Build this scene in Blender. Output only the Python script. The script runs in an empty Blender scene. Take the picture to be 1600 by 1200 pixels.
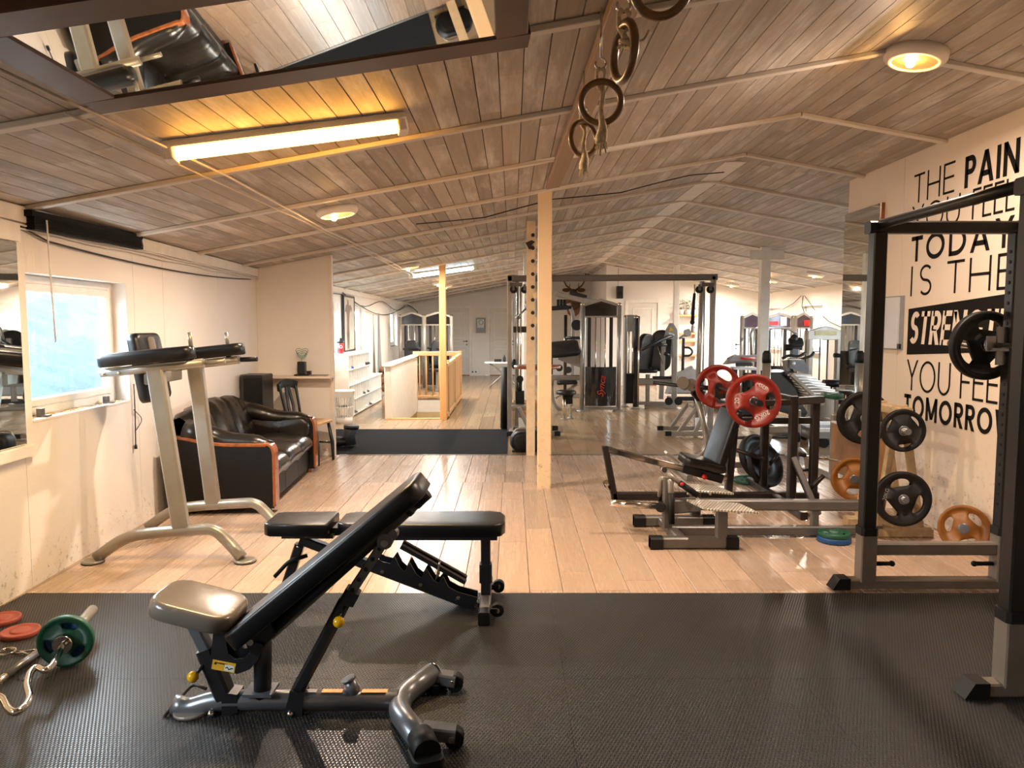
import bpy, math, random
from mathutils import Vector, Matrix
random.seed(7)
SC = bpy.context.scene
COL = SC.collection
R = math.radians
V = Vector

# ------------------------------------------------------------------ camera, world, exposure
FPX = 1150.0
TH = math.atan(92 / FPX)
cam_d = bpy.data.cameras.new('camera')
cam_d.sensor_width = 36.0
cam_d.lens = FPX / 1600 * 36.0
cam_d.clip_start = 0.05
cam = bpy.data.objects.new('camera', cam_d)
COL.objects.link(cam)
cam.location = (0, 0, 1.5)
cam.rotation_euler = (math.pi / 2 - TH, 0, 0)
SC.camera = cam
SC.view_settings.view_transform = 'Standard'
SC.view_settings.look = 'None'
SC.view_settings.gamma = 1
SC.view_settings.use_curve_mapping = False
SC.view_settings.exposure = 1.62
try:
    SC.cycles.max_bounces = 10
    SC.cycles.diffuse_bounces = 5
    SC.cycles.glossy_bounces = 5
    SC.cycles.transparent_max_bounces = 12
    SC.cycles.sample_clamp_indirect = 5
    SC.cycles.use_denoising = True
except Exception:
    pass
SKY = 15.0          # overcast daylight outside
TUBE_W = 26        # watts of the warm tube
ROUND_W = 24       # round ceiling lamps
wd = bpy.data.worlds.new('sky')
SC.world = wd
wd.use_nodes = True
bg = wd.node_tree.nodes['Background']
bg.inputs[0].default_value = (0.84, 0.92, 1.0, 1)
bg.inputs[1].default_value = SKY

# ------------------------------------------------------------------ calibration helpers (pixel of the 1600x1200 frame + real depth -> point in the room)
_c, _s = math.cos(TH), math.sin(TH)
def _ray(px, py):
    u, v = (px - 800) / FPX, (600 - py) / FPX
    return V((u, _c + v * _s, -_s + v * _c))
CAM = V((0, 0, 1.5))
def fl(px, py, z=0.0):
    d = _ray(px, py); return CAM + d * ((z - 1.5) / d.z)
def at(px, py, Y):
    d = _ray(px, py); return CAM + d * (Y / d.y)
def onx(px, py, X):
    d = _ray(px, py); return CAM + d * (X / d.x)
def LX(Y):                      # the left wall is slightly skewed
    return -2.742 - 0.0346 * (Y - 3.83) if Y < 8.4 else -2.90 - 0.004 * (Y - 8.4)
RIDGE_X, RIDGE_Z, SL, SRT = 2.07, 3.02, 0.177, 0.18
def CZ(X):
    return RIDGE_Z - SL * (RIDGE_X - X) if X < RIDGE_X else RIDGE_Z - SRT * (X - RIDGE_X)
def onceil(px, py, off=0.0):
    d = _ray(px, py)
    lo, hi = 0.5, 40.0
    for _ in range(60):
        m = (lo + hi) / 2; p = CAM + d * m
        if p.z < CZ(p.x) - off: lo = m
        else: hi = m
    return CAM + d * lo

# ------------------------------------------------------------------ mesh builder
def chamfer_rect(w, h, c):
    a, b = w / 2, h / 2
    return [(-a + c, -b), (a - c, -b), (a, -b + c), (a, b - c), (a - c, b), (-a + c, b), (-a, b - c), (-a, -b + c)]
def circle2(r, n, ry=None):
    ry = r if ry is None else ry
    return [(r * math.cos(2 * math.pi * i / n), ry * math.sin(2 * math.pi * i / n)) for i in range(n)]
def round_rect(L, W, r, n=5):
    r = min(r, L / 2 - 1e-4, W / 2 - 1e-4)
    o = []
    for cx, cy, a0 in ((L / 2 - r, W / 2 - r, 0), (-L / 2 + r, W / 2 - r, 90), (-L / 2 + r, -W / 2 + r, 180), (L / 2 - r, -W / 2 + r, 270)):
        for i in range(n + 1):
            a = R(a0 + 90 * i / n)
            o.append((cx + r * math.cos(a), cy + r * math.sin(a)))
    return o
def fillet(pts, rad, n=5):
    pts = [V(p) for p in pts]
    out = [pts[0]]
    for i in range(1, len(pts) - 1):
        a, b, c = pts[i - 1], pts[i], pts[i + 1]
        d1, d2 = (a - b), (c - b)
        t = min(rad, d1.length * .48, d2.length * .48)
        p, q = b + d1.normalized() * t, b + d2.normalized() * t
        for k in range(n + 1):
            s = k / n
            out.append(p * (1 - s) ** 2 + b * 2 * s * (1 - s) + q * s * s)
    out.append(pts[-1])
    return out
def frame(o, x, z=(0, 0, 1)):
    o, x = V(o), V(x).normalized()
    z = V(z); y = z.cross(x).normalized(); z = x.cross(y).normalized()
    return Matrix(((x.x, y.x, z.x, o.x), (x.y, y.y, z.y, o.y), (x.z, y.z, z.z, o.z), (0, 0, 0, 1)))
class MB:
    def __init__(s): s.v, s.f, s.sm = [], [], []
    def add(s, vs, fs, smooth=False, M=None):
        b = len(s.v)
        s.v += [(M @ V(p)) if M is not None else V(p) for p in vs]
        for f in fs:
            s.f.append([b + i for i in f]); s.sm.append(smooth)
        return s
    def box(s, c, d, M=None):
        x, y, z = c; a, b, h = d[0] / 2, d[1] / 2, d[2] / 2
        vs = [(x + i * a, y + j * b, z + k * h) for k in (-1, 1) for j in (-1, 1) for i in (-1, 1)]
        return s.add(vs, [(0, 2, 3, 1), (4, 5, 7, 6), (0, 1, 5, 4), (2, 6, 7, 3), (0, 4, 6, 2), (1, 3, 7, 5)], False, M)
    def bb(s, lo, hi, M=None):
        return s.box([(lo[i] + hi[i]) / 2 for i in range(3)], [abs(hi[i] - lo[i]) for i in range(3)], M)
    def sweep(s, prof, path, up=None, smooth=True, closed=False, scale=None, caps=True):
        path = [V(p) for p in path]; n = len(path); m = len(prof)
        vs, fs = [], []
        t0 = (path[1] - path[0]).normalized()
        u = V(up) if up is not None else (V((0, 0, 1)) if abs(t0.z) < .9 else V((1, 0, 0)))
        for i, p in enumerate(path):
            if closed: t = (path[(i + 1) % n] - path[i - 1]).normalized()
            elif i == 0: t = t0
            elif i == n - 1: t = (path[-1] - path[-2]).normalized()
            else: t = ((path[i + 1] - p).normalized() + (p - path[i - 1]).normalized()).normalized()
            x = t.cross(u)
            if x.length < 1e-5: x = t.orthogonal()
            x.normalize(); y = x.cross(t).normalized(); u = y
            k = scale[i] if scale else 1.0
            vs += [p + x * (a * k) + y * (b * k) for a, b in prof]
        rng = n if closed else n - 1
        for i in range(rng):
            j = (i + 1) % n
            for k in range(m):
                l = (k + 1) % m
                fs.append((i * m + k, i * m + l, j * m + l, j * m + k))
        s.add(vs, fs, smooth)
        if not closed and caps:
            b = len(s.v) - n * m
            s.f.append([b + k for k in range(m)][::-1]); s.sm.append(False)
            s.f.append([b + (n - 1) * m + k for k in range(m)]); s.sm.append(False)
        return s
    def tube(s, path, r, n=10, closed=False, scale=None): return s.sweep(circle2(r, n), path, smooth=True, closed=closed, scale=scale)
    def cyl(s, p0, p1, r, n=14): return s.sweep(circle2(r, n), [p0, p1])
    def bar(s, p0, p1, w, h, up=None, ch=None):
        c = min(w, h) * .14 if ch is None else ch
        return s.sweep(chamfer_rect(w, h, c), [p0, p1], up=up, smooth=False)
    def bars(s, path, w, h, up=None): return s.sweep(chamfer_rect(w, h, min(w, h) * .14), path, up=up, smooth=False)
    def lathe(s, prof, M=None, n=24, smooth=True):       # prof: (r, z)
        vs, fs = [], []
        m = len(prof)
        for i in range(n):
            a = 2 * math.pi * i / n
            vs += [(r * math.cos(a), r * math.sin(a), z) for r, z in prof]
        for i in range(n):
            j = (i + 1) % n
            for k in range(m - 1): fs.append((i * m + k, j * m + k, j * m + k + 1, i * m + k + 1))
        s.add(vs, fs, smooth, M)
        b = len(s.v) - n * m
        for k, rev in ((0, True), (m - 1, False)):
            if prof[k][0] > 1e-6:
                f = [b + i * m + k for i in range(n)]
                s.f.append(f[::-1] if rev else f); s.sm.append(False)
        return s
    def ball(s, c, r, n=16, sc=(1, 1, 1)):
        k = n // 2
        prof = [(max(1e-6, r * math.sin(math.pi * i / k)), -r * math.cos(math.pi * i / k)) for i in range(k + 1)]
        prof[0] = (0.0, -r); prof[-1] = (0.0, r)
        return s.lathe(prof, Matrix.Translation(c) @ Matrix.Diagonal((*sc, 1)), n)
    def prism(s, out, z0, z1, M=None, ch=0.0, smooth=False):
        m = len(out)
        cx, cy = sum(p[0] for p in out) / m, sum(p[1] for p in out) / m
        def ring(z, k):
            if not k: return [(x, y, z) for x, y in out]
            r = []
            for i in range(m):
                a, b, c = V(out[i - 1]), V(out[i]), V(out[(i + 1) % m])
                d = ((b - a).normalized() + (c - b).normalized())
                nrm = V((-d.y, d.x)); nrm = nrm.normalized() if nrm.length > 1e-6 else V((0, 0))
                q = b + nrm * k
                r.append((q.x, q.y, z))
            return r
        rings = [ring(z0, ch), ring(z0 + ch, 0), ring(z1 - ch, 0), ring(z1, ch)] if ch else [ring(z0, 0), ring(z1, 0)]
        vs = sum(rings, []); fs = []
        for i in range(len(rings) - 1):
            for k in range(m):
                l = (k + 1) % m
                fs.append((i * m + k, i * m + l, (i + 1) * m + l, (i + 1) * m + k))
        s.add(vs, fs, smooth, M)
        b = len(s.v) - len(vs); e = b + (len(rings) - 1) * m
        s.f.append([b + k for k in range(m)][::-1]); s.sm.append(False)
        s.f.append([e + k for k in range(m)]); s.sm.append(False)
        return s
    def pad(s, M, L, W, T, cr=.05, er=.02, crown=.008, out=None):
        """upholstered pad: outline in local xy, thickness along z from 0 to T, soft edges and a slight crown"""
        out = out or round_rect(L, W, cr)
        m = len(out)
        lev = [(0, er * .5), (er * .25, 0), (T - er, 0)]
        for i in range(1, 5):
            a = R(90 * i / 4); lev.append((T - er + er * math.sin(a), er * (1 - math.cos(a))))
        rings = []
        for z, k in lev:
            r = []
            for i in range(m):
                a, b, c = V(out[i - 1]), V(out[i]), V(out[(i + 1) % m])
                d = ((b - a).normalized() + (c - b).normalized()); nrm = V((-d.y, d.x)).normalized()
                q = b + nrm * k
                r.append((q.x, q.y, z))
            rings.append(r)
        last = rings[-1]
        cx, cy = sum(p[0] for p in last) / m, sum(p[1] for p in last) / m
        for k in (.6, .25): rings.append([(cx + (x - cx) * k, cy + (y - cy) * k, T + crown * (1 - k)) for x, y, z in last])
        vs = sum(rings, []); fs = []
        for i in range(len(rings) - 1):
            for k in range(m):
                l = (k + 1) % m
                fs.append((i * m + k, i * m + l, (i + 1) * m + l, (i + 1) * m + k))
        s.add(vs, fs, True, M)
        b = len(s.v) - len(vs); e = b + (len(rings) - 1) * m
        s.f.append([e + k for k in range(m)]); s.sm.append(True)
        s.f.append([b + k for k in range(m)][::-1]); s.sm.append(False)
        return s
    def mesh(s, name, off=None, inv=None):
        me = bpy.data.meshes.new(name)
        vs = s.v
        if inv is not None: vs = [inv @ p for p in vs]
        elif off is not None: vs = [p - off for p in vs]
        me.from_pydata([tuple(p) for p in vs], [], s.f)
        me.polygons.foreach_set('use_smooth', s.sm)
        me.update()
        return me

ROOT = {}           # world matrices of the things (built before the depsgraph runs)
def tag(o, label=None, cat=None, group=None, kind=None):
    if label: o['label'] = label
    if cat: o['category'] = cat
    if group: o['group'] = group
    if kind: o['kind'] = kind
    return o
def thing(name, label, cat, loc, group=None, rz=0.0):
    o = bpy.data.objects.new(name, None); COL.objects.link(o)
    o.location = loc; o.rotation_euler = (0, 0, rz); o.empty_display_size = .1
    ROOT[o.name] = Matrix.Translation(V(loc)) @ Matrix.Rotation(rz, 4, 'Z')
    return tag(o, label, cat, group)
def part(name, mb, mat, parent, label=None, kind=None, local=False):
    """mb in world coordinates unless local (then in the parent's own frame)"""
    W = ROOT.get(parent.name) if parent is not None else None
    me = mb.mesh(name, inv=None if (local or W is None) else W.inverted())
    me.materials.append(mat)
    o = bpy.data.objects.new(name, me); COL.objects.link(o)
    if parent is not None:
        o.parent = parent
        ROOT[o.name] = W if W is not None else Matrix()
    return tag(o, label, None, None, kind)
def solo(name, mb, mat, label, cat, loc, group=None, kind=None):
    """a thing that is one mesh"""
    me = mb.mesh(name, off=V(loc)); me.materials.append(mat)
    o = bpy.data.objects.new(name, me); COL.objects.link(o); o.location = loc
    ROOT[o.name] = Matrix.Translation(V(loc))
    return tag(o, label, cat, group, kind)
def struct(name, mb, mat, parent=None):
    me = mb.mesh(name); me.materials.append(mat)
    o = bpy.data.objects.new(name, me); COL.objects.link(o)
    ROOT[o.name] = Matrix()
    if parent is not None: o.parent = parent
    else: o['kind'] = 'structure'
    return o
def words3(name, body, M, size, mat, parent, depth=.001, shear=0.0, align='CENTER', space=1.0):
    cu = bpy.data.curves.new(name, 'FONT'); cu.body = body; cu.size = size; cu.extrude = depth
    cu.align_x = align; cu.align_y = 'CENTER'; cu.shear = shear; cu.space_character = space
    cu.resolution_u = 3
    cu.materials.append(mat)
    tmp = bpy.data.objects.new('text_source', cu)
    me = bpy.data.meshes.new_from_object(tmp); me.name = name
    bpy.data.objects.remove(tmp); bpy.data.curves.remove(cu)
    if not me.materials: me.materials.append(mat)
    o = bpy.data.objects.new(name, me); COL.objects.link(o)
    o['kind'] = 'stuff'
    W = ROOT.get(parent.name, Matrix())
    o.parent = parent
    o.matrix_local = W.inverted() @ M
    return o

# ------------------------------------------------------------------ materials
def lin(h):
    h = h.lstrip('#'); r = []
    for i in (0, 2, 4):
        c = int(h[i:i + 2], 16) / 255
        r.append(c / 12.92 if c <= .04045 else ((c + .055) / 1.055) ** 2.4)
    return (*r, 1)
class NT:
    def __init__(s, name):
        s.m = bpy.data.materials.new(name); s.m.use_nodes = True
        s.t = s.m.node_tree; s.b = s.t.nodes['Principled BSDF']; s.out = s.t.nodes['Material Output']
    def n(s, typ, **kw):
        o = s.t.nodes.new(typ)
        for k, v in kw.items(): setattr(o, k, v)
        return o
    def l(s, a, b): s.t.links.new(a, b)
    def math(s, op, a, b=None, clamp=False):
        o = s.n('ShaderNodeMath', operation=op, use_clamp=clamp)
        for i, v in enumerate((a, b)):
            if v is None: continue
            if isinstance(v, (int, float)): o.inputs[i].default_value = v
            else: s.l(v, o.inputs[i])
        return o.outputs[0]
    def pos(s, scale=(1, 1, 1), obj=False):
        g = s.n('ShaderNodeTexCoord') if obj else s.n('ShaderNodeNewGeometry')
        mp = s.n('ShaderNodeMapping'); mp.inputs['Scale'].default_value = scale
        s.l(g.outputs['Object' if obj else 'Position'], mp.inputs['Vector'])
        return mp
    def noise(s, vec, scale, detail=3, rough=.55):
        o = s.n('ShaderNodeTexNoise'); o.inputs['Scale'].default_value = scale
        o.inputs['Detail'].default_value = detail; o.inputs['Roughness'].default_value = rough
        s.l(vec, o.inputs['Vector']); return o.outputs['Fac']
    def ramp(s, fac, stops):
        o = s.n('ShaderNodeValToRGB'); e = o.color_ramp.elements
        while len(e) < len(stops): e.new(.5)
        for i, (p, c) in enumerate(stops): e[i].position = p; e[i].color = c
        s.l(fac, o.inputs[0]); return o.outputs[0]
    def mix(s, fac, a, b, typ='MIX'):
        o = s.n('ShaderNodeMix', data_type='RGBA', blend_type=typ)
        for k, v in ((0, fac), (6, a), (7, b)):
            if isinstance(v, (int, float, tuple)): o.inputs[k].default_value = v
            else: s.l(v, o.inputs[k])
        return o.outputs[2]
    def bump(s, h, strength, dist=.01):
        o = s.n('ShaderNodeBump'); o.inputs['Strength'].default_value = strength; o.inputs['Distance'].default_value = dist
        s.l(h, o.inputs['Height']); s.l(o.outputs[0], s.b.inputs['Normal'])
def M(name, col, rough=.5, metal=0.0, var=.12, scale=9, bump=0.0, bscale=60, coat=0.0, spec=.5, rv=.08):
    t = NT(name); c = lin(col)
    p = t.pos(obj=True).outputs[0]
    f = t.noise(p, scale)
    dk = tuple(x * (1 - var) for x in c[:3]) + (1,); lt = tuple(min(1, x * (1 + var)) for x in c[:3]) + (1,)
    t.l(t.ramp(f, [(.3, dk), (.7, lt)]), t.b.inputs['Base Color'])
    t.l(t.math('MULTIPLY_ADD', f, rv) if False else t.math('ADD', t.math('MULTIPLY', f, rv * 2), max(.02, rough - rv)), t.b.inputs['Roughness'])
    t.b.inputs['Metallic'].default_value = metal
    t.b.inputs['Specular IOR Level'].default_value = spec
    if coat: t.b.inputs['Coat Weight'].default_value = coat; t.b.inputs['Coat Roughness'].default_value = .15
    if bump: t.bump(t.noise(p, bscale, 2), bump, .004)
    return t.m
def emis(name, col, strength):
    t = NT(name)
    t.b.inputs['Base Color'].default_value = lin(col)
    t.b.inputs['Emission Color'].default_value = lin(col)
    t.b.inputs['Emission Strength'].default_value = strength
    return t.m
def boardmat(name, c_dark, c_mid, c_light, rough, axis='Y', grain=.5, white=None, wamt=.5, bmp=.12):
    t = NT(name)
    oi = t.n('ShaderNodeObjectInfo').outputs['Random']
    ge = t.n('ShaderNodeNewGeometry')
    rnd = t.math('FRACT', t.math('ADD', t.math('MULTIPLY', oi, 7.31), ge.outputs['Random Per Island']))
    cb = t.n('ShaderNodeCombineXYZ'); t.l(t.math('MULTIPLY', rnd, 37.0), cb.inputs[2])
    va = t.n('ShaderNodeVectorMath', operation='ADD'); t.l(ge.outputs['Position'], va.inputs[0]); t.l(cb.outputs[0], va.inputs[1])
    def mp(sc):
        m = t.n('ShaderNodeMapping'); m.inputs['Scale'].default_value = sc; t.l(va.outputs[0], m.inputs['Vector']); return m.outputs[0]
    lo = (1.0, .035, 1) if axis == 'Y' else (.035, 1, 1)
    g = t.noise(mp(tuple(x * 34 if x == 1.0 and i != 2 else x * (34 if i != 2 else 1) for i, x in enumerate(lo))), 1.0, 5, .65)
    big = t.noise(mp(tuple(x * (6 if i != 2 else 1) for i, x in enumerate(lo))), 1.0, 3)
    col = t.ramp(g, [(.25, lin(c_dark)), (.5, lin(c_mid)), (.75, lin(c_light))])
    sh = t.ramp(rnd, [(0, (.80, .80, .80, 1)), (1, (1.12, 1.1, 1.08, 1))])
    col = t.mix(grain, t.ramp(big, [(.3, lin(c_mid)), (.7, lin(c_light))]), col)
    col = t.mix(1.0, col, sh, 'MULTIPLY')
    if white:
        w = t.noise(mp((3, .55, 1) if axis == 'Y' else (.55, 3, 1)), 1.6, 6, .7)
        w2 = t.noise(mp((60, 4, 1)), 1.0, 2)
        k = t.math('MULTIPLY', t.ramp(w, [(.48, (0, 0, 0, 1)), (.68, (1, 1, 1, 1))]), t.math('ADD', t.math('MULTIPLY', w2, .9), .15))
        col = t.mix(t.math('MULTIPLY', k, wamt, True), col, lin(white))
    t.l(col, t.b.inputs['Base Color'])
    t.l(t.math('ADD', t.math('MULTIPLY', g, .14), rough - .07), t.b.inputs['Roughness'])
    t.bump(g, bmp, .002)
    return t.m
def wallmat(name, col, dirt='#8c7c6c', dirtline=.32, bump=.25, rough=.75):
    t = NT(name)
    p = t.pos().outputs[0]
    big = t.noise(p, 1.3, 4); fine = t.noise(p, 45, 4, .7); sp = t.noise(p, 26, 5, .75)
    c = lin(col)
    base = t.ramp(big, [(.3, tuple(x * .93 for x in c[:3]) + (1,)), (.7, c)])
    sx = t.n('ShaderNodeSeparateXYZ'); t.l(p, sx.inputs[0])
    low = t.math('SUBTRACT', 1.0, t.math('DIVIDE', sx.outputs['Z'], dirtline), True)
    k = t.math('MULTIPLY', t.ramp(sp, [(.56, (0, 0, 0, 1)), (.66, (1, 1, 1, 1))]), t.math('MULTIPLY', low, .9))
    t.l(t.mix(k, base, lin(dirt)), t.b.inputs['Base Color'])
    t.b.inputs['Roughness'].default_value = rough
    t.bump(fine, bump, .006)
    return t.m
MT = {}
MT['wall'] = wallmat('painted_wall', '#EAE3DA')
MT['wall_right'] = wallmat('painted_wall_right', '#E4D6C6', '#5a4a3c', .75, .15)
MT['white'] = M('white_paint', '#E8E2D8', .5, var=.06)
MT['plastic_white'] = M('white_plastic', '#EDEBE6', .35, var=.04)
MT['ceil'] = boardmat('whitewashed_boards', '#867a6c', '#a5998b', '#bbb0a3', .6, white='#f0ece6', wamt=.9)
MT['batten'] = boardmat('painted_batten', '#cfc5b6', '#dbd2c6', '#e6dfd5', .55, axis='X')
MT['floor'] = boardmat('light_oak_laminate', '#a48d79', '#af9783', '#baa390', .27, grain=.4, bmp=.02)
MT['floor_back'] = boardmat('brown_parquet', '#957a5c', '#9c8163', '#a4896b', .2, grain=.3, bmp=.01)
MT['slab'] = M('subfloor', '#6b5a48', .8)
MT['pine'] = boardmat('pine', '#c08a52', '#d6a46a', '#e2b982', .5)
MT['pine_post'] = M('painted_pine', '#E2C8A4', .5, var=.1, scale=14, bump=.1)
MT['darkwood'] = boardmat('dark_wood', '#33211a', '#472f20', '#5a3d29', .36, axis='X')
MT['redwood'] = M('varnished_red_wood', '#8a4a22', .3, var=.25, scale=20, coat=.4)
MT['ply'] = M('plywood', '#9a6c42', .55, var=.15, scale=6)
MT['black'] = M('black_powder_coat', '#17171a', .38, var=.2)
MT['gunmetal'] = M('gunmetal', '#74767b', .32, .6, var=.12)
MT['steel'] = M('silver_powder_coat', '#9a938a', .36, .55, var=.08)
MT['champagne'] = M('champagne_metal', '#98938a', .34, .5, var=.08)
MT['grey'] = M('grey_metal_paint', '#66625f', .4, .35, var=.08)
MT['chrome'] = M('chrome', '#d8d4cc', .1, 1.0, var=.05, rv=.04)
MT['leather'] = M('black_vinyl', '#0f0f12', .36, var=.15, bump=.1, bscale=220)
MT['leather_grey'] = M('worn_grey_vinyl', '#6a6056', .27, var=.03, bump=.06, bscale=260, coat=.2, rv=.02)
MT['sofa'] = M('black_leather', '#18140f', .30, var=.3, scale=5, bump=.5, bscale=18)
MT['sofa_side'] = M('black_leather_side', '#0b0909', .5, spec=.3, var=.2, bump=.1, bscale=160)
MT['rubber'] = M('black_rubber', '#0c0c0d', .55, var=.2, spec=.35)
MT['rubber_red'] = M('red_rubber', '#7e1b0f', .42, var=.14)
MT['rubber_orange'] = M('orange_rubber', '#85500f', .5, var=.2)
MT['rubber_green'] = M('green_rubber', '#12503c', .42, var=.14)
MT['rubber_blue'] = M('blue_rubber', '#1c4f8c', .45, var=.12)
MT['rubber_pink'] = M('salmon_rubber', '#98483b', .5, var=.12)
MT['yellow'] = M('yellow_plastic', '#e2a90c', .25, var=.05)
MT['red'] = M('red_plastic', '#c01a1a', .35, var=.05)
MT['rope'] = M('hemp_rope', '#cdb898', .85, var=.3, scale=60, bump=.6, bscale=150)
MT['ringwood'] = M('ring_wood', '#6d4a22', .35, var=.2, scale=25, coat=.3)
MT['doorshaded'] = M('door_white_shaded', '#d9d3c8', .45, var=.04)  # leaf colour greyed so slight shading sets it off from the frame
MT['vinyl'] = M('black_wall_vinyl', '#14110f', .85, var=.06, spec=.2)
MT['rug'] = M('dark_rug', '#0e0e10', .95, spec=.15, var=.25, scale=40, bump=.4, bscale=300)
MT['beige_paint'] = M('beige_wall_paint', '#E4D6C6', .6, var=.05)
MT['stairwall'] = M('stairwell_paint', '#c9b184', .7, var=.06)
MT['fabric_blue'] = M('blue_fabric', '#2a4fa8', .8)
MT['shoe_dark'] = M('dark_shoe', '#23242b', .6, var=.3)
MT['shoe_white'] = M('white_shoe', '#d9d7d2', .55, var=.1)
MT['deer'] = M('deer_fur', '#6b4a2c', .85, var=.3, scale=30)
MT['antler'] = M('antler', '#5a4630', .6, var=.25)
MT['leaf'] = M('leaf', '#5f6f45', .6, var=.35, scale=30)
MT['dark_screen'] = M('tinted_acrylic', '#0d0b0c', .12, var=.3, coat=.5)
MT['purple_screen'] = M('dark_placard', '#3a2030', .15, var=.5, scale=5)
MT['lightpanel'] = M('lcd_placard', '#d8cf9a', .4)
MT['sticker'] = M('orange_sticker', '#c9803a', .5, var=.3, scale=40)
MT['label_yellow'] = M('yellow_sticker', '#d9a52c', .5, var=.05)
MT['label_white'] = M('white_print', '#d8d8d4', .5, var=.03)
MT['logo_red'] = M('red_print', '#b3201c', .45, var=.04)
MT['greyprint'] = M('grey_print', '#8d8d8d', .5, var=.04)
MT['tread'] = None
t = NT('mirror_glass'); t.b.inputs['Base Color'].default_value = (.86, .90, .88, 1); t.b.inputs['Metallic'].default_value = 1; t.b.inputs['Roughness'].default_value = .015
MT['mirror'] = t.m
t = NT('window_glass')
gl = t.n('ShaderNodeBsdfGlossy'); gl.inputs['Roughness'].default_value = .02
tr = t.n('ShaderNodeBsdfTransparent'); tr.inputs['Color'].default_value = (.93, .97, .98, 1)
lw = t.n('ShaderNodeLayerWeight'); lw.inputs['Blend'].default_value = .5
mx = t.n('ShaderNodeMixShader'); t.l(t.math('ADD', t.math('MULTIPLY', t.math('POWER', lw.outputs['Facing'], 4.0), .5), .03), mx.inputs[0]); t.l(tr.outputs[0], mx.inputs[1]); t.l(gl.outputs[0], mx.inputs[2]); t.l(mx.outputs[0], t.out.inputs['Surface'])
MT['glass'] = t.m
# interlocking gym mat with a fine raised tread
t = NT('gym_mat_tread')
p = t.pos((1, 1, 1)).outputs[0]
def _wave(rot, sc):
    m = t.n('ShaderNodeMapping'); m.inputs['Rotation'].default_value = (0, 0, R(rot)); m.inputs['Scale'].default_value = (sc, sc * .5, 1)
    t.l(p, m.inputs['Vector'])
    x = t.n('ShaderNodeSeparateXYZ'); t.l(m.outputs[0], x.inputs[0])
    return t.math('MULTIPLY', t.math('SINE', x.outputs[0]), t.math('SINE', x.outputs[1]))
w = t.math('MAXIMUM', _wave(45, 320), _wave(-45, 320))
h = t.math('MULTIPLY', t.math('SUBTRACT', w, .25), 2.2, True)
n = t.noise(p, 3, 3)
t.l(t.mix(h, t.ramp(n, [(.3, lin('#100f0e')), (.7, lin('#171514'))]), lin('#2b2826')), t.b.inputs['Base Color'])  # raised tread is coloured lighter to stand for its specular sheen
t.l(t.math('SUBTRACT', .58, t.math('MULTIPLY', h, .28)), t.b.inputs['Roughness'])
t.b.inputs['Specular IOR Level'].default_value = .6
t.bump(h, 1.0, .005)
MT['mat'] = t.m
# diamond tread plate of the rower's footrests
t = NT('tread_plate'); p = t.pos(obj=True).outputs[0]
w = t.math('MAXIMUM', _wave(45, 210), _wave(-45, 210))
t.b.inputs['Metallic'].default_value = .6; t.b.inputs['Roughness'].default_value = .3
t.l(t.mix(t.math('MULTIPLY', w, 2.0, True), lin('#8a7f70'), lin('#f0e8da')), t.b.inputs['Base Color'])
t.bump(t.math('MULTIPLY', w, 2.0, True), 1.0, .006)
MT['tread'] = t.m
# ceiling lamps
MT['tube_glow'] = emis('warm_tube', '#ffb648', 14)
MT['tube_cool'] = emis('cool_tube', '#cdeeff', 12)
MT['bulb'] = emis('warm_bulb', '#ffc070', 130)
t = NT('lamp_dish_glow'); t.b.inputs['Base Color'].default_value = lin('#8a7350'); t.b.inputs['Roughness'].default_value = .3
t.b.inputs['Transmission Weight'].default_value = .0; t.b.inputs['Emission Color'].default_value = lin('#ffb860'); t.b.inputs['Emission Strength'].default_value = .1  # faint emission on the reflector dish stands for bulb light falling on it
MT['dishglow'] = t.m
MT['lampbase'] = M('lamp_base', '#E6DDD0', .4, var=.05)

# ================================================================== THE ROOM
XR, YS, YB, YBR, XRR, YCAM = 3.13, 6.95, 22.0, 18.3, 6.2, -1.6
HX0, HX1, HY0, HY1 = -1.95, -1.09, 11.70, 15.0       # stairwell
# ---- floor
m = MB()
for lo, hi in (((-3.2, YCAM - .1, -.14), (6.4, 3.9, -.001)), ((-3.2, 3.9, -.14), (6.4, HY0, -.013)), ((-3.2, HY0, -.14), (HX0, HY1, -.013)),
               ((HX1, HY0, -.14), (6.4, HY1, -.013)), ((-3.2, HY1, -.14), (6.4, YB + .2, -.013))):
    m.bb(lo, hi)
floor = struct('floor', m, MT['slab'])
PROF = [(-.5, 0), (.5, 0), (.5, .75), (.488, 1), (-.488, 1), (-.5, .75)]
def board_geo(down=False):
    s = -1 if down else 1
    vs = [(a, y, b * s) for y in (-.5, .5) for a, b in PROF]
    fs = [(k, (k + 1) % 6, 6 + (k + 1) % 6, 6 + k) for k in range(6)] + [tuple(range(5, -1, -1)), tuple(range(6, 12))]
    if not down: fs = [f[::-1] for f in fs]
    return vs, fs
_bm = {}
def unit_board(mat, down=False):
    k = (mat.name, down)
    if k not in _bm:
        me = bpy.data.meshes.new('board'); v, f = board_geo(down); me.from_pydata(v, [], f); me.update(); me.materials.append(mat); _bm[k] = me
    return _bm[k]
def lay(name, parent, mat, c, w, L, th, roty=0.0, down=False):
    o = bpy.data.objects.new(name, unit_board(mat, down)); COL.objects.link(o)
    o.location = c; o.scale = (w, L, th); o.rotation_euler = (0, roty, 0); o.parent = parent
    return o
def lay_stuff(mb, c, w, L, th, roty=0.0, down=False):
    v, f = board_geo(down)
    mb.add(v, f, False, Matrix.Translation(c) @ Matrix.Rotation(roty, 4, 'Y') @ Matrix.Diagonal((w, L, th, 1)))
def columns(x0, x1, w):
    n = max(1, round((x1 - x0) / w)); w = (x1 - x0) / n
    return [(x0 + (i + .5) * w, w) for i in range(n)]
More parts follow.
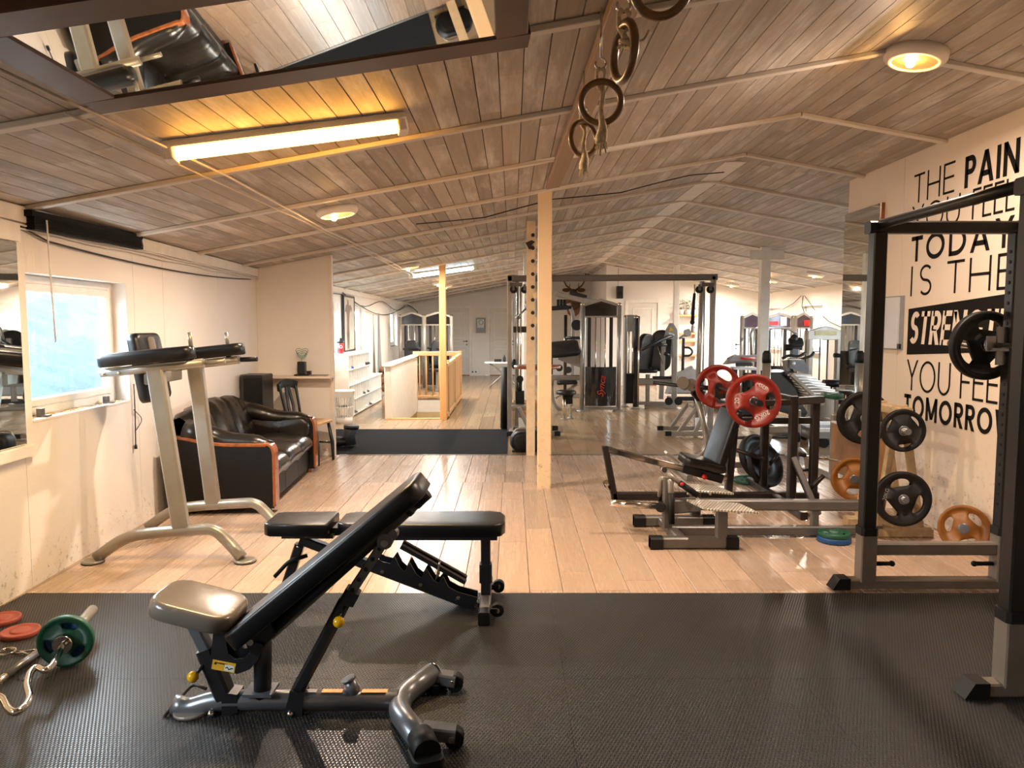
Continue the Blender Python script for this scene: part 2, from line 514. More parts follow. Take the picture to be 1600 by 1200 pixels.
def runs(y0, y1, L, ph):
    ys = [y0]; y = y0 + L * ph
    while y < y1 - .08:
        if y > y0 + .08: ys.append(y)
        y += L
    ys.append(y1)
    return list(zip(ys[:-1], ys[1:]))
rect = []
def fill(x0, x1, y0, y1, w, L, tagn):
    for i, (x, ww) in enumerate(columns(x0, x1, w)):
        for a, b in runs(y0, y1, L, random.choice((.17, .42, .67, .9, .3))): rect.append((x, (a + b) / 2, ww - .0026, b - a - .0022, tagn))
fill(-2.92, XR - .01, 3.85, 6.95, .19, 1.28, 'f'); fill(-2.92, XRR, 6.95, 8.43, .19, 1.28, 'f')
fill(-2.95, HX0, 8.45, 18.3, .2, 1.9, 'b'); fill(HX0, HX1, 8.45, HY0, .2, 1.9, 'b'); fill(HX0, HX1, HY1, 18.3, .2, 1.9, 'b')
fill(HX1, XRR, 8.45, 18.3, .2, 1.9, 'b'); fill(-2.95, 2.39, 18.3, YB, .2, 1.9, 'b')
rect.sort(key=lambda r: r[1])
st = MB(); nb = 0
for x, y, w, L, k in rect:
    mt = MT['floor'] if k == 'f' else MT['floor_back']
    if nb < 298: lay('floor_board', floor, mt, (x, y, -.012), w, L, .012); nb += 1
    else: lay_stuff(st, (x, y, -.012), w, L, .012)
o = struct('floor_boards_far', st, MT['floor_back'], floor); o['kind'] = 'stuff'
m = MB().bb((-2.0, 8.42, -.001), (XRR, 8.465, .004)); struct('threshold_strip', m, MT['grey'], floor)
# ---- ceiling
m = MB()
AL, AR = -math.atan(SL), math.atan(SRT)
for x0, x1 in ((-3.25, RIDGE_X), (RIDGE_X, 6.5)):
    z0, z1 = CZ(x0) + .02, CZ(x1) + .02
    vs = [(x, y, z + d) for y in (YCAM - .2, YB + .3) for x, z in ((x0, z0), (x1, z1)) for d in (0, .12)]
    m.add(vs, [(0, 1, 3, 2), (4, 6, 7, 5), (0, 2, 6, 4), (1, 5, 7, 3), (0, 4, 5, 1), (2, 3, 7, 6)])
ceiling = struct('ceiling', m, MT['slab'])
cb = []
def crow(x0, x1, y0, y1, side):
    for x, w in columns(x0, x1, .111):
        for a, b in runs(y0, y1, 3.66, random.random()):
            cb.append((x, (a + b) / 2, w / math.cos(AL) - .004, b - a - .002, side))
crow(-2.98, RIDGE_X, .3, YB, AL); crow(RIDGE_X, XR, .3, YS, AR); crow(RIDGE_X, XRR + .05, YS, YB, AR)
cb.sort(key=lambda r: r[1]); st = MB(); nb = 0
for x, y, w, L, a in cb:
    if nb < 298: lay('ceiling_board', ceiling, MT['ceil'], (x, y, CZ(x) + .012), w, L, .012, a, True); nb += 1
    else: lay_stuff(st, (x, y, CZ(x) + .012), w, L, .012, a, True)
o = struct('ceiling_boards_far', st, MT['ceil'], ceiling); o['kind'] = 'stuff'
BY = [.56, 1.78, 3.0, 4.21, 5.43, 6.67, 7.88, 9.1] + [9.1 + 1.22 * i for i in range(1, 11)]
for y in BY:
    xe = XR if y < YS else XRR
    for x0, x1 in ((LX(y), RIDGE_X), (RIDGE_X, xe)):
        m = MB().bar((x0 + .01, y, CZ(x0) - .013), (x1, y, CZ(x1) - .013), .05, .026, up=(0, 1, 0))
        m = MB(); d = .026
        m.bar((x0 + .01, y, CZ(x0) - .013), (x1, y, CZ(x1) - .013), .026, .052, up=(0, 1, 0))
        struct('ceiling_batten', m, MT['batten'], ceiling)
m = MB().bars([(RIDGE_X, YS, RIDGE_Z - .012), (RIDGE_X, YB, RIDGE_Z - .012)], .2, .012); struct('ridge_board', m, MT['batten'], ceiling)
# ---- walls
WT = .2
def lwall(mb, y0, y1, z0, z1, d0, d1):
    """piece of the skewed left wall between depths d0..d1 behind its inner face; z1 None = up to the ceiling"""
    q = []
    for y in (y0, y1):
        for d in (d0, d1):
            x = LX(y) - d
            q += [(x, y, z0), (x, y, (CZ(x) + .02) if z1 is None else z1)]
    mb.add(q, [(0, 1, 5, 4), (2, 6, 7, 3), (0, 2, 3, 1), (4, 5, 7, 6), (1, 3, 7, 5), (0, 4, 6, 2)])
WIN_L = [(.75, 1.95, .955, 1.80), (4.20, 5.36, .955, 1.80), (11.25, 12.45, .98, 1.88), (13.62, 14.72, .98, 1.88), (17.85, 18.9, .98, 1.88)]
def wall_with(mb, y0, y1, wins, d0, d1):
    y = y0
    for a, b, z0, z1 in wins:
        if b < y0 or a > y1: continue
        lwall(mb, y, a, 0, None, d0, d1); lwall(mb, a, b, 0, z0, d0, d1); lwall(mb, a, b, z1, None, d0, d1); y = b
    lwall(mb, y, y1, 0, None, d0, d1)
m = MB(); wall_with(m, YCAM - .1, 8.4, WIN_L, .018, WT); wall_with(m, 8.4, YB + .1, WIN_L, .018, WT)
wall_left = struct('wall_left', m, MT['wall'])
for y0, y1 in ((YCAM, .55), (.55, 2.2), (2.2, 2.95), (2.95, 4.12), (4.12, 5.48), (5.48, 5.98), (5.98, 7.2), (7.2, 8.4), (8.4, 10.8), (10.8, 13.2), (13.2, 15.6), (15.6, 17.4), (17.4, 19.8), (19.8, 22)):
    m = MB(); wall_with(m, y0 + .0015, y1 - .0015, [w for w in WIN_L if w[0] >= y0 and w[1] <= y1], 0, .018)
    struct('wall_panel', m, MT['wall'], wall_left)
# window sits on two panels in the back: give those panels their hole by clipping at the window edges (the backing keeps its own hole)
def top_prism(mb, pts, y0, y1):
    pass
def xwall(mb, x0, x1, y0, y1, holes=(), z0=0):
    """wall slab facing +-Y between x0..x1, up to the sloped ceiling, with rectangular holes (x0,x1,z0,z1)"""
    xs = sorted({x0, x1, *[v for h in holes for v in h[:2]], *([RIDGE_X] if x0 < RIDGE_X < x1 else [])})
    for a, b in zip(xs[:-1], xs[1:]):
        zs = [(z0, None)]
        for h in holes:
            if h[0] <= a and b <= h[1]: zs = ([(z0, h[2])] if h[2] > z0 else []) + [(h[3], None)]
        for lo, hi in zs:
            q = []
            for x in (a, b):
                for y in (y0, y1): q += [(x, y, lo), (x, y, CZ(x) + .02 if hi is None else hi)]
            mb.add(q, [(0, 1, 5, 4), (2, 6, 7, 3), (0, 2, 3, 1), (4, 5, 7, 6), (1, 3, 7, 5), (0, 4, 6, 2)])
m = MB(); xwall(m, -3.2, 2.39, YB, YB + .15); wall_back = struct('wall_back', m, MT['wall'])
m = MB(); xwall(m, 2.33, XRR + .1, YBR, YBR + .12); struct('wall_back_right', m, MT['wall'])
m = MB(); xwall(m, 2.33, 2.39, YBR + .1, YB + .1); struct('wall_return', m, MT['wall'])
m = MB(); xwall(m, -3.2, 3.4, YCAM - .15, YCAM); struct('wall_front', m, MT['wall'])
m = MB(); xwall(m, XR + .02, XRR + .1, YS - .1, YS); struct('wall_divider', m, MT['wall'])
m = MB()
for y0, y1 in ((YCAM, .7), (.7, 1.9), (1.9, 3.1), (3.1, 4.3), (4.3, 5.5), (5.5, 5.98), (5.98, YS)): pass
q = CZ(XR) + .02
m.bb((XR + .018, YCAM - .1, 0), (XR + .12, YS, q)); wall_right = struct('wall_right', m, MT['wall_right'])
for y0, y1 in ((YCAM, .7), (.7, 1.9), (1.9, 3.1), (3.1, 4.3), (4.3, 5.98), (5.98, YS)):
    m = MB().bb((XR, y0 + .0015, 0), (XR + .018, y1 - .0015, q)); struct('wall_panel', m, MT['wall_right'], wall_right)
WIN_R = [(7.9, 9.1, .95, 1.9), (11.0, 12.2, .95, 1.9), (14.75, 15.9, .95, 1.9), (17.0, 17.95, .95, 1.9)]
m = MB(); y = YS - .1; zt = CZ(XRR) + .02
for a, b, z0, z1 in WIN_R:
    m.bb((XRR, y, 0), (XRR + WT, a, zt)); m.bb((XRR, a, 0), (XRR + WT, b, z0)); m.bb((XRR, a, z1), (XRR + WT, b, zt)); y = b
m.bb((XRR, y, 0), (XRR + WT, YBR + .1, zt)); struct('wall_right_back', m, MT['wall'])
m = MB(); lwall(m, 8.40, 8.44, 0, None, -.0, -.0) if False else None
m = MB(); xwall(m, LX(8.4) - .02, -2.045, 8.40, 8.44); partition = struct('wall_partition', m, MT['wall'])
m = MB().bb((-2.075, 8.385, 0), (-2.04, 8.455, CZ(-2.05))); struct('partition_edge_strip', m, MT['beige_paint'], partition)
# eave boards / trims
m = MB()
for y0, y1 in ((.3, 8.4), (8.45, YB)):
    m.bar((LX(y0) + .02, y0, CZ(LX(y0)) - .05), (LX(y1) + .02, y1, CZ(LX(y1)) - .05), .02, .09)
struct('trim_1', m, MT['white'])
# ---- windows
def window(n, a, b, z0, z1, left=True, label=None):
    X = (lambda y: LX(y) - .13) if left else (lambda y: XRR + .13)
    s = 1 if left else -1
    def P(y, z, d=0): return V((X(y) + s * d, y, z))
    m = MB(); fw = .055
    for p, q2 in ((P(a, z0 + fw / 2), P(b, z0 + fw / 2)), (P(a, z1 - fw / 2), P(b, z1 - fw / 2))): m.bar(p, q2, .06, fw)
    for y in (a + fw / 2, b - fw / 2): m.bar(P(y, z0), P(y, z1), .06, fw, up=(0, 1, 0))
    w = struct('window_%d' % n, m, MT['plastic_white'])
    m = MB(); sw = .05; a2, b2, y0, y1 = a + fw, b - fw, z0 + fw, z1 - fw
    for z in (y0 + sw / 2, y1 - sw / 2): m.bar(P(a2, z, .012), P(b2, z, .012), .05, sw)
    for y in (a2 + sw / 2, b2 - sw / 2): m.bar(P(y, y0, .012), P(y, y1, .012), .05, sw, up=(0, 1, 0))
    sash = struct('sash', m, MT['plastic_white'], w)
    m = MB(); pts = [P(a2 + sw, y0 + sw, .01), P(b2 - sw, y0 + sw, .01), P(b2 - sw, y1 - sw, .01), P(a2 + sw, y1 - sw, .01)]
    m.add(pts + [p + V((-.006 * s, 0, 0)) for p in pts], [(0, 1, 2, 3), (7, 6, 5, 4), (0, 4, 5, 1), (1, 5, 6, 2), (2, 6, 7, 3), (3, 7, 4, 0)])
    struct('pane', m, MT['glass'], w)
    m = MB()
    m.bar(P(a, z0 - .008, .085), P(b, z0 - .008, .085), .10, .016) if left else m.bar(P(a, z0 - .01, .1), P(b, z0 - .01, .1), .2, .02)
    struct('window_sill', m, MT['white'], w)
    ld = bpy.data.lights.new('daylight_portal', 'AREA'); ld.shape = 'RECTANGLE'; ld.size = z1 - z0; ld.size_y = b - a
    lo = bpy.data.objects.new('daylight_portal', ld); COL.objects.link(lo)
    lo.location = P((a + b) / 2, (z0 + z1) / 2, -.06); lo.rotation_euler = (0, R(-90 if left else 90), 0)
    try: ld.cycles.is_portal = True
    except Exception: pass
    return w
k = 1
for w in WIN_L: wn = window(k, *w); k += 1; 
for w in WIN_R: window(k, *w, left=False); k += 1
wn1 = bpy.data.objects['window_2']
m = MB()   # crumbled old sill bed and two steel brackets under the front window
for i in range(60):
    y = random.uniform(4.24, 5.32); m.ball((LX(y) - .05 + random.uniform(-.035, .035), y, .957), random.uniform(.004, .013), 6, (1.5, 1.8, .6))
o = struct('sill_rubble', m, MT['stairwall'], wn1); o['kind'] = 'stuff'
for y in (4.36, 5.12):
    m = MB().box((LX(y) - .05, y, .98), (.03, .035, .05)).box((LX(y) - .03, y, .962), (.06, .05, .008)); struct('sill_bracket', m, MT['grey'], wn1)
# ---- ground outside the windows
t = NT('gravel_slope'); p = t.pos().outputs[0]
n1 = t.noise(p, 3, 5, .7); n2 = t.noise(p, 60, 2)
t.l(t.mix(.35, t.ramp(n1, [(.3, lin('#242b31')), (.7, lin('#343c44'))]), t.ramp(n2, [(.3, lin('#22292f')), (.7, lin('#414b54'))])), t.b.inputs['Base Color']); t.b.inputs['Roughness'].default_value = .9; t.b.inputs['Specular IOR Level'].default_value = 0
MT['gravel'] = t.m
t = NT('grass_bank'); p = t.pos().outputs[0]
t.l(t.ramp(t.noise(p, 9, 5, .7), [(.35, lin('#22291b')), (.55, lin('#3a3a28')), (.7, lin('#2e3536'))]), t.b.inputs['Base Color']); t.b.inputs['Roughness'].default_value = .95; t.b.inputs['Specular IOR Level'].default_value = 0
MT['bank'] = t.m
def grid(xs, y0, y1, ny, zf):
    mb = MB(); vs = []; n = len(xs)
    for j in range(ny + 1):
        y = y0 + (y1 - y0) * j / ny
        vs += [(x, y, zf(x, y)) for x in xs]
    mb.add(vs, [(j * n + i, j * n + i + 1, (j + 1) * n + i + 1, (j + 1) * n + i) for j in range(ny) for i in range(n - 1)], True)
    return mb
def slope(x, y):
    d = -3.4 - x
    return .55 + .36 * max(0, d) + .05 * math.sin(y * 1.7 + x) + .03 * math.sin(y * 4.1)
xs = [-3.2 - i * .4 for i in range(13)]
solo('gravel_slope', grid(xs, -4, 26, 60, slope), MT['gravel'], 'pale grey gravel slope rising outside the left windows', 'slope', (-3.4, 8, .5), kind='stuff')
xs2 = [-8.0 - i * .5 for i in range(9)]
solo('grass_bank', grid(xs2, -4, 26, 60, lambda x, y: slope(-8, y) + .22 * (-8 - x) + .06 * math.sin(y * 9 + x * 5)), MT['bank'], 'dry green grass bank above the gravel slope outside', 'grass', (-8, 8, 2.2), kind='stuff')
solo('yard', grid([6.42, 9, 14, 30], -4, 40, 12, lambda x, y: .1), MT['gravel'], 'pale yard surface outside the right windows', 'ground', (6.5, 10, .1), kind='stuff')

# ---- doors
def door(n, x0, x1, y, h, hand=1, panels=3):
    """panelled door facing -Y"""
    m = MB(); fw = .07
    m.bb((x0 - fw, y - .03, 0), (x0, y + .02, h + fw)); m.bb((x1, y - .03, 0), (x1 + fw, y + .02, h + fw)); m.bb((x0, y - .03, h), (x1, y + .02, h + fw))
    d = struct('door_%d' % n, m, MT['white'])
    m = MB().bb((x0 + .004, y - .012, .02), (x1 - .004, y + .02, h - .004))
    leaf = struct('door_leaf', m, MT['doorshaded'], d)
    zs = [(.18, .78), (.88, 1.02), (1.12, h - .14)] if panels == 3 else [(.18, .9), (1.05, h - .14)]
    m = MB()
    for z0, z1 in zs:
        a, b = x0 + .13, x1 - .13
        for p, q in (((a, y - .016, z0), (b, y - .016, z0)), ((a, y - .016, z1), (b, y - .016, z1))): m.bar(p, q, .012, .03)
        for xx in (a, b): m.bar((xx, y - .016, z0), (xx, y - .016, z1), .03, .012, up=(0, 1, 0))
    struct('panel_moulding', m, MT['white'], d)
    hx = x1 - .08 if hand > 0 else x0 + .08
    m = MB().cyl((hx, y - .01, 1.02), (hx, y - .06, 1.02), .012).cyl((hx, y - .055, 1.02), (hx - .11 * hand, y - .055, 1.02), .009).cyl((hx, y - .016, .92), (hx, y - .012, .92), .02).cyl((hx, y - .016, 1.02), (hx, y - .012, 1.02), .025)
    struct('door_handle', m, MT['black'], d)
    m = MB().bb((x0, y - .02, .0), (x1, y + .02, .02)); struct('door_sill', m, MT['redwood'], d)
door(1, -1.93, -1.27, YB, 2.0); door(2, -.66, .1, YB, 2.0); door(3, 2.87, 3.6, YBR, 2.05, 1, 2); door(4, 5.48, 6.15, YBR, 2.03, -1, 2)

# ---- posts that carry the ridge
def post(x, y, w, d, mat, label, group=None):
    m = MB().bar((x, y, 0), (x, y, CZ(x) - .005), w, d, up=(0, 1, 0), ch=.006)
    return solo('post', m, mat, label, 'post', (x, y, 0), group)
MT['post_front'] = wallmat('worn_cream_paint', '#E3C8A2', '#8a6f52', .9, .12, .5)
p0 = V((.297, 6.72, 0))
post(.297, 6.74, .125, .12, MT['post_front'], 'cream painted square post nearest the camera in the room opening')
post(-1.093, 11.67, .105, .105, MT['pine'], 'bare pine post standing at the stairwell corner')
post(.25, 12.4, .12, .12, MT['white'], 'white post behind the left tower of the cable crossover')
post(.19, 16.1, .12, .12, MT['white'], 'thin far white post left of the peg board')
post(3.88, 11.4, .14, .12, MT['white'], 'white post right of the cable crossover behind red plates')
m = MB().bb((3.62, 11.32, CZ(3.88) - .20), (4.14, 11.335, CZ(3.88) - .06)); struct('trim_4', m, MT['white'])
post(3.46, 15.6, .11, .11, MT['white'], 'far white post seen through the cable crossover')
post(5.62, 10.6, .12, .12, MT['white'], 'white post near the right side windows')

# ================================================================== LAMPS
def tube_fixture(a, b, warm, label):
    a, b = V(a), V(b); ax = (b - a); L = ax.length; mid = (a + b) / 2
    M4 = frame(mid, ax, (-SL, 0, 1))
    th = thing('tube_lamp', label, 'lamp', mid)
    m = MB().prism(round_rect(L, .13, .03), .02, .055, M4, ch=.006); part('housing', m, MT['lampbase'], th)
    for sx in (-1, 1):
        m = MB().prism(round_rect(.05, .12, .015), -.035, .02, M4 @ Matrix.Translation((sx * (L / 2 - .025), 0, 0)), ch=.004); part('end_cap', m, MT['lampbase'], th)
    m = MB().cyl(M4 @ V((-L / 2 + .05, 0, -.008)), M4 @ V((L / 2 - .05, 0, -.008)), .024, 12)
    part('tube', m, MT['tube_glow' if warm else 'tube_cool'], th)
    for i in range(4):
        m = MB().box(((i - 1.5) * L * .28, .066, .012), (.02, .012, .05), M4); part('clip', m, MT['grey'], th)
    ld = bpy.data.lights.new('tube_light', 'AREA'); ld.shape = 'RECTANGLE'; ld.size = L - .1; ld.size_y = .05
    ld.energy = TUBE_W if warm else TUBE_W * .9; ld.color = (1, .72, .38) if warm else (.75, .93, 1)
    lo = bpy.data.objects.new('tube_light', ld); COL.objects.link(lo)
    lo.matrix_world = M4 @ Matrix.Translation((0, 0, -.036))
    return th
ta, tb = onceil(258, 243, .055), onceil(636, 196, .055)
tube_fixture(ta, tb, True, 'long glowing warm tube lamp on the slope of the near left ceiling')
tube_fixture(onceil(640, 432, .05), onceil(742, 418, .05), False, 'cool white tube lamp far back over the stairwell')
def round_lamp(p, label, r=.165, watts=None, col=(1, .79, .63)):
    p = V(p); tilt = SL if p.x < RIDGE_X else -SRT
    M4 = frame(p, (1, 0, tilt), (-tilt, 0, 1))
    th = thing('round_ceiling_lamp', label, 'lamp', p)
    m = MB().lathe([(r * 1.0, 0), (r * .98, -.035), (r * .86, -.055), (r * .72, -.06), (r * .70, -.045)], M4, 36); part('rim', m, MT['lampbase'], th)
    m = MB().lathe([(r * .71, -.05), (r * .5, -.047), (1e-5, -.045)], M4, 28); part('reflector', m, MT['dishglow'], th)
    m = MB().ball(M4 @ V((-.03, -.02, -.07)), .024, 14); part('bulb', m, MT['bulb'], th)
    ld = bpy.data.lights.new('bulb_light', 'AREA'); ld.shape = 'DISK'; ld.size = .06; ld.energy = watts or ROUND_W; ld.color = col
    lo = bpy.data.objects.new('bulb_light', ld); COL.objects.link(lo); lo.matrix_world = M4 @ Matrix.Translation((-.03, -.02, -.096))
    return th
round_lamp(onceil(1432, 82, 0), 'round warm ceiling lamp at the ridge on the near right')
round_lamp(onceil(526, 326, 0), 'round warm ceiling lamp behind the glowing tube lamp')
for i, (x, y) in enumerate(((640, 413), (686, 440), (697, 445), (1145, 443), (1205, 436), (1275, 427))):
    round_lamp(onceil(x, y, 0), ['warm round ceiling lamp over the stairwell, nearer of the two', 'distant round ceiling lamp seen left of the stair post', 'distant round ceiling lamp seen right of the stair post',
               'lit ceiling lamp right of the crossover beam', 'ceiling lamp beside the white post on the right', 'ceiling lamp farthest right over the cardio machines'][i], .15, None, (1, .88, .75))

# ================================================================== CEILING MIRROR, BEAM, RINGS
def onslope(x, y, off): return V((x, y, CZ(x) - off))
th = thing('ceiling_mirror', 'large dark wood framed mirror hung flat under the left ceiling slope', 'mirror', onslope(-.78, 2.45, .06))
X0, X1, Y0, Y1 = -1.54, .06, 2.05, 2.885
om = lambda x, y, off: onslope(x, y + .07 * (x + .74), off)
def mbar(a, b, w):
    p, q = om(*a, .065), om(*b, .065)
    return MB().sweep(chamfer_rect(w, .06, .004), [p, q], up=V((-SL, 0, 1)).normalized(), smooth=False)
for a, b in (((X0, Y1 - .0675), (X1, Y1 - .0675)), ((X0, Y0 + .07), (X1, Y0 + .07))): part('frame_rail', mbar(a, b, .135), MT['darkwood'], th)
for x in (X0 + .06, X1 - .065): part('frame_stile', mbar((x, Y0 + .14), (x, Y1 - .136), .12), MT['darkwood'], th)
m = MB(); q = [om(x, y, .088) for x, y in ((X0 + .115, Y0 + .135), (X1 - .12, Y0 + .135), (X1 - .12, Y1 - .13), (X0 + .115, Y1 - .13))]
m.add(q + [p + V((0, 0, .012)) for p in q], [(3, 2, 1, 0), (4, 5, 6, 7), (0, 1, 5, 4), (1, 2, 6, 5), (2, 3, 7, 6), (3, 0, 4, 7)]); part('mirror_glass', m, MT['mirror'], th)
m = MB().sweep(chamfer_rect(.12, .035, .003), [(.345, 6.35, CZ(.36) - .045), (.435, 1.9, CZ(.435) - .045)], up=(-SL, 0, 1), smooth=False)
MT['beamwood'] = boardmat('brown_beam', '#7d6650', '#93795f', '#a58b70', .5)
solo('ceiling_beam', m, MT['beamwood'], 'pine board beam under the ceiling that carries the gym rings', 'beam', (.4, 4.5, CZ(.4) - .045))
# white cable clipped along the ceiling and loose cables under it
m = MB().tube([onslope(-1.66, 2.4, .035), onslope(-1.60, 4.2, .036), onslope(-1.63, 6.6, .035), onslope(-1.6, 8.3, .036), onslope(-1.62, 14, .035)], .006, 6).tube([onslope(-1.72, 2.9, .035), onslope(-1.66, 6.0, .035), onslope(-1.67, 8.3, .035), onslope(-1.68, 14, .035)], .005, 6)
solo('ceiling_conduit', m, MT['beige_paint'], 'pair of white cables clipped along the left ceiling slope', 'cable', onslope(-1.63, 5, .04))
m = MB().tube([onslope(-.9 + .32 * i, 7.0 + .02 * math.sin(i), .05 + .05 * math.sin(i * .8) ** 2) for i in range(10)], .006, 6)
solo('loose_cable', m, MT['black'], 'thin dark cable hanging along a ceiling batten ahead of the post', 'cable', onslope(.6, 7, .05))

def gym_ring(c, Rr, ax, label, hook, tassel):
    c = V(c)
    th = thing('gym_ring', label, 'gym ring', c)
    ax = V(ax).normalized(); u = ax.orthogonal().normalized(); w = ax.cross(u)
    m = MB().tube([c + u * Rr * math.cos(2 * math.pi * i / 32) + w * Rr * math.sin(2 * math.pi * i / 32) for i in range(32)], .0125, 10, closed=True); part('hoop', m, MT['ringwood'], th)
    top = c + V((0, 0, Rr)); h = V(hook)
    m = MB()
    for s in (-1, 1):
        m.tube([h + V((.004 * s, 0, -.02)), h * .5 + top * .5 + V((.014 * s, 0, 0)), top + V((.012 * s, .02, .0)), top + V((.003 * s, 0, -.03))], .008, 8)
    tz = top + V((0, -.02, -.03))
    n = 8; m.tube([tz + V((.004 * math.sin(i * 1.4), -.01, -tassel * i / n)) for i in range(n + 1)], .010, 8, scale=[1, 1, .9, 1.1, 1, 1.3, 1.8, 2.2, 1.9])
    for i in range(26):
        a = random.random() * 6.28; q = tz + V((0, 0, -tassel * .8)); m.tube([q, q + V((.022 * math.cos(a), .022 * math.sin(a), -tassel * random.uniform(.15, .38)))], .0022, 5)
    part('rope', m, MT['rope'], th)
    m = MB().tube([h + V((.02 * math.sin(2 * math.pi * i / 16), .004, .02 * math.cos(2 * math.pi * i / 16) - .005)) for i in range(14)], .0045, 8).tube([h + V((0, 0, .018)), (h.x, h.y, CZ(h.x) - .06)], .0045, 8)
    part('hook', m, MT['chrome'], th)
def ring_at(px, py, rpx, hy, D, ax, label, tassel):
    g = at(px, py, D); h = at(px, hy, D); gym_ring(g, rpx * D / FPX - .012, ax, label, h, tassel)
ring_at(939, 160, 35, 97, 2.78, (.12, 1, .1), 'wooden gym ring with a frayed rope tail, second from the post', .20)
ring_at(912, 217, 29, 172, 3.45, (-.65, 1, .05), 'gym ring farthest along the beam, nearest the post', .19)
ring_at(975, 81, 47, 4, 2.15, (1, .25, .0), 'gym ring hanging edge-on to the camera', .04)
ring_at(1033, -20, 47, -75, 2.0, (.15, 1, .2), 'gym ring cut off by the top edge of the picture', .03)
rb = MB().cyl(at(985, 48, 2.1), at(993, 66, 2.1), .012, 10)
o = solo('rope_end', rb.tube([at(993, 66, 2.1), at(1006, 62, 2.1), at(1014, 48, 2.1)], .004, 6), MT['rope'], 'taped white rope end sticking out beside the edge-on gym ring', 'rope', at(985, 48, 2.1))

# ================================================================== LEFT WALL THINGS
def mirror_panel(pts_bottom, z0, z1, label, loc): pass
th = thing('wall_mirror', 'tall mirror on the left wall left of the front window', 'mirror', (LX(3.6), 3.6, .78))
m = MB(); lwall(m, 2.6, 4.118, .83, 1.955, -.012, -.001); part('mirror_glass', m, MT['mirror'], th)
m = MB(); lwall(m, 2.6, 4.16, .765, .825, -.05, -.001); part('ledge', m, MT['white'], th)
m = MB(); lwall(m, 2.6, 4.13, 1.96, 2.06, -.03, -.001); part('head_board', m, MT['white'], th)
m = MB()
MT['blindblack'] = M('blind_black', '#0d0c0c', .7, spec=.2)
th = thing('blind', 'black raised slatted blind above the front window', 'blind', (LX(4.8) + .05, 4.8, 2.05))
P = lambda y, z, d: V((LX(y) + d, y, z))
m = MB().bar(P(4.17, 2.125, .05), P(5.5, 2.145, .05), .05, .035); part('head_rail', m, MT['blindblack'], th)
for i in range(5):
    m = MB().bar(P(4.19, 2.104 - i * .011, .05), P(5.49 + .004 * i, 2.126 - i * .011, .05), .05, .009); part('slat', m, MT['blindblack'], th)
m = MB().bar(P(4.19, 2.045, .05), P(5.5, 2.066, .05), .052, .018); part('bottom_rail', m, MT['blindblack'], th)
m = MB().cyl(P(4.28, 2.10, .09), P(4.36, 1.40, .06), .005, 8); part('wand', m, MT['plastic_white'], th)
m = MB()
for k, (dz, d) in enumerate(((.03, .012), (.05, .016), (.075, .012))):
    m.tube([P(y, CZ(LX(y)) - dz - .012 * math.sin(y * 3.1 + k) ** 2 - .05, d + .01) for y in [3.3 + .3 * i for i in range(18)]], .006, 6)
solo('cable_bundle', m, MT['white'], 'bundle of white cables clipped along the top of the left wall', 'cable', P(5, 2.1, 0))
m = MB().tube([P(y, 1.95 + .065 * ((y - 6.2) / 2.2) ** 2 + (.04 if y < 4.3 else 0), .02) for y in [3.9 + .25 * i for i in range(18)]], .006, 6)
solo('sagging_cable', m, MT['black'], 'black cable sagging along the left wall over the window', 'cable', P(6, 1.9, 0))
pts = [onx(209, 600, LX(5.45) + .02), onx(211, 640, LX(5.45) + .02), onx(212, 695, LX(5.45) + .02)]
m = MB().tube(pts, .004, 6).tube(fillet([onx(209, 640, LX(5.45) + .02), onx(224, 655, LX(5.6) + .02), onx(213, 672, LX(5.45) + .02)], .2), .003, 6).cyl(pts[-1], pts[-1] - V((0, 0, .03)), .011, 8)
solo('hanging_wire', m, MT['black'], 'thin black cord with a plug hanging on the wall right of the window', 'wire', pts[-1])

# ================================================================== SHELF ON THE PARTITION
th = thing('wall_shelf', 'narrow cream shelf on the partition wall', 'shelf', (-2.45, 8.3, .9))
m = MB().bb((LX(8.3) + .02, 8.2, .905), (-2.03, 8.398, .93)); part('board', m, MT['beige_paint'], th)
m = MB().bb((LX(8.3) + .02, 8.36, .86), (-2.06, 8.398, .904)); part('bracket_rail', m, MT['beige_paint'], th)
b = at(472, 588, 8.3); b.z = .93
th = thing('vase', 'black square vase holding a teal wire heart on the partition shelf', 'vase', b)
m = MB().prism([(b.x - .04, b.y - .04), (b.x + .04, b.y - .04), (b.x + .04, b.y + .04), (b.x - .04, b.y + .04)], .95, 1.09, ch=.006); part('body', m, MT['black'], th)
m = MB().prism(round_rect(.16, .12, .02), 0, .015, Matrix.Translation((b.x, b.y, .931)), ch=.003); part('tray', m, MT['black'], th)
m = MB()
for k in range(3):
    m.tube([(b.x + (.05 + .01 * k) * 16 / 16 * math.sin(a) ** 3, b.y + .01 * k, 1.16 + .02 * k + .0045 * (10 + k) * (13 * math.cos(a) - 5 * math.cos(2 * a) - 2 * math.cos(3 * a)) / 16) for a in [2 * math.pi * i / 20 for i in range(20)]], .003, 5, closed=True)
m.tube([(b.x, b.y, 1.08), (b.x, b.y, 1.13)], .003, 5)
part('wire_heart', m, M('teal_wire', '#3f8f86', .3), th)
solo('small_box', MB().bb((b.x + .06, b.y - .03, .931), (b.x + .105, b.y + .02, .985)), MT['black'], 'little black box right beside the vase', 'box', (b.x + .08, b.y, .931))
q = at(498, 587, 8.28)
m = MB().prism(round_rect(.2, .11, .01), .931, .945, Matrix.Translation((q.x, q.y, 0)), ch=.003)
solo('notebook', m, MT['champagne'], 'slim notebook lying on the right end of the partition shelf', 'notebook', (q.x, q.y, .931))

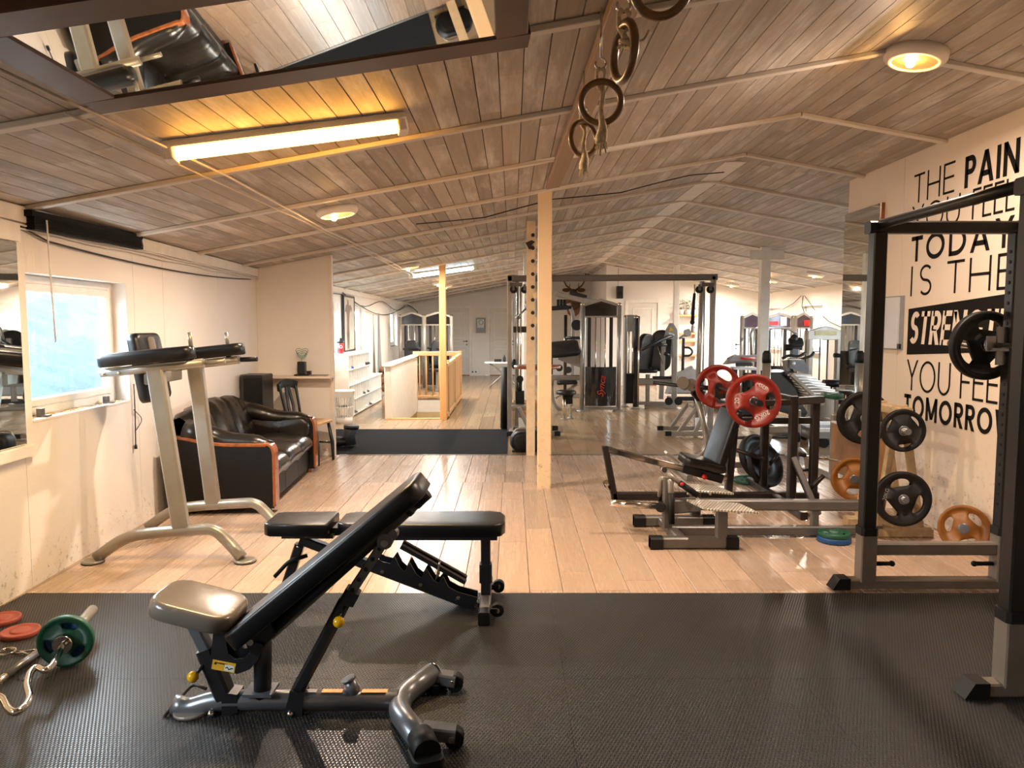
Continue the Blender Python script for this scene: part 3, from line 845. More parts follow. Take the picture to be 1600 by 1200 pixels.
# ================================================================== SOFA
A, B = fl(428, 803), fl(493, 737)
u = (B - A).normalized(); vv = V((-u.y, u.x, 0)); LS = (B - A).length + .06; DP = .80
rz = math.atan2(u.y, u.x)
sofa = thing('sofa', 'black leather three seat sofa with red wood arm trim against the left wall', 'sofa', A, rz=rz)
I3 = lambda mb, nm, mat, **k: part(nm, mb, mat, sofa, local=True, **k)       # local frame: x along the length, y towards the wall
AP = [(.0, .05), (.0, .50), (.02, .535), (.08, .545), (.38, .55), (.52, .565), (.66, .60), (.78, .62), (.80, .60), (.80, .05)]
ARM = Matrix(((0, 0, 1, 0), (1, 0, 0, 0), (0, 1, 0, 0), (0, 0, 0, 1)))
for x0, s in ((0.0, -1), (LS - .12, 1)):
    I3(MB().prism(AP, x0, x0 + .12, ARM, ch=.008), 'arm_panel', MT['sofa_side'])
    I3(MB().sweep(chamfer_rect(.126, .024, .005), fillet([(x0 + .06, -.006, .06), (x0 + .06, -.006, .50), (x0 + .06, .02, .555), (x0 + .06, .07, .558)], .05, 4), up=(0, -1, 0), smooth=False), 'wood_trim', MT['redwood'])
    e = x0 + .06 + s * .052
    I3(MB().sweep(chamfer_rect(.026, .028, .005), [(e, .05, .552), (e, .38, .558), (e, .52, .573), (e, .66, .608), (e, .78, .63)], up=(0, 0, 1), smooth=False), 'wood_trim', MT['redwood'])
    top = fillet([(x0 + .06 - s * .02, .015, .545), (x0 + .06 - s * .03, .12, .56), (x0 + .06 - s * .05, .38, .575), (x0 + .06 - s * .06, .54, .625), (x0 + .06 - s * .05, .70, .665)], .1, 3)
    n = len(top); m = MB().sweep(circle2(.105, 14, .075), top, up=(0, 0, 1), scale=[.35 + .35 * min(1, i / 3) + .5 * (i / (n - 1)) for i in range(n)])
    I3(m, 'arm_cushion', MT['sofa'])
    I3(MB().pad(Matrix(((0, 0, -s, x0 + .06 - s * .055), (1, 0, 0, .36), (0, 1, 0, .46), (0, 0, 0, 1))), .66, .24, .075, .1, .04, .02), 'inner_arm_pad', MT['sofa'])
for i in range(3):
    x0 = .125 + i * (LS - .25) / 3; x1 = .125 + (i + 1) * (LS - .25) / 3
    I3(MB().prism(round_rect(x1 - x0 - .004, .70, .01), .06, .27, Matrix.Translation(((x0 + x1) / 2, .40, 0)), ch=.004), 'base_panel', MT['sofa_side'])
    m = MB(); W = x1 - x0
    nx, ny = 14, 16; vs = []; ph = random.random() * 6
    for j in range(ny + 1):
        tt = j / ny
        if tt < .35: a = tt / .35; y, z = .05 - .045 * math.sin(a * math.pi), .25 + .10 * a; z = .25 + .16 * a
        else: a = (tt - .35) / .65; y, z = .05 + .60 * a, .41 + .035 * math.sin(a * math.pi) - .01 * a
        for k in range(nx + 1):
            s = k / nx; puff = (1 - abs(2 * s - 1) ** 3)
            wr = .006 * math.sin(s * 34 + ph + tt * 5) * max(0, 1 - abs(tt - .4) * 3)
            vs.append((x0 + W * s, y - .012 * puff * (tt < .5), z - .028 * (1 - puff) + wr))
    fs = [(j * (nx + 1) + k, j * (nx + 1) + k + 1, (j + 1) * (nx + 1) + k + 1, (j + 1) * (nx + 1) + k) for j in range(ny) for k in range(nx)]
    m.add(vs, fs, True); I3(m, 'seat_cushion', MT['sofa'])
    m = MB(); vs = []; ph = random.random() * 6
    prof = [(.56, .40), (.565, .5), (.60, .60), (.64, .70), (.68, .78), (.73, .82), (.78, .80), (.805, .72), (.81, .5), (.81, .1)]
    nx = 16
    for y, z in prof:
        for k in range(nx + 1):
            s = k / nx; gx = (x0 + W * s) / LS
            hi = (z - .40) / .42 if z > .4 else 0
            arch = .06 * math.sin(math.pi * gx) - .06
            puff = (1 - abs(2 * s - 1) ** 4)
            wr = .010 * math.sin(s * 15 + ph + hi * 4) * (.3 + hi) * puff
            vs.append((x0 + W * s, y - .03 * puff * (y < .7) + .02 + wr, z + arch * hi * 1.2 - .03 * (1 - puff) * hi + .03 * hi))
    fs = [(j * (nx + 1) + k, j * (nx + 1) + k + 1, (j + 1) * (nx + 1) + k + 1, (j + 1) * (nx + 1) + k) for j in range(len(prof) - 1) for k in range(nx)]
    m.add(vs, fs, True); I3(m, 'back_cushion', MT['sofa'])
for x in (.08, LS - .08):
    for y in (.06, .74): I3(MB().cyl((x, y, 0), (x, y, .07), .025, 10), 'foot', MT['redwood'])
# tall black loudspeaker standing behind the sofa corner
th = thing('loudspeaker', 'tall black cabinet with a slanted edge standing behind the sofa end', 'loudspeaker', (-2.73, 7.82, 0))
m = MB().prism([(-2.86, 7.72), (-2.80, 7.64), (-2.60, 7.64), (-2.60, 7.98), (-2.86, 7.98)], 0, .98, ch=.012); part('cabinet', m, MT['black'], th)
m = MB().bb((-2.79, 7.628, .08), (-2.61, 7.642, .95)); part('grille', m, MT['rubber'], th)
# wooden chair with a dark frame beside the partition
ch = thing('wooden_chair', 'dark painted chair with a pale wooden seat between sofa and partition', 'chair', (-2.22, 8.0, 0), rz=R(-12))
cp = lambda nm, mb, mat: part(nm, mb, mat, ch, local=True)
MT['darkgreen'] = M('dark_chair_paint', '#1c2529', .4)
cp('seat', MB().pad(Matrix.Translation((0, 0, .43)), .40, .40, .03, .06, .012, .0), MT['pine'])
for sx in (-1, 1):
    for sy in (-1, 1): cp('leg', MB().tube([(sx * .15, sy * .15, .43), (sx * .185, sy * .175, .2), (sx * .19, sy * .18, 0)], .018, 8, scale=[1, 1.2, .8]), MT['darkgreen'])
for sy in (-1, 1): cp('stretcher', MB().cyl((-.17, sy * .165, .2), (.17, sy * .165, .2), .011, 8), MT['darkgreen'])
for sy in (-1, 1): cp('back_post', MB().tube([(-.18, sy * .15, .45), (-.20, sy * .155, .6), (-.24, sy * .17, .80), (-.26, sy * .17, .86)], .016, 8), MT['darkgreen'])
cp('crest_rail', MB().sweep(chamfer_rect(.025, .09, .01), [(-.25, -.2, .83), (-.27, -.08, .86), (-.275, 0, .87), (-.27, .08, .86), (-.25, .2, .83)], up=(0, 0, 1)), MT['darkgreen'])
for sy in (-.04, .04): cp('splat', MB().bars([(-.185, sy * .7, .45), (-.215, sy * 1.3, .62), (-.255, sy * .6, .83)], .05, .014, up=(1, 0, 0)), MT['darkgreen'])

# ================================================================== DIP STATION
YN, YF = 4.60, 5.30
ds = thing('dip_station', 'champagne metal dip and knee raise station with black arm pads by the window', 'exercise machine', (at(262, 860, YN).x, 4.95, 0))
def dp(nm, mb, mat, **k): return part(nm, mb, mat, ds, **k)
archN = fillet([fl(150, 872, .03), at(196, 838, YN), at(252, 831, YN), at(335, 826, YN), at(356, 846, YN), fl(378, 871, .03)], .16, 6)
dxx = at(300, 830, YN)
dp('base_tube', MB().tube(archN, .037, 14), MT['champagne'])
archF = [V((p.x * 1.0 + (-.02 if i < 12 else .02), YF + (p.y - YN), p.z)) for i, p in enumerate(archN)]
dp('base_tube', MB().tube(archF, .037, 14), MT['champagne'])
for a in (archN, archF):
    for p, s in ((a[0], -1), (a[-1], 1)):
        fp_ = dp('foot_plate', MB().lathe([(.058, 0), (.066, .004), (.066, .014), (.06, .02)], Matrix.Translation((p.x + .02 * s, p.y, 0)), 20), MT['champagne'])
        part('rubber_foot', MB().lathe([(.066, 0), (.068, .002), (.068, .006), (.066, .007)], Matrix.Translation((p.x + .02 * s, p.y, 0)), 20), MT['rubber'], fp_)
AN, AF = 4.66, 5.16
lb, lt = at(283, 824, YN), at(243, 578, AN)
rb_, rt = at(334, 794, YF), at(305, 572, AF)
for a, b in ((lb, lt), (rb_, rt)): dp('upright', MB().bar(a, b, .105, .06, up=(0, 1, 0), ch=.012), MT['champagne'])
na, nbp = at(158, 583, AN), at(318, 567, AN)
fa, fb = at(250, 576, AF), at(374, 562, AF)
for a, b in ((na, nbp), (fa, fb)):
    dp('arm_tube', MB().cyl(a, b, .029, 14), MT['champagne'])
    x = (b - a).normalized()
    o_ = a + x * .30 + V((0, 0, .032))
    dp('arm_pad', MB().pad(frame(o_, x), .60, .13, .085, .045, .028, .004), MT['leather'])
    dp('pad_bracket', MB().bar(a + x * .06 + V((0, 0, .02)), a + x * .56 + V((0, 0, .02)), .07, .012), MT['champagne'])
for a, yy in ((at(300, 560, AN), AN), (at(357, 556, AF), AF)):
    dp('peg_collar', MB().cyl(a + V((0, 0, -.015)), a + V((-.004, 0, .075)), .017, 12), MT['black'])
    dp('peg', MB().cyl(a + V((-.004, 0, .075)), a + V((-.012, 0, .165)), .013, 12), MT['champagne'])
h = at(376, 562, AF); dp('grip', MB().cyl(h, at(402, 561, AF), .017, 12), MT['rubber'])
h = at(320, 567, AN); dp('handle_stub', MB().cyl(h, at(352, 564, AN), .014, 12), MT['champagne'])
for p in (at(162, 585, AN - .028), at(186, 583, AN - .028)): dp('bolt', MB().ball(p, .012, 10), MT['chrome'])
cb_ = at(226, 575, 4.92)
bx = V((0, 1, 0)); bz = V((1, 0, .17)).normalized()
Mb = frame(cb_, bx, bz)
dp('back_pad', MB().pad(Mb, .34, .46, .075, .05, .03, .01), MT['leather'])
dp('back_pad_inset', MB().pad(Mb @ Matrix.Translation((0, .02, .07)), .09, .36, .016, .02, .006, .004), MT['leather_grey'])
dp('cross_bar', MB().bar(V((lt.x - .05, AN, lt.z - .06)), V((rt.x - .12, AF, rt.z - .06)), .05, .07), MT['champagne'])

# ================================================================== GYM MAT OF INTERLOCKING TILES
gm = thing('gym_mat', 'black studded interlocking rubber mat covering the near floor', 'mat', (0, 2.2, 0))
def jig(a, b, n, amp, sgn):
    """edge a->b with n jigsaw knobs"""
    a, b = V(a), V(b); d = (b - a); Ln = d.length; d = d / Ln; nn = V((-d.y, d.x)) * sgn
    out = [a]
    for i in range(n):
        c = a + d * Ln * (i + .5) / n
        s = amp if i % 2 == 0 else -amp
        for t, h in ((-.9, 0), (-.7, .7), (-.95, 1.4), (-.5, 2.0), (.5, 2.0), (.95, 1.4), (.7, .7), (.9, 0)):
            out.append(c + d * (t * amp * 1.1) + nn * (s * h * .6))
    return out
TS = 1.0
def tile(x0, x1, y0, y1, le, be, re, te):
    E = lambda a, b, on, s: jig(a, b, 8, .016, s) if on else [V(a)]
    o = E((x0, y0), (x1, y0), be, 1) + E((x1, y0), (x1, y1), re, 1) + E((x1, y1), (x0, y1), te, 1) + E((x0, y1), (x0, y0), le, 1)
    return [(p.x, p.y) for p in o]
xs = [-2.70, -1.78, -.78, .22, 1.22, 2.22, 3.11]; ys = [4.0, 3.0, 2.0, 1.0, 0.0]
for i in range(6):
    for j in range(4):
        x0, x1, y1, y0 = (LX(ys[j + 1]) + .004 if i == 0 else xs[i] + .0008), xs[i + 1] - .0008, ys[j] - .0008, ys[j + 1] + .0008
        m = MB(); out = tile(x0, x1, y0, y1, i > 0, j < 3, i < 5, j > 0)
        n = len(out); b = 0
        m.v += [V((x, y, .011)) for x, y in out] + [V((x, y, .0)) for x, y in out]
        m.f.append(list(range(n))); m.sm.append(False)
        for k in range(n): m.f.append([k, n + k, n + (k + 1) % n, (k + 1) % n]); m.sm.append(False)
        part('mat_tile', m, MT['mat'], gm)
MZ = .011
m = MB().bb((-2.56, 8.47, 0), (-.055, 10.5, .009))
solo('rug', m, MT['rug'], 'dark rectangular rug lying in the passage behind the partition', 'rug', (-1.3, 9.5, 0))

# ================================================================== WEIGHT PLATES
def plate_mb(Rr, T, bore, holes=3, hmid=.60, hh=.155, hw=34, hub=.30, N=72, rot=90):
    """grip plate in its own frame, axis along z, centred; holes are bean shaped grips"""
    mb = MB(); vs = []; K = 7
    info = []
    for i in range(N):
        a = 360 * i / N
        op = 0
        if holes:
            d = ((a - rot + 180 / holes) % (360 / holes)) - 180 / holes
            s = d / hw
            op = math.sqrt(max(0, 1 - s * s)) if abs(s) < 1 else 0
        info.append(op)
        ca, sa = math.cos(R(a)), math.sin(R(a))
        ri, ro = (hmid - hh * op) * Rr, (hmid + hh * op) * Rr
        web = T * .30
        pr = [(bore, T * .5), (hub * Rr * .8, T * .5), (hub * Rr, web), (min(ri, .99 * Rr), web), (ro, web), (.83 * Rr, web), (.87 * Rr, T * .5), (.975 * Rr, T * .5), (Rr, T * .36)]
        K = len(pr)
        vs += [(r * ca, r * sa, z) for r, z in pr] + [(r * ca, r * sa, -z) for r, z in pr]
    fs = []
    W = 2 * K
    for i in range(N):
        j = (i + 1) % N
        opn = info[i] > 0 and info[j] > 0
        half = (info[i] > 0) != (info[j] > 0)
        for k in range(K - 1):
            if k == 3:
                if opn:
                    fs.append((i * W + 3, i * W + K + 3, j * W + K + 3, j * W + 3)); fs.append((i * W + 4, j * W + 4, j * W + K + 4, i * W + K + 4)); continue
                if half: pass
            fs.append((i * W + k, i * W + k + 1, j * W + k + 1, j * W + k))
            fs.append((i * W + K + k, j * W + K + k, j * W + K + k + 1, i * W + K + k + 1))
        fs.append((i * W + K - 1, i * W + 2 * K - 1, j * W + 2 * K - 1, j * W + K - 1))
        fs.append((i * W, j * W, j * W + K, i * W + K))
    mb.add(vs, fs, True)
    return mb
def plate(name, label, c, ax, Rr, T, mat, bore=.026, up=(0, 0, 1), text=None, tmat=None, group=None, ring=None, **kw):
    c = V(c); z = V(ax).normalized(); x = V(up).cross(z)
    x = x.normalized() if x.length > 1e-4 else V((1, 0, 0)); y = z.cross(x)
    M4 = Matrix(((x.x, y.x, z.x, c.x), (x.y, y.y, z.y, c.y), (x.z, y.z, z.z, c.z), (0, 0, 0, 1)))
    base = c - V((0, 0, min(c.z, Rr if abs(z.z) < .9 else T / 2)))
    th = thing(name, label, 'weight plate', base, group)
    mb = plate_mb(Rr, T, bore, **kw); mb.v = [M4 @ p for p in mb.v]
    disc = part('disc', mb, mat, th)
    r2 = MB().lathe([(bore * .98, -T * .52), (bore * 1.35, -T * .52), (bore * 1.35, T * .52), (bore * .98, T * .52)], M4, 24); part('bore_ring', r2, MT[ring or 'gunmetal'], th)
    if text:
        for body, ang, rr, size in text:
            a = R(ang); Mt = M4 @ Matrix.Translation((rr * Rr * math.cos(a), rr * Rr * math.sin(a), T * .31)) @ Matrix.Rotation(a - math.pi / 2, 4, 'Z')
            words3('print', body, Mt, size, tmat or MT['label_white'], disc, .0012)
    return th

# ================================================================== FRONT INCLINE BENCH
Y0 = 2.74
S = lambda x, y, dy=0.0: V((at(x, y, Y0).x, Y0 + dy, at(x, y, Y0).z))
bench = thing('incline_bench', 'gunmetal adjustable bench with inclined black back pad in the foreground', 'exercise bench', (S(450, 1100).x, Y0, MZ))
def bp(nm, mb, mat, par=None, **k): return part(nm, mb, mat, par or bench, **k)
zm = S(400, 1094).z
main = fillet([V((S(272, 1115).x, Y0, .036)), V((S(296, 1100).x, Y0, zm - .035)), V((S(338, 1094).x, Y0, zm)), V((S(622, 1094).x, Y0, zm))], .12, 6)
bp('base_tube', MB().sweep(circle2(.037, 16, .04), main, up=(0, 0, 1)), MT['gunmetal'])
apex = S(626, 1096); rear = V((apex.x + .145, Y0 + .31, .075)); front = V((apex.x + .15, Y0 - .31, .065))
r0 = fl(676, 1052, .075); f0 = fl(664, 1166, .07)
vpath = fillet([r0 + (r0 - apex) * .02, apex + V((.0, .06, -.005)), apex + V((.0, -.06, -.005)), f0], .14, 7)
bp('cross_foot', MB().tube(vpath, .042, 16), MT['gunmetal'])
fd = (f0 - apex); fd.z = 0; fd.normalize()
sd = V((-fd.y, fd.x, 0))
Mf = frame(f0 + V((0, 0, -.07 + MZ)) + fd * .01, fd)
bp('rubber_boot', MB().prism(round_rect(.12, .11, .03), 0, .045, Mf, ch=.004).sweep(circle2(.047, 16), [f0 - fd * .06 + V((0, 0, .002)), f0 + fd * .035 - V((0, 0, .004))]), MT['rubber'])
rd = (r0 - apex); rd.z = 0; rd.normalize()
bp('rubber_boot', MB().prism(round_rect(.10, .10, .03), 0, .04, frame(r0 + V((0, 0, -.075 + MZ)), rd), ch=.004), MT['rubber'])
bp('end_cap', MB().cyl(r0 + rd * .005, r0 + rd * .012, .040, 16), MT['chrome'])
for p in (r0, f0):
    a = p + V((-.02, .0, -.01)) if p is r0 else p + V((-.02, .10, .0))
    q = a + V((.105, -.01 if p is r0 else .0, -.012))
    wb = bp('wheel_bracket', MB().bar(a, q + V((.012, 0, 0)), .062, .048, ch=.006), MT['gunmetal'])
    c = q + V((.008, 0, -.012)); c.z = .034 + MZ
    w = bp('wheel', MB().cyl(c + V((0, -.022, 0)), c + V((0, .022, 0)), .034, 18), MT['rubber'], wb)
    bp('bolt', MB().cyl(c + V((-.01, -.038, .01)), c + V((-.01, -.03, .01)), .011, 10), MT['chrome'], wb)
# foot and pull handle at the left end
ft = fl(287, 1128, MZ)
bp('foot_plate', MB().prism(round_rect(.13, .15, .06), MZ, MZ + .012, Matrix.Translation((ft.x, Y0, 0)), ch=.003), MT['steel'])
hb = [S(318, 1108, -.05), S(268, 1114, -.06), S(292, 1086, .07), S(322, 1090, .05)]
hb = [S(300, 1118, -.055), S(263, 1112, -.065), S(287, 1084, .085), S(312, 1088, .06)]
bp('pull_handle', MB().tube(fillet(hb, .03, 4), .007, 8), MT['black'])
bp('seat_post', MB().tube([S(410, 1090), S(411, 975)], .034, 16), MT['black'])
bp('post_flange', MB().box((S(408, 1082).x, Y0, S(408, 1078).z), (.11, .10, .012)), MT['gunmetal'])
bp('bumper_post', MB().tube([S(556, 1086), S(545, 1062)], .024, 14), MT['gunmetal'])
bp('bumper_cap', MB().tube([S(545.5, 1063), S(543.5, 1059)], .028, 14), MT['gunmetal'])
lk = bp('seat_sleeve', MB().bar(S(353, 1088), S(322, 1012), .065, .07, up=(0, 1, 0)), MT['black'])
bp('seat_slider', MB().bar(S(324, 1016), S(300, 968), .045, .05, up=(0, 1, 0)), MT['gunmetal'])
kn = bp('knob', MB().ball(S(312, 1046, -.06), .0215, 18), MT['yellow'], lk)
bp('knob_stem', MB().cyl(S(312, 1046, -.055), S(326, 1030, -.02), .009, 10), MT['black'])
bp('pivot_lug', MB().prism([(0, -.045), (.06, -.02), (.06, .05), (0, .06)], -.036, .036, frame(S(352, 1098), (1, 0, 0), (0, -1, 0))), MT['black'])
bp('pivot_lug', MB().prism([(-.02, -.06), (.05, -.06), (.06, .03), (.01, .05)], -.042, .042, frame(S(455, 1090), (1, 0, 0), (0, -1, 0))), MT['black'])
for p in (S(337, 1106, -.045), S(459, 1106, -.045)): bp('bolt', MB().ball(p, .014, 12), MT['chrome'])
# J shaped side plates that carry seat and back
J = [(342, 976), (360, 976), (361, 1002), (364, 1013), (374, 1021), (388, 1020), (398, 1010), (404, 994), (418, 998), (410, 1022), (398, 1036), (380, 1043), (360, 1041), (345, 1034), (338, 1016)]
for dy in (-.052, .044):
    m = MB(); pts = [S(x, y, dy) for x, y in J]; n = len(pts)
    m.add(pts + [p + V((0, .008, 0)) for p in pts], [list(range(n)), list(range(2 * n - 1, n - 1, -1))] + [(k, n + k, n + (k + 1) % n, (k + 1) % n) for k in range(n)])
    jp = bp('side_plate', m, MT['black'])
stk = frame(S(358, 1031, -.054), S(376, 1035) - S(340, 1028), (0, -1, 0))
lab = bp('warning_sticker', MB().box((0, 0, 0), (.088, .038, .001), stk), MT['label_yellow'])
bp('sticker_patch', MB().box((.022, -.003, .0008), (.036, .024, .001), stk), MT['label_white'], lab)
bp('sticker_figure', MB().tube([stk @ V((.008 + .007 * i, -.004 + .005 * math.sin(i * 2.2), .0016)) for i in range(5)], .0022, 5), MT['black'], lab)
bp('sticker_triangle', MB().add([stk @ V(p) for p in ((-.038, .002, .0012), (-.026, .002, .0012), (-.032, .014, .0012))], [(0, 1, 2)]), MT['black'], lab)
words3('sticker_text', 'WARNING', stk @ Matrix.Translation((-.008, .009, .001)), .009, MT['black'], lab, .0003)
# back support arm
arm = bp('support_sleeve', MB().bar(S(458, 1092), S(541, 936), .05, .052, up=(0, 1, 0), ch=.012), MT['black'])
bp('support_bar', MB().bar(S(534, 948), S(603, 842), .036, .036, up=(0, 1, 0)), MT['gunmetal'])
for k in range(5):
    t_ = .18 + k * .17; p = S(541, 936).lerp(S(603, 842), t_); d = (S(603, 842) - S(541, 936)).normalized(); nn = V((d.z, 0, -d.x))
    bp('adjust_hole', MB().cyl(p + V((0, -.0195, 0)), p + V((0, -.0178, 0)), .0085, 10), MT['rubber'])
bp('sleeve_clamp', MB().bar(S(543, 940), S(553, 921), .058, .062, up=(0, 1, 0)), MT['black'])
bp('knob', MB().ball(S(535, 962, -.06), .0215, 18), MT['yellow'], arm)
bp('knob_stem', MB().cyl(S(536, 960, -.05), S(541, 945, -.02), .008, 8), MT['black'])
bp('pivot_bracket', MB().cyl(S(603, 843, -.03), S(603, 843, .03), .03, 18).cyl(S(612, 834, -.02), S(612, 834, .03), .024, 16), MT['gunmetal'])
bp('bolt', MB().cyl(S(603, 845, -.036), S(603, 845, -.03), .014, 12), MT['chrome'])
# cushions
dS = S(372, 962) - S(246, 930)
Ms = frame(S(309, 950) - V((0, 0, .022)), dS, (0, 0, 1))
seat = bp('seat', MB().pad(Ms, dS.length * 1.02, .28, .066, .085, .022, .006), MT['leather_grey'])
dB = S(662, 752) - S(372, 990)
Mb = frame((S(662, 752) + S(372, 990)) / 2 + V((.02, 0, -.028)), dB, (-1, 0, 1))
bl = dB.length
back = bp('backrest', MB().pad(Mb, bl, .28, .07, .07, .014, .004), MT['leather'])
fr_ = S(431, 996) ; to_ = S(668, 782)
bp('back_tube', MB().tube([S(421, 990), S(658, 776)], .027, 14), MT['black'])
bp('end_cap', MB().tube([S(649, 784), S(667, 768)], .029, 14), MT['rubber'])
for k in (.9, .955): p = S(421, 990).lerp(S(658, 776), k); bp('tube_clamp', MB().tube([p, p + (S(662, 783) - S(425, 995)).normalized() * .02], .030, 14), MT['rubber'])
bp('back_bracket', MB().prism([(x, y) for x, y in ((-.05, -.03), (.08, -.02), (.10, .03), (-.02, .04))], -.04, .04, frame(S(405, 1000), dB, (0, -1, 0))), MT['black'])
bp('bolt', MB().cyl(S(397, 996, -.046), S(397, 996, -.04), .013, 12), MT['chrome'])
for x0, x1, mt in ((472, 496, 'grey'), (504, 536, 'sticker'), (566, 606, 'sticker')):
    a, b = S(x0, 1081), S(x1, 1081); zz = .05 + (S(500, 1094).z - .05) + .0395
    bp('tube_sticker', MB().bb((a.x, Y0 - .018, zz), (b.x, Y0 + .008, zz + .0012)), MT[mt])

# ================================================================== SECOND BENCH (flat) BEHIND
YB2 = 3.82
S2 = lambda x, y, dy=0.0: V((at(x, y, YB2).x, YB2 + dy, at(x, y, YB2).z))
b2 = thing('flat_bench', 'black adjustable bench laid flat on the edge of the mat', 'exercise bench', (S2(620, 960).x, YB2, 0))
def b2p(nm, mb, mat, **k): return part(nm, mb, mat, b2, **k)
zt = .487
xa, xb = at(408, 832, 3.68).x, at(508, 832, 3.68).x
tr = [(-.16, -.10), (-.13, -.125), (.16, -.14), (.175, -.12), (.175, .12), (.16, .14), (-.13, .125), (-.16, .10)]
b2p('seat', MB().pad(Matrix.Translation(((xa + xb) / 2, YB2, zt - .068)), 0, 0, .068, er=.012, crown=.004, out=tr), MT['leather'])
xa2, xb2 = at(524, 832, 3.68).x, at(789, 832, 3.68).x
Lb = xb2 - xa2; tp = [(-Lb / 2, -.09), (-Lb / 2 + .05, -.13), (Lb / 2 - .08, -.15), (Lb / 2 - .02, -.12), (Lb / 2, -.06), (Lb / 2, .06), (Lb / 2 - .02, .12), (Lb / 2 - .08, .15), (-Lb / 2 + .05, .13), (-Lb / 2, .09)]
b2p('backrest', MB().pad(Matrix.Translation(((xa2 + xb2) / 2, YB2, zt - .068)), 0, 0, .068, er=.012, crown=.004, out=tp), MT['leather'])
b2p('seat_pan', MB().bb((xa + .09, YB2 - .1, zt - .085), (xb + .03, YB2 + .1, zt - .068)), MT['black'])
b2p('back_pan', MB().bb((xa2 + .02, YB2 - .12, zt - .088), (xb2 - .04, YB2 + .12, zt - .068)), MT['black'])
b2p('hinge', MB().bb((xb - .03, YB2 - .06, zt - .08), (xa2 + .06, YB2 + .06, zt - .04)), MT['black'])
px_ = S2(759, 900).x
b2p('rear_post', MB().bar((px_, YB2, .02), (px_, YB2, zt - .088), .05, .05, up=(0, 1, 0)), MT['black'])
b2p('post_sleeve', MB().bar((px_, YB2, .14), (px_, YB2, .24), .066, .066, up=(0, 1, 0)), MT['black'])
b2p('rear_foot', MB().bar((px_, YB2 - .26, .045), (px_, YB2 + .26, .045), .055, .06), MT['grey'])
for s in (-1, 1): b2p('foot_cap', MB().bar((px_, YB2 + s * .20, .045), (px_, YB2 + s * .275, .045), .06, .068), MT['black'])
for s, z in ((-1, .045), (1, .05)):
    c = V((px_ + .065, YB2 + s * .17, .055)); w2 = b2p('wheel', MB().cyl(c - V((0, .02, 0)), c + V((0, .02, 0)), .033, 18), MT['rubber']); part('wheel_hub', MB().cyl(c - V((0, .024, 0)), c + V((0, .024, 0)), .012, 12), MT['chrome'], w2)
    b2p('wheel_bracket', MB().bar((px_ + .01, c.y, .055), (px_ + .065, c.y, .055), .05, .03), MT['black'])
# main rail sloping from under the seat down to the rear foot, with the toothed ladder
ra, rb2 = S2(545, 866), S2(748, 948)
b2p('main_rail', MB().bar(S2(470, 842), rb2, .05, .055, up=(0, 1, 0)), MT['black'])
tooth = [(590, 868), (600, 873), (612, 876), (619, 866), (627, 882), (634, 888), (642, 874), (652, 892), (660, 898), (668, 884), (679, 902), (686, 906), (694, 896), (702, 912), (716, 920), (746, 928), (745, 948), (712, 936), (660, 916), (600, 894), (590, 886)]
for dy in (-.05, .044):
    m = MB(); pts = [S2(x, y, dy) for x, y in tooth]; n = len(pts)
    m.add(pts + [p + V((0, .006, 0)) for p in pts], [list(range(n)), list(range(2 * n - 1, n - 1, -1))] + [(k, n + k, n + (k + 1) % n, (k + 1) % n) for k in range(n)])
    b2p('toothed_plate', m, MT['black'])
for x, y in ((600, 888), (659, 908), (717, 928), (745, 941)): b2p('bolt', MB().cyl(S2(x, y, -.058), S2(x, y, -.05), .010, 10), MT['chrome'])
for dy in (-.035, .035): b2p('strut', MB().bar(S2(628, 850, dy), S2(728, 906, dy), .022, .035, up=(0, 1, 0)), MT['black'])
b2p('strut_pin', MB().cyl(S2(686, 893, -.07), S2(686, 893, .07), .008, 8).tube(fillet([S2(683, 900, -.07), S2(687, 884, -.07), S2(689, 868, -.07)], .03), .006, 8), MT['chrome'])
b2p('front_post', MB().bar(S2(469, 850), S2(440, 938), .05, .05, up=(0, 1, 0)), MT['black'])
fp = S2(440, 938); b2p('front_foot', MB().bar((fp.x, YB2 - .14, .04), (fp.x, YB2 + .14, .04), .05, .05), MT['black'])
b2p('adjust_handle', MB().tube(fillet([S2(434, 896, -.05), S2(456, 872, -.05), S2(482, 866, -.02)], .03), .011, 10), MT['rubber'])
b2p('bolt', MB().ball(S2(468, 852, -.03), .008, 8), MT['chrome'])

# ================================================================== CURL BARS, SMALL PLATES AND COLLARS ON THE LEFT OF THE MAT
pc = fl(105, 1040, MZ) + V((0, 0, .113))
se = fl(164, 938, .10)
dirb = (se - pc); dirb.z = 0; dirb.normalize()
ez = thing('curl_bar', 'chrome cambered curl bar with a green plate on the mat', 'barbell', V((pc.x, pc.y, MZ)))
part('sleeve', MB().cyl(pc + dirb * .02, pc + dirb * .36, .0245, 18), MT['steel'], ez)
part('collar', MB().cyl(pc - dirb * .05, pc - dirb * .015, .038, 20), MT['chrome'], ez)
side = V((-dirb.y, dirb.x, 0))
def ezp(t, s): return pc - dirb * t + side * s
zz = [(0.03, 0), (.14, 0), (.20, .0), (.27, -.075), (.33, -.075), (.43, .055), (.50, .055), (.60, -.06), (.67, -.06), (.77, .0), (.95, 0)]
zz = [(.03, 0), (.10, 0), (.17, -.04), (.22, -.03), (.27, .045), (.33, .06), (.40, .0), (.47, -.055), (.53, -.055), (.60, .03), (.66, .045), (.8, 0), (1.0, 0)]
ezpts = [pc - dirb * .03] + [fl(x, y, pc.z) for x, y in ((93, 1018), (82, 1040), (72, 1049), (56, 1041), (46, 1052), (42, 1070), (47, 1090), (40, 1104), (24, 1115), (13, 1108), (5, 1091), (-8, 1086), (-40, 1112), (-75, 1145))]
part('shaft', MB().tube(fillet(ezpts, .03, 4), .0135, 14), MT['chrome'], ez)
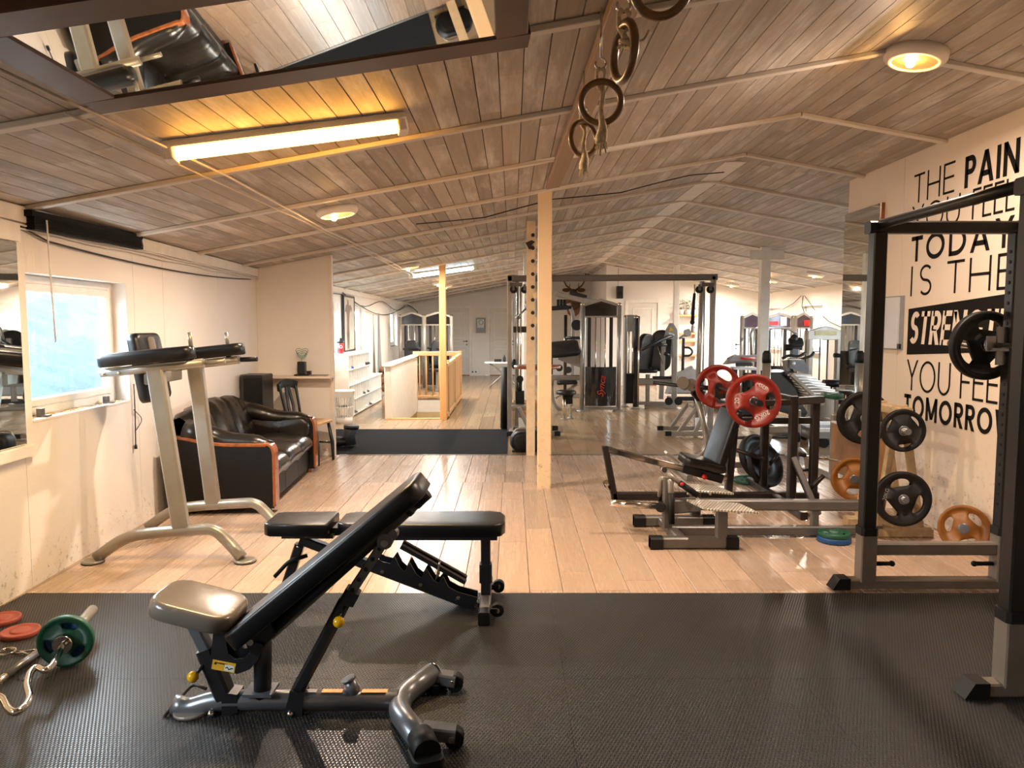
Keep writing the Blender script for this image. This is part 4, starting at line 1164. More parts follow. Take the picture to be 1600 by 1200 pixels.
ppl = plate('weight_plate', 'green grip plate on the chrome curl bar at the left', pc, -dirb, .113, .032, MT['rubber_green'], hw=30, hmid=.62, hh=.15, rot=75)
plate('weight_plate', 'small blue plate behind the green one on the curl bar', pc + dirb * .034 - V((0, 0, .0)), -dirb, .098, .028, MT['rubber_blue'], holes=0, ring='rubber_blue')
s1, s2 = fl(-40, 1092, MZ + .02), fl(75, 1008, MZ + .02)
d2 = (s2 - s1).normalized()
sb = thing('straight_bar', 'plain chrome bar lying on the mat behind the curl bar', 'barbell', V((s1.x, s1.y, MZ)))
part('shaft', MB().cyl(s1, s2 + d2 * .02, .0145, 14), MT['chrome'], sb)
part('grip_sleeve', MB().cyl(s2 - d2 * .3, s2 - d2 * .02, .017, 14), MT['gunmetal'], sb)
for (x, y), lb_ in (((32, 991), 'salmon red change plate on the mat, nearer of the two'), ((3, 971), 'salmon red change plate on the mat cut by the left picture edge')):
    p = fl(x, y, MZ); plate('change_plate', lb_, p + V((0, 0, .011)), (0, 0, 1), .085, .022, MT['rubber_pink'], bore=.032, holes=0, ring='rubber_pink')
cl = fl(12, 1022, MZ)
th = thing('spring_collar', 'chrome spring collar clip lying on the mat beside the bars', 'collar', cl)
m = MB()
m.tube([cl + V((.033 * math.cos(a), .033 * math.sin(a), .006 + .004 * a / 6.28)) for a in [i * .4 for i in range(40)]], .0035, 6); part('coil', m, MT['chrome'], th)
for s in (-1, 1): part('lever', MB().tube([cl + V((.03, .012 * s, .008)), cl + V((.075, .004 * s, .01)), cl + V((.13, .035 * s, .01))], .004, 6), MT['chrome'], th)

# ================================================================== LETTERING ON THE RIGHT WALL
def glyph(ch, w, s):
    h = s / 2; L = []
    l = lambda *p: L.append(('l', p)); c = lambda p: L.append(('c', p))
    def arc(cx, cy, rx, ry, a0, a1, n=16): return [(cx + rx * math.cos(R(a0 + (a1 - a0) * i / n)), cy + ry * math.sin(R(a0 + (a1 - a0) * i / n))) for i in range(n + 1)]
    if ch == 'T': l((w / 2, 0), (w / 2, 1)); l((0, 1 - h), (w, 1 - h))
    elif ch == 'H': l((h, 0), (h, 1)); l((w - h, 0), (w - h, 1)); l((h, .5), (w - h, .5))
    elif ch == 'E': l((h, 0), (h, 1)); l((h, h), (w, h)); l((h, 1 - h), (w, 1 - h)); l((h, .52), (w * .94, .52))
    elif ch == 'F': l((h, 0), (h, 1)); l((h, 1 - h), (w, 1 - h)); l((h, .5), (w * .94, .5))
    elif ch == 'L': l((h, 0), (h, 1)); l((h, h), (w, h))
    elif ch == 'I': l((w / 2, 0), (w / 2, 1))
    elif ch == 'N': l((h, 0), (h, 1)); l((w - h, 0), (w - h, 1)); l((h, 1 - h * .4), (w - h, h * .4))
    elif ch == 'M': l((h, 0), (h, 1)); l((w - h, 0), (w - h, 1)); l((h, 1 - h * .4), (w / 2, h)); l((w - h, 1 - h * .4), (w / 2, h))
    elif ch == 'W': l((h, 1), (w * .27, 0)); l((w * .27, 0), (w / 2, .95)); l((w / 2, .95), (w * .73, 0)); l((w * .73, 0), (w - h, 1))
    elif ch == 'A': l((h * .8, 0), (w / 2, 1)); l((w - h * .8, 0), (w / 2, 1)); l((w * .2, .30), (w * .8, .30))
    elif ch == 'Y': l((h * .8, 1), (w / 2, .44)); l((w - h * .8, 1), (w / 2, .44)); l((w / 2, 0), (w / 2, .47))
    elif ch == 'O': c(arc(w / 2, .5, w / 2 - h, .5 - h, 0, 360, 32))
    elif ch == 'U': c([(h, 1)] + arc(w / 2, w / 2, w / 2 - h, w / 2 - h, 180, 360) + [(w - h, 1)])
    elif ch == 'D': l((h, 0), (h, 1)); c([(h, 1 - h), (w * .35, 1 - h)] + arc(w * .4, .5, w * .6 - h, .5 - h, 90, -90) + [(w * .35, h), (h, h)])
    elif ch in 'PR':
        l((h, 0), (h, 1)); c([(h, 1 - h), (w * .5, 1 - h)] + arc(w * .55, .73 - h * .3, w * .45 - h, .27 - h * .7, 90, -90) + [(w * .5, .46 + h * .4), (h, .46 + h * .4)])
        if ch == 'R': l((w * .45, .46), (w - h, 0))
    elif ch == 'S': c(arc(w / 2, .75 - h * .5, w / 2 - h, .25 - h * .5, 35, 270) + arc(w / 2, .25 + h * .5, w / 2 - h, .25 - h * .5, 90, -145))
    elif ch == 'G': c(arc(w / 2, .5, w / 2 - h, .5 - h, 50, 330) + [(w - h, .45), (w * .55, .45)])
    return L
ADV = dict(T=.62, H=.72, E=.58, P=.62, A=.82, I=.16, N=.78, Y=.72, O=.98, U=.72, F=.56, L=.54, D=.82, S=.58, R=.64, M=.92, W=1.1, G=.9)
lt_ = thing('wall_lettering', 'black vinyl motivational lettering in seven lines on the right wall', 'wall lettering', (XR, 5.2, .78))
def wl(text, y0, y1, z0, z1, s, name, mat=None, shear=0.0, off=.0012, gap=.14):
    mat = mat or MT['vinyl']; hh = z1 - z0; g = gap + s * .3
    adv = [max(ADV[c], s) for c in text]; tot = sum(adv) + g * (len(text) - 1); k = (y0 - y1) / tot
    m = MB(); x = 0
    N_ = V((-1, 0, 0))
    def P(p, d): return V((XR - off - d, y0 - (p[0]) * k, z0 + p[1] * hh)) + V((0, -shear * p[1] * hh, 0))
    for c, a in zip(text, adv):
        for kind, pts in glyph(c, a, s):
            pts = [(p[0] + x, p[1]) for p in pts]
            if kind == 'l':
                (ax, az), (bx, bz) = pts
                dx, dz = (bx - ax) * k, (bz - az) * hh; n = math.hypot(dx, dz); dx, dz = dx / n, dz / n
                w2 = s * hh / 2
                if abs(dz) > .25 and abs(dx) > .02:   # slanted strokes keep flat horizontal ends
                    w3 = w2 / abs(dz); q = [(ax - w3 / k, az), (ax + w3 / k, az), (bx + w3 / k, bz), (bx - w3 / k, bz)]
                else:
                    ox, oz = -dz * w2 / k, dx * w2 / hh; q = [(ax - ox, az - oz), (ax + ox, az + oz), (bx + ox, bz + oz), (bx - ox, bz - oz)]
                m.add([P(p, 0) for p in q] + [P(p, .0015) for p in q], [(0, 1, 2, 3), (7, 6, 5, 4), (0, 4, 5, 1), (1, 5, 6, 2), (2, 6, 7, 3), (3, 7, 4, 0)])
            else:
                w2 = s * hh / 2; n = len(pts); inn, out = [], []
                cl_ = math.dist(pts[0], pts[-1]) < 1e-6
                for i in range(n):
                    a_, b_ = pts[max(0, i - 1)], pts[min(n - 1, i + 1)]
                    if cl_ and i in (0, n - 1): a_, b_ = pts[-2], pts[1]
                    dx, dz = (b_[0] - a_[0]) * k, (b_[1] - a_[1]) * hh; q = math.hypot(dx, dz) or 1; dx, dz = dx / q, dz / q
                    inn.append((pts[i][0] + dz * w2 / k, pts[i][1] - dx * w2 / hh)); out.append((pts[i][0] - dz * w2 / k, pts[i][1] + dx * w2 / hh))
                vs = [P(p, 0) for p in inn] + [P(p, 0) for p in out] + [P(p, .0015) for p in inn] + [P(p, .0015) for p in out]
                fs = []
                for i in range(n - 1):
                    fs += [(2 * n + i, 2 * n + i + 1, 3 * n + i + 1, 3 * n + i), (i, n + i, n + i + 1, i + 1), (i, i + 1, 2 * n + i + 1, 2 * n + i), (n + i, 3 * n + i, 3 * n + i + 1, n + i + 1)]
                m.add(vs, fs)
        x += a + g
    return part(name, m, mat, lt_)
wl('THE', 5.83, 5.30, 2.44, 2.66, .075, 'word'); wl('PAIN', 5.18, 4.635, 2.44, 2.655, .17, 'word')
wl('YOU', 5.84, 5.22, 2.21, 2.42, .075, 'word'); wl('FEEL', 5.08, 4.655, 2.215, 2.42, .08, 'word')
wl('TODAY', 5.83, 4.65, 1.99, 2.185, .17, 'word')
wl('IS', 5.83, 5.53, 1.725, 1.957, .085, 'word', gap=.3); wl('THE', 5.34, 4.60, 1.725, 1.957, .085, 'word')
m = MB(); q = [(5.834, 1.267), (4.50, 1.34), (4.48, 1.71), (5.834, 1.627)]
m.add([V((XR - .001, y, z)) for y, z in q] + [V((XR - .002, y, z)) for y, z in q], [(3, 2, 1, 0), (4, 5, 6, 7), (0, 1, 5, 4), (1, 2, 6, 5), (2, 3, 7, 6), (3, 0, 4, 7)])
part('banner', m, MT['vinyl'], lt_)
wl('STRENGTH', 5.80, 4.62, 1.355, 1.605, .16, 'banner_word', MT['wall_right'], shear=.12, off=.0022, gap=.10)
wl('YOU', 5.82, 5.24, .99, 1.23, .075, 'word'); wl('FEEL', 5.12, 4.58, .99, 1.225, .075, 'word')
wl('TOMORROW', 5.84, 4.56, .78, .957, .17, 'word')
# wall hatch, wall mirror, plywood casing
th = thing('wall_hatch', 'small pale blue wall cupboard hatch left of the lettering', 'cupboard', (XR, 6.06, 1.3))
m = MB().bb((XR - .012, 5.895, 1.30), (XR - .001, 6.235, 1.735)); part('frame', m, MT['greyprint'], th)
MT['paleblue'] = M('pale_blue_paint', '#cfd3da', .5, var=.03)
for y0, y1 in ((5.945, 6.13), (6.136, 6.23)):
    m = MB().bb((XR - .026, y0, 1.31), (XR - .012, y1, 1.725)); part('door', m, MT['paleblue'], th)
m = MB().bb((XR - .03, 5.905, 1.31), (XR - .012, 5.935, 1.35)); part('latch', m, MT['black'], th)
th = thing('wall_mirror', 'tall mirror with a reddish wood edge at the end of the right wall', 'mirror', (XR, 6.6, .62))
m = MB().bb((XR - .038, 6.28, .62), (XR - .028, 6.935, 2.52)); part('mirror_glass', m, MT['mirror'], th)
m = MB().bb((XR - .028, 6.27, .61), (XR - .001, 6.94, 2.525)); part('backing', m, MT['redwood'], th)
th = thing('plywood_casing', 'low brown plywood casing with a pale plinth at the foot of the right wall', 'casing', (XR - .06, 6.35, 0))
m = MB().bb((XR - .10, 5.95, .13), (XR - .002, 6.92, .58)); part('panel', m, MT['ply'], th)
m = MB().bb((XR - .085, 5.95, 0), (XR - .002, 6.92, .128)); part('plinth', m, MT['white'], th)
m = MB().bb((XR - .105, 5.94, .581), (XR - .002, 6.93, .595)); part('top_board', m, MT['white'], th)

# ================================================================== POWER RACK
rk = thing('power_rack', 'dark gunmetal power rack in front of the lettered wall', 'power rack', (2.35, 3.45, 0))
def rp(nm, mb, mat, **k): return part(nm, mb, mat, rk, **k)
RX0, RX1, RYN, RYF, RZ = 2.0, 2.765, 2.86, 4.07, 2.0
MT['rackdark'] = M('dark_rack_paint', '#15120f', .38, .2, var=.15)
MT['rackgrey'] = M('grey_rack_paint', '#7d746c', .42, .3, var=.08)
for y in (RYN, RYF):
    ft_ = rp('foot', MB().bar((RX0 - .12, y, MZ + .035), (RX1 + .12, y, MZ + .035), .075, .055), MT['rackgrey'])
    for x, s in ((RX0 - .12, -1), (RX1 + .12, 1)):
        part('foot_cap', MB().prism([(0, -.042), (.10 * 1, -.042), (.06, .022), (0, .022)], -.044, .044, frame((x - .02 * s, y, MZ + .047), (s, 0, 0), (0, -1, 0) if s > 0 else (0, 1, 0))), MT['rubber'], ft_)
    for x in (RX0, RX1):
        up_ = rp('upright', MB().bar((x, y, .30), (x, y, RZ), .075, .075, up=(0, 1, 0), ch=.006), MT['rackdark'])
        rp('sleeve', MB().bar((x, y, .06), (x, y, .335), .088, .088, up=(0, 1, 0), ch=.006), MT['rackgrey'])
        rp('sleeve_collar', MB().bar((x, y, .325), (x, y, .37), .096, .096, up=(0, 1, 0)), MT['rubber'])
        m = MB()
        for k in range(26): m.cyl((x - .0405 if x == RX1 else x + .0405, y, .5 + k * .056), (x - .037 if x == RX1 else x + .037, y, .5 + k * .056), .010, 8)
        part('adjust_holes', m, MT['rubber'], up_, kind='stuff')
    rp('top_bar', MB().bar((RX0 - .06, y, RZ + .03), (RX1 + .06, y, RZ + .03), .075, .065), MT['rackdark'])
    rp('lower_bar', MB().bar((RX0 + .03, y, .245), (RX1 - .03, y, .245), .06, .07), MT['rackgrey'])
    for x, s in ((RX0 + .045, 1), (RX1 - .045, -1)):
        rp('band_peg', MB().cyl((x, y, .155), (x + .10 * s, y, .155), .012, 10).ball((x + .105 * s, y, .155), .017, 10), MT['rubber'])
for x in (RX0, RX1):
    rp('pull_up_bar', MB().tube([(x, RYF, RZ + .045), (x, RYN, RZ + .045)], .026, 14), MT['rackdark'])
    if x == RX1: rp('side_bar', MB().bar((x, RYN, .30), (x, RYF, .30), .06, .06), MT['rackgrey'])
BX = RX1 - .09
for y in (RYN, RYF):
    rp('hook', MB().bar((BX - .035, y, 1.365), (RX1 - .02, y, 1.365), .06, .018).bar((BX - .03, y, 1.36), (BX - .03, y, 1.44), .05, .014, up=(0, 1, 0)).bar((RX1 - .045, y, 1.28), (RX1 - .045, y, 1.49), .09, .012, up=(0, 1, 0)), MT['gunmetal'])
bb_ = thing('rack_barbell', 'barbell resting on the hooks of the power rack', 'barbell', (BX, 3.4, 1.39))
part('shaft', MB().cyl((BX, RYN - .5, 1.39), (BX, RYF + .04, 1.39), .0145, 14), MT['chrome'], bb_)
part('collar', MB().cyl((BX, RYF + .04, 1.39), (BX, RYF + .07, 1.39), .037, 18), MT['chrome'], bb_)
part('sleeve', MB().cyl((BX, RYF + .07, 1.39), (BX, RYF + .42, 1.39), .025, 16), MT['chrome'], bb_)
plate('weight_plate', 'black grip plate on the barbell in the power rack', (BX, RYF + .10, 1.385), (0, -1, 0), .195, .05, MT['rubber'], rot=80, hw=40)

# ================================================================== PLATE TREE AND LOOSE PLATES BY THE RIGHT WALL
pt = thing('plate_tree', 'pale wooden A frame plate stand beside the right wall', 'plate stand', (2.72, 5.25, 0))
MT['palewood'] = M('pale_old_wood', '#b39b78', .55, var=.2, scale=14)
for y in (5.14, 5.42):
    part('base_block', MB().bar((2.50, y, .035), (2.98, y, .035), .085, .07), MT['palewood'], pt)
    part('leg', MB().bar((2.60, y, .06), (2.705, y, .94), .05, .045, up=(0, 1, 0)), MT['palewood'], pt)
    part('leg', MB().bar((2.90, y, .06), (2.745, y, .94), .05, .045, up=(0, 1, 0)), MT['palewood'], pt)
part('tie_board', MB().bar((2.725, 5.05, .90), (2.725, 5.5, .90), .09, .06), MT['palewood'], pt)
part('tie_board', MB().bar((2.72, 5.1, .08), (2.72, 5.45, .08), .05, .05), MT['palewood'], pt)
UN, LN = V((2.70, 5.04, .775)), V((2.705, 5.02, .30))
for c in (UN, LN): part('peg', MB().cyl((c.x, 4.97, c.z), (c.x, 5.62, c.z), .023, 14), MT['gunmetal'], pt)
plate('weight_plate', 'black plate on the upper peg of the wooden plate stand', UN, (-.1, -1, 0), .148, .035, MT['rubber'], rot=40, hw=26, hmid=.72, hh=.08)
plate('weight_plate', 'black 20 kg grip plate on the lower peg of the wooden plate stand', LN, (-.1, -1, .05), .19, .045, MT['rubber'], rot=100, hw=36, text=[('20KG', 165, .62, .036)], tmat=MT['greyprint'])
plate('weight_plate', 'black plate on the rear side of the upper peg behind the rack post', (2.66, 5.53, .80), (0, -1, 0), .20, .045, MT['rubber'], rot=40)
plate('weight_plate', 'orange grip plate low behind the left upright of the power rack', (2.60, 5.52, .335), (-.2, -1, 0), .165, .04, MT['rubber_orange'], rot=30)
oc = V((3.0, 4.79, .155))
plate('weight_plate', 'orange grip plate leaning on the right wall by the lettering', oc, (-.62, -.75, .17), .155, .045, MT['rubber_orange'], rot=50, hw=32)
p = fl(1306, 848)
plate('weight_plate', 'blue plate lying on the floor under a green one', p + V((0, .03, .021)), (0, 0, 1), .112, .036, MT['rubber_blue'], bore=.025, holes=0, ring='rubber_blue')
plate('weight_plate', 'green plate lying on top of the blue one on the floor', p + V((0, .03, .054)), (0, 0, 1), .108, .028, MT['rubber_green'], bore=.025, holes=3, hw=24, hh=.09, ring='rubber_green')

# ================================================================== LOW ROW MACHINE
rw = thing('row_machine', 'grey low row machine with two tread plate footrests and a long rail', 'exercise machine', (1.25, 5.12, 0))
def wp(nm, mb, mat, **k): return part(nm, mb, mat, rw, **k)
for (x0, y0), (x1, y1), Y in (((1015, 850), (1152, 850), 4.86), ((990, 816), (1115, 816), 5.41)):
    a, b = at(x0, y0, Y), at(x1, y1, Y); z = .042
    ft_ = wp('foot', MB().bar((a.x, Y, z), (b.x, Y, z), .07, .075), MT['grey'])
    for s, e in ((-1, a), (1, b)):
        part('foot_cap', MB().bar((e.x - .0 * s, Y, z - .002), (e.x - .085 * s, Y, z - .002), .085, .085), MT['rubber'], ft_)
    px_ = at(1127, 820, Y).x if Y < 5 else at(1086, 800, Y).x
    wp('footrest_post', MB().bar((px_, Y, .07), (px_, Y, .27), .075, .055, up=(0, 1, 0)), MT['grey'])
    pcx = at(1130, 795, Y).x if Y < 5 else at(1097, 772, Y).x
    m = MB().prism([(-.22, .12), (-.15, -.12), (.20, -.12), (.14, .12)], 0, .014, Matrix.Translation((pcx, Y, .278)) @ Matrix.Rotation(R(4), 4, 'Y'), ch=.002)
    fpz = wp('footrest', m, MT['tread'])
    for k in (-.08, .08): part('bolt', MB().ball((px_ + k, Y - .11, .272), .012, 8), MT['chrome'], fpz)
wp('cross_member', MB().bar((1.15, 4.86, .045), (1.12, 5.41, .045), .07, .06), MT['grey'])
cx = at(1043, 800, 5.13).x
wp('column', MB().bar((cx, 5.13, .07), (cx, 5.13, .43), .07, .06, up=(0, 1, 0)), MT['grey'])
wp('column_gusset', MB().bar((cx + .02, 5.13, .22), (cx + .22, 5.13, .235), .07, .10), MT['grey'])
wp('seat_rail', MB().bar((cx + .05, 5.14, .235), (2.62, 5.14, .225), .07, .075), MT['grey'])
wp('base_rail', MB().bar((1.1, 5.13, .048), (2.62, 5.13, .048), .06, .065), MT['grey'])
wp('rail_stand', MB().bar((2.15, 5.14, .0), (2.15, 5.14, .19), .05, .05, up=(0, 1, 0)), MT['grey'])
g = lambda x, y, dy=0: V((at(x, y, 5.13).x, 5.13 + dy, at(x, y, 5.13).z))
wp('chrome_lever', MB().cyl(g(955, 786), g(1032, 791), .024, 14), MT['chrome'])
wp('lever_joint', MB().cyl(g(1030, 791, -.04), g(1038, 791, .05), .035, 14), MT['rubber'])
wp('bent_tube', MB().tube(fillet([g(1034, 778, .05), g(1034, 748, .04), g(1046, 748, -.02), g(1047, 786, -.05)], .06, 5), .021, 12), MT['steel'])
for x, y0, y1, dy in ((1034, 757, 786, .05), (1046, 768, 815, -.055)): wp('grip', MB().cyl(g(x, y0, dy), g(x + 1, y1, dy), .022, 12), MT['rubber'])
wp('pull_arm', MB().cyl(g(1036, 733, .0), g(1066, 758, -.03), .016, 12), MT['steel'])
wp('pull_grip', MB().cyl(g(1060, 753, -.03), g(1087, 771, -.06), .022, 12), MT['rubber'])
wp('pull_arm_end', MB().cyl(g(1037, 733, -.03), g(1037, 733, .04), .02, 12), MT['chrome'])
wp('red_pin', MB().ball(g(1062, 753, -.07), .014, 10), MT['red'])

# ================================================================== SHOULDER PRESS BENCH WITH RACK, BARBELL AND RED PLATES
YP = 6.22
g = lambda x, y, dy=0: V((at(x, y, YP).x, YP + dy, at(x, y, YP).z))
pr = thing('press_bench', 'dark steel press bench with tilted black back pad and chrome seat beam', 'exercise bench', (1.9, YP, 0))
def pp(nm, mb, mat, **k): return part(nm, mb, mat, pr, **k)
MT['darkbar'] = M('dark_steel_paint', '#2b2522', .38, .35, var=.12)
pp('base_rail', MB().bar((g(958, 777).x, YP, .04), (g(1278, 777).x, YP, .04), .06, .065), MT['darkbar'])
pp('front_post', MB().bar(g(961, 782), g(945, 697), .055, .06, up=(0, 1, 0)), MT['darkbar'])
pp('ankle_peg', MB().cyl(g(950, 762, -.02), g(942, 745, -.22), .018, 12), MT['chrome'])
pp('ankle_roller', MB().cyl(g(947, 756, -.06), g(943, 748, -.16), .024, 12), MT['rubber'])
pp('seat_beam', MB().bar(g(950, 702), g(1068, 733), .05, .055, up=(0, 1, 0)), MT['chrome'])
for k in range(6):
    p_ = g(950, 702).lerp(g(1068, 733), .3 + k * .12); pp('beam_hole', MB().cyl(p_ + V((0, -.027, 0)), p_ + V((0, -.0245, 0)), .009, 8), MT['rubber'])
pp('seat_sleeve', MB().bar(g(1066, 731), g(1128, 748), .075, .075, up=(0, 1, 0)), MT['black'])
pp('knob', MB().ball(g(1097, 742, -.08), .024, 14), MT['red'])
pp('seat_plate', MB().bar(g(1042, 708, .05), g(1062, 724, .05), .02, .10, up=(0, 1, 0)), MT['steel'])
Mq = frame(g(1095, 729), g(1125, 736) - g(1060, 722), (0, 0, 1))
pp('seat', MB().pad(Mq, .36, .34, .075, .06, .025, .006), MT['leather'])
dbk = g(1149, 640) - g(1116, 735); Mk = frame((g(1149, 640) + g(1116, 735)) / 2, dbk, (-1, -.25, .3))
pp('backrest', MB().pad(Mk, .56, .30, .07, .05, .025, .006), MT['leather'])
pp('back_post', MB().bar(g(1136, 785), g(1150, 640), .06, .065, up=(0, 1, 0)), MT['black'])
pp('back_brace', MB().bar(g(1128, 748), g(1138, 744), .04, .05, up=(0, 1, 0)), MT['chrome'])
XU = g(1215, 700).x; XE = g(1272, 700).x
for dy in (-.33, .33):
    pp('rack_upright', MB().bar((XU, YP + dy, .03), (XU, YP + dy, .93), .065, .065, up=(0, 1, 0)), MT['darkbar'])
    pp('hook_arm', MB().bar((XU, YP + dy, .885), (1.83, YP + dy, .865), .05, .045), MT['darkbar'])
    pp('hook', MB().bar((1.83, YP + dy, .855), (1.83, YP + dy, .93), .04, .02, up=(0, 1, 0)), MT['darkbar'])
    pp('brace', MB().bar((XU, YP + dy, .45), (XU + .10, YP + dy * 1.9, .04), .05, .045, up=(0, 1, 0)), MT['darkbar'])
    pp('storage_peg', MB().cyl((XU + .09, YP + dy * 1.45, .2), (XU + .19, YP + dy * 1.5, .32), .018, 10), MT['darkbar'])
pp('cross_foot', MB().bar((XU - .02, YP - .66, .035), (XU - .02, YP + .66, .035), .06, .06), MT['darkbar'])
pp('end_post', MB().bar((XE, YP, .03), (XE, YP, .895), .065, .065, up=(0, 1, 0)), MT['darkbar'])
pp('top_rail', MB().bar((XU - .02, YP - .3, .885), (XE + .05, YP, .87), .06, .06), MT['darkbar'])
pp('mid_rail', MB().bar((g(1140, 655).x, YP, .69), (XE, YP, .69), .05, .055), MT['darkbar'])
pp('upper_tie', MB().bar((XU, YP - .33, .90), (XU, YP + .33, .90), .05, .05), MT['darkbar'])
za = at(1179, 627, 5.58).z
n0, n1 = V((1.838, 5.58, .925)), V((1.93, 6.88, .925))
bd = (n1 - n0).normalized()
bl_ = thing('olympic_barbell', 'black barbell with two red plates on the press bench', 'barbell', (1.885, YP, .925))
part('shaft', MB().cyl(n0 + bd * .03, n1 - bd * .03, .0145, 14), MT['black'], bl_)
for e, s in ((n0, -1), (n1, 1)):
    part('sleeve', MB().cyl(e - bd * .01 * s, e + bd * .20 * s, .025, 16), MT['black'], bl_)
    part('collar', MB().cyl(e - bd * .06 * s, e - bd * .03 * s, .035, 16), MT['black'], bl_)
plate('weight_plate', 'red 20 kg grip plate on the near end of the press bench barbell', n0 - V((0, 0, .0)), -bd, .206, .05, MT['rubber_red'], rot=120, hw=32, hmid=.62, hh=.2, text=[('20KG', 300, .62, .05), ('45LB', 60, .62, .04), ('20', 180, .6, .05)])
plate('weight_plate', 'red grip plate on the far end of the press bench barbell', n1, -bd, .206, .05, MT['rubber_red'], rot=60, hw=36, hmid=.62, hh=.2)
# black bumper plates stored low at the back of the press bench
sx = at(1195, 722, 6.62)
pp('plate_peg', MB().cyl((XU - .02, 6.5, .31), (XU - .34, 6.95, .38), .02, 12), MT['darkbar'])
ax_ = V((.45, -.75, .35)).normalized()
c0 = at(1197, 723, 6.55); c1 = at(1202, 728, 6.48)
plate('bumper_plate', 'thick black bumper plate tilted under the press bench, rear one', at(1184, 714, 6.86), ax_, .215, .07, MT['rubber'], holes=0, ring='gunmetal')
plate('bumper_plate', 'thick black bumper plate tilted under the press bench, front one', at(1196, 727, 6.70), ax_, .205, .06, MT['rubber'], holes=0, ring='gunmetal')
p = fl(1178, 752)
plate('weight_plate', 'dark green plate lying on the floor under the press bench', V((at(1178, 750, 6.85).x, 6.95, .02)), (0, 0, 1), .16, .035, MT['rubber_green'], holes=3, ring='rubber_green')

# ================================================================== PASSAGE, STAIRWELL
m = MB().bb((-2.03, 11.68, 0), (-1.95, 15.02, .84)); th = thing('stair_wall', 'white boarded half wall along the left of the stairwell', 'half wall', (-1.99, 13.3, 0))
n_ = 14
for i in range(n_):
    y0, y1 = 11.76 + i * 3.26 / n_, 11.76 + (i + 1) * 3.26 / n_
    part('board', MB().bb((-1.945, y0 + .003, -.25), (-1.93, y1 - .003, .84)), MT['white'], th)
part('core', MB().bb((-2.03, 11.76, 0), (-1.946, 15.02, .84)), MT['wall'], th)
part('newel_post', MB().bar((-1.98, 11.71, 0), (-1.98, 11.71, .86), .10, .09, up=(0, 1, 0)), MT['beige_paint'], th)
part('cap_rail', MB().bar((-1.98, 11.62, .865), (-1.98, 15.06, .885), .15, .035), MT['white'], th)
th = thing('balustrade', 'pine balustrade with round balusters at the far end of the stairwell', 'balustrade', (-1.5, 15.04, 0))
part('top_rail', MB().bar((-2.02, 15.04, .92), (-1.05, 15.04, .92), .07, .09), MT['pine'], th)
part('bottom_rail', MB().bar((-1.95, 15.04, .04), (-1.08, 15.04, .04), .06, .05), MT['pine'], th)
for i in range(6): part('baluster', MB().cyl((-1.89 + i * .135, 15.04, .05), (-1.89 + i * .135, 15.04, .89), .017, 8), MT['pine'], th)
th = thing('stair_fence', 'pine panel fence along the right side of the stairwell', 'fence', (-1.06, 13.3, 0))
for y in (12.05, 13.5, 15.0): part('fence_post', MB().bar((-1.06, y, 0), (-1.06, y, .93 + (.05 if y > 14 else 0)), .07, .07, up=(0, 1, 0)), MT['pine'], th)
part('top_rail', MB().bar((-1.06, 11.74, .86), (-1.06, 15.0, .90), .07, .06), MT['pine'], th)
part('bottom_rail', MB().bar((-1.06, 11.74, .05), (-1.06, 15.0, .05), .06, .07), MT['pine'], th)
for y0, y1 in ((11.75, 12.0), (12.1, 13.45), (13.55, 14.95)):
    k = max(1, round((y1 - y0) / .14))
    for i in range(k): part('board', MB().bb((-1.072, y0 + (y1 - y0) * i / k + .004, .08), (-1.05, y0 + (y1 - y0) * (i + 1) / k - .004, .85)), MT['pine'], th)
m = MB().bb((HX0, HY1 - .02, -.55), (HX1, HY1, -.03)); w_ = struct('trim_2', m, MT['white'])
m = MB(); m.bb((HX0, HY1 - .03, -2.0), (HX1, HY1 + .05, -.27)).bb((HX0 - .05, HY0, -2.0), (HX0, HY1, -.13)).bb((HX1, HY0, -2.0), (HX1 + .05, HY1, -.13)).bb((HX0, HY0 - .05, -2.0), (HX1, HY0, -.13)).bb((HX0, HY0, -2.05), (HX1, HY1, -2.0))
struct('wall_stairwell', m, MT['stairwall'])
m = MB().bb((-2.0, 11.64, .0), (-1.14, 11.70, .02)); struct('trim_3', m, MT['pine'])
stp = thing('staircase', 'beige steps going down inside the stairwell', 'staircase', (-1.5, 13.5, -2))
for i in range(9): part('step', MB().bb((HX0 + .01, 11.74 + i * .27, -2.0 + i * 0.0), (HX1 - .01, 11.74 + (i + 1) * .27, -.45 - .18 * (i if True else 0) if i < 8 else -1.95)) if i < 8 else MB().bb((HX0 + .01, 13.9, -2.0), (HX1 - .01, 14.9, -1.97)), MT['stairwall'], stp)
# ---- shoe rack
sr = thing('shoe_rack', 'white stepped shoe rack with rows of narrow cubbyholes', 'shoe rack', (-2.77, 13.1, 0))
FX, BXX = -2.60, -2.885
def cub(y0, y1, z0, z1, rows, cols, lab):
    hh = (z1 - z0) / rows
    for r in range(rows + 1): part('shelf', MB().bb((BXX, y0, z0 + r * hh - .009), (FX, y1, z0 + r * hh + .009)), MT['white'], sr)
    for c in range(cols + 1):
        y = y0 + (y1 - y0) * c / cols
        part('divider', MB().bb((BXX, y - .007, z0), (FX - .004, y + .007, z1)), MT['white'], sr)
    part('back_panel', MB().bb((BXX - .01, y0, z0), (BXX, y1, z1)), MT['white'], sr)
cub(11.72, 14.62, .03, .53, 2, 16, 'low'); cub(11.72, 13.42, .55, 1.01, 2, 9, 'high')
part('side_panel', MB().bb((BXX - .01, 11.70, 0), (FX, 11.718, 1.02)), MT['stairwall'] if False else MT['beige_paint'], sr)
part('top_board', MB().bb((BXX - .01, 11.69, 1.02), (FX + .015, 13.45, 1.04)), MT['white'], sr)
part('low_top_board', MB().bb((BXX - .01, 13.43, .535), (FX + .01, 14.64, .55)), MT['white'], sr)
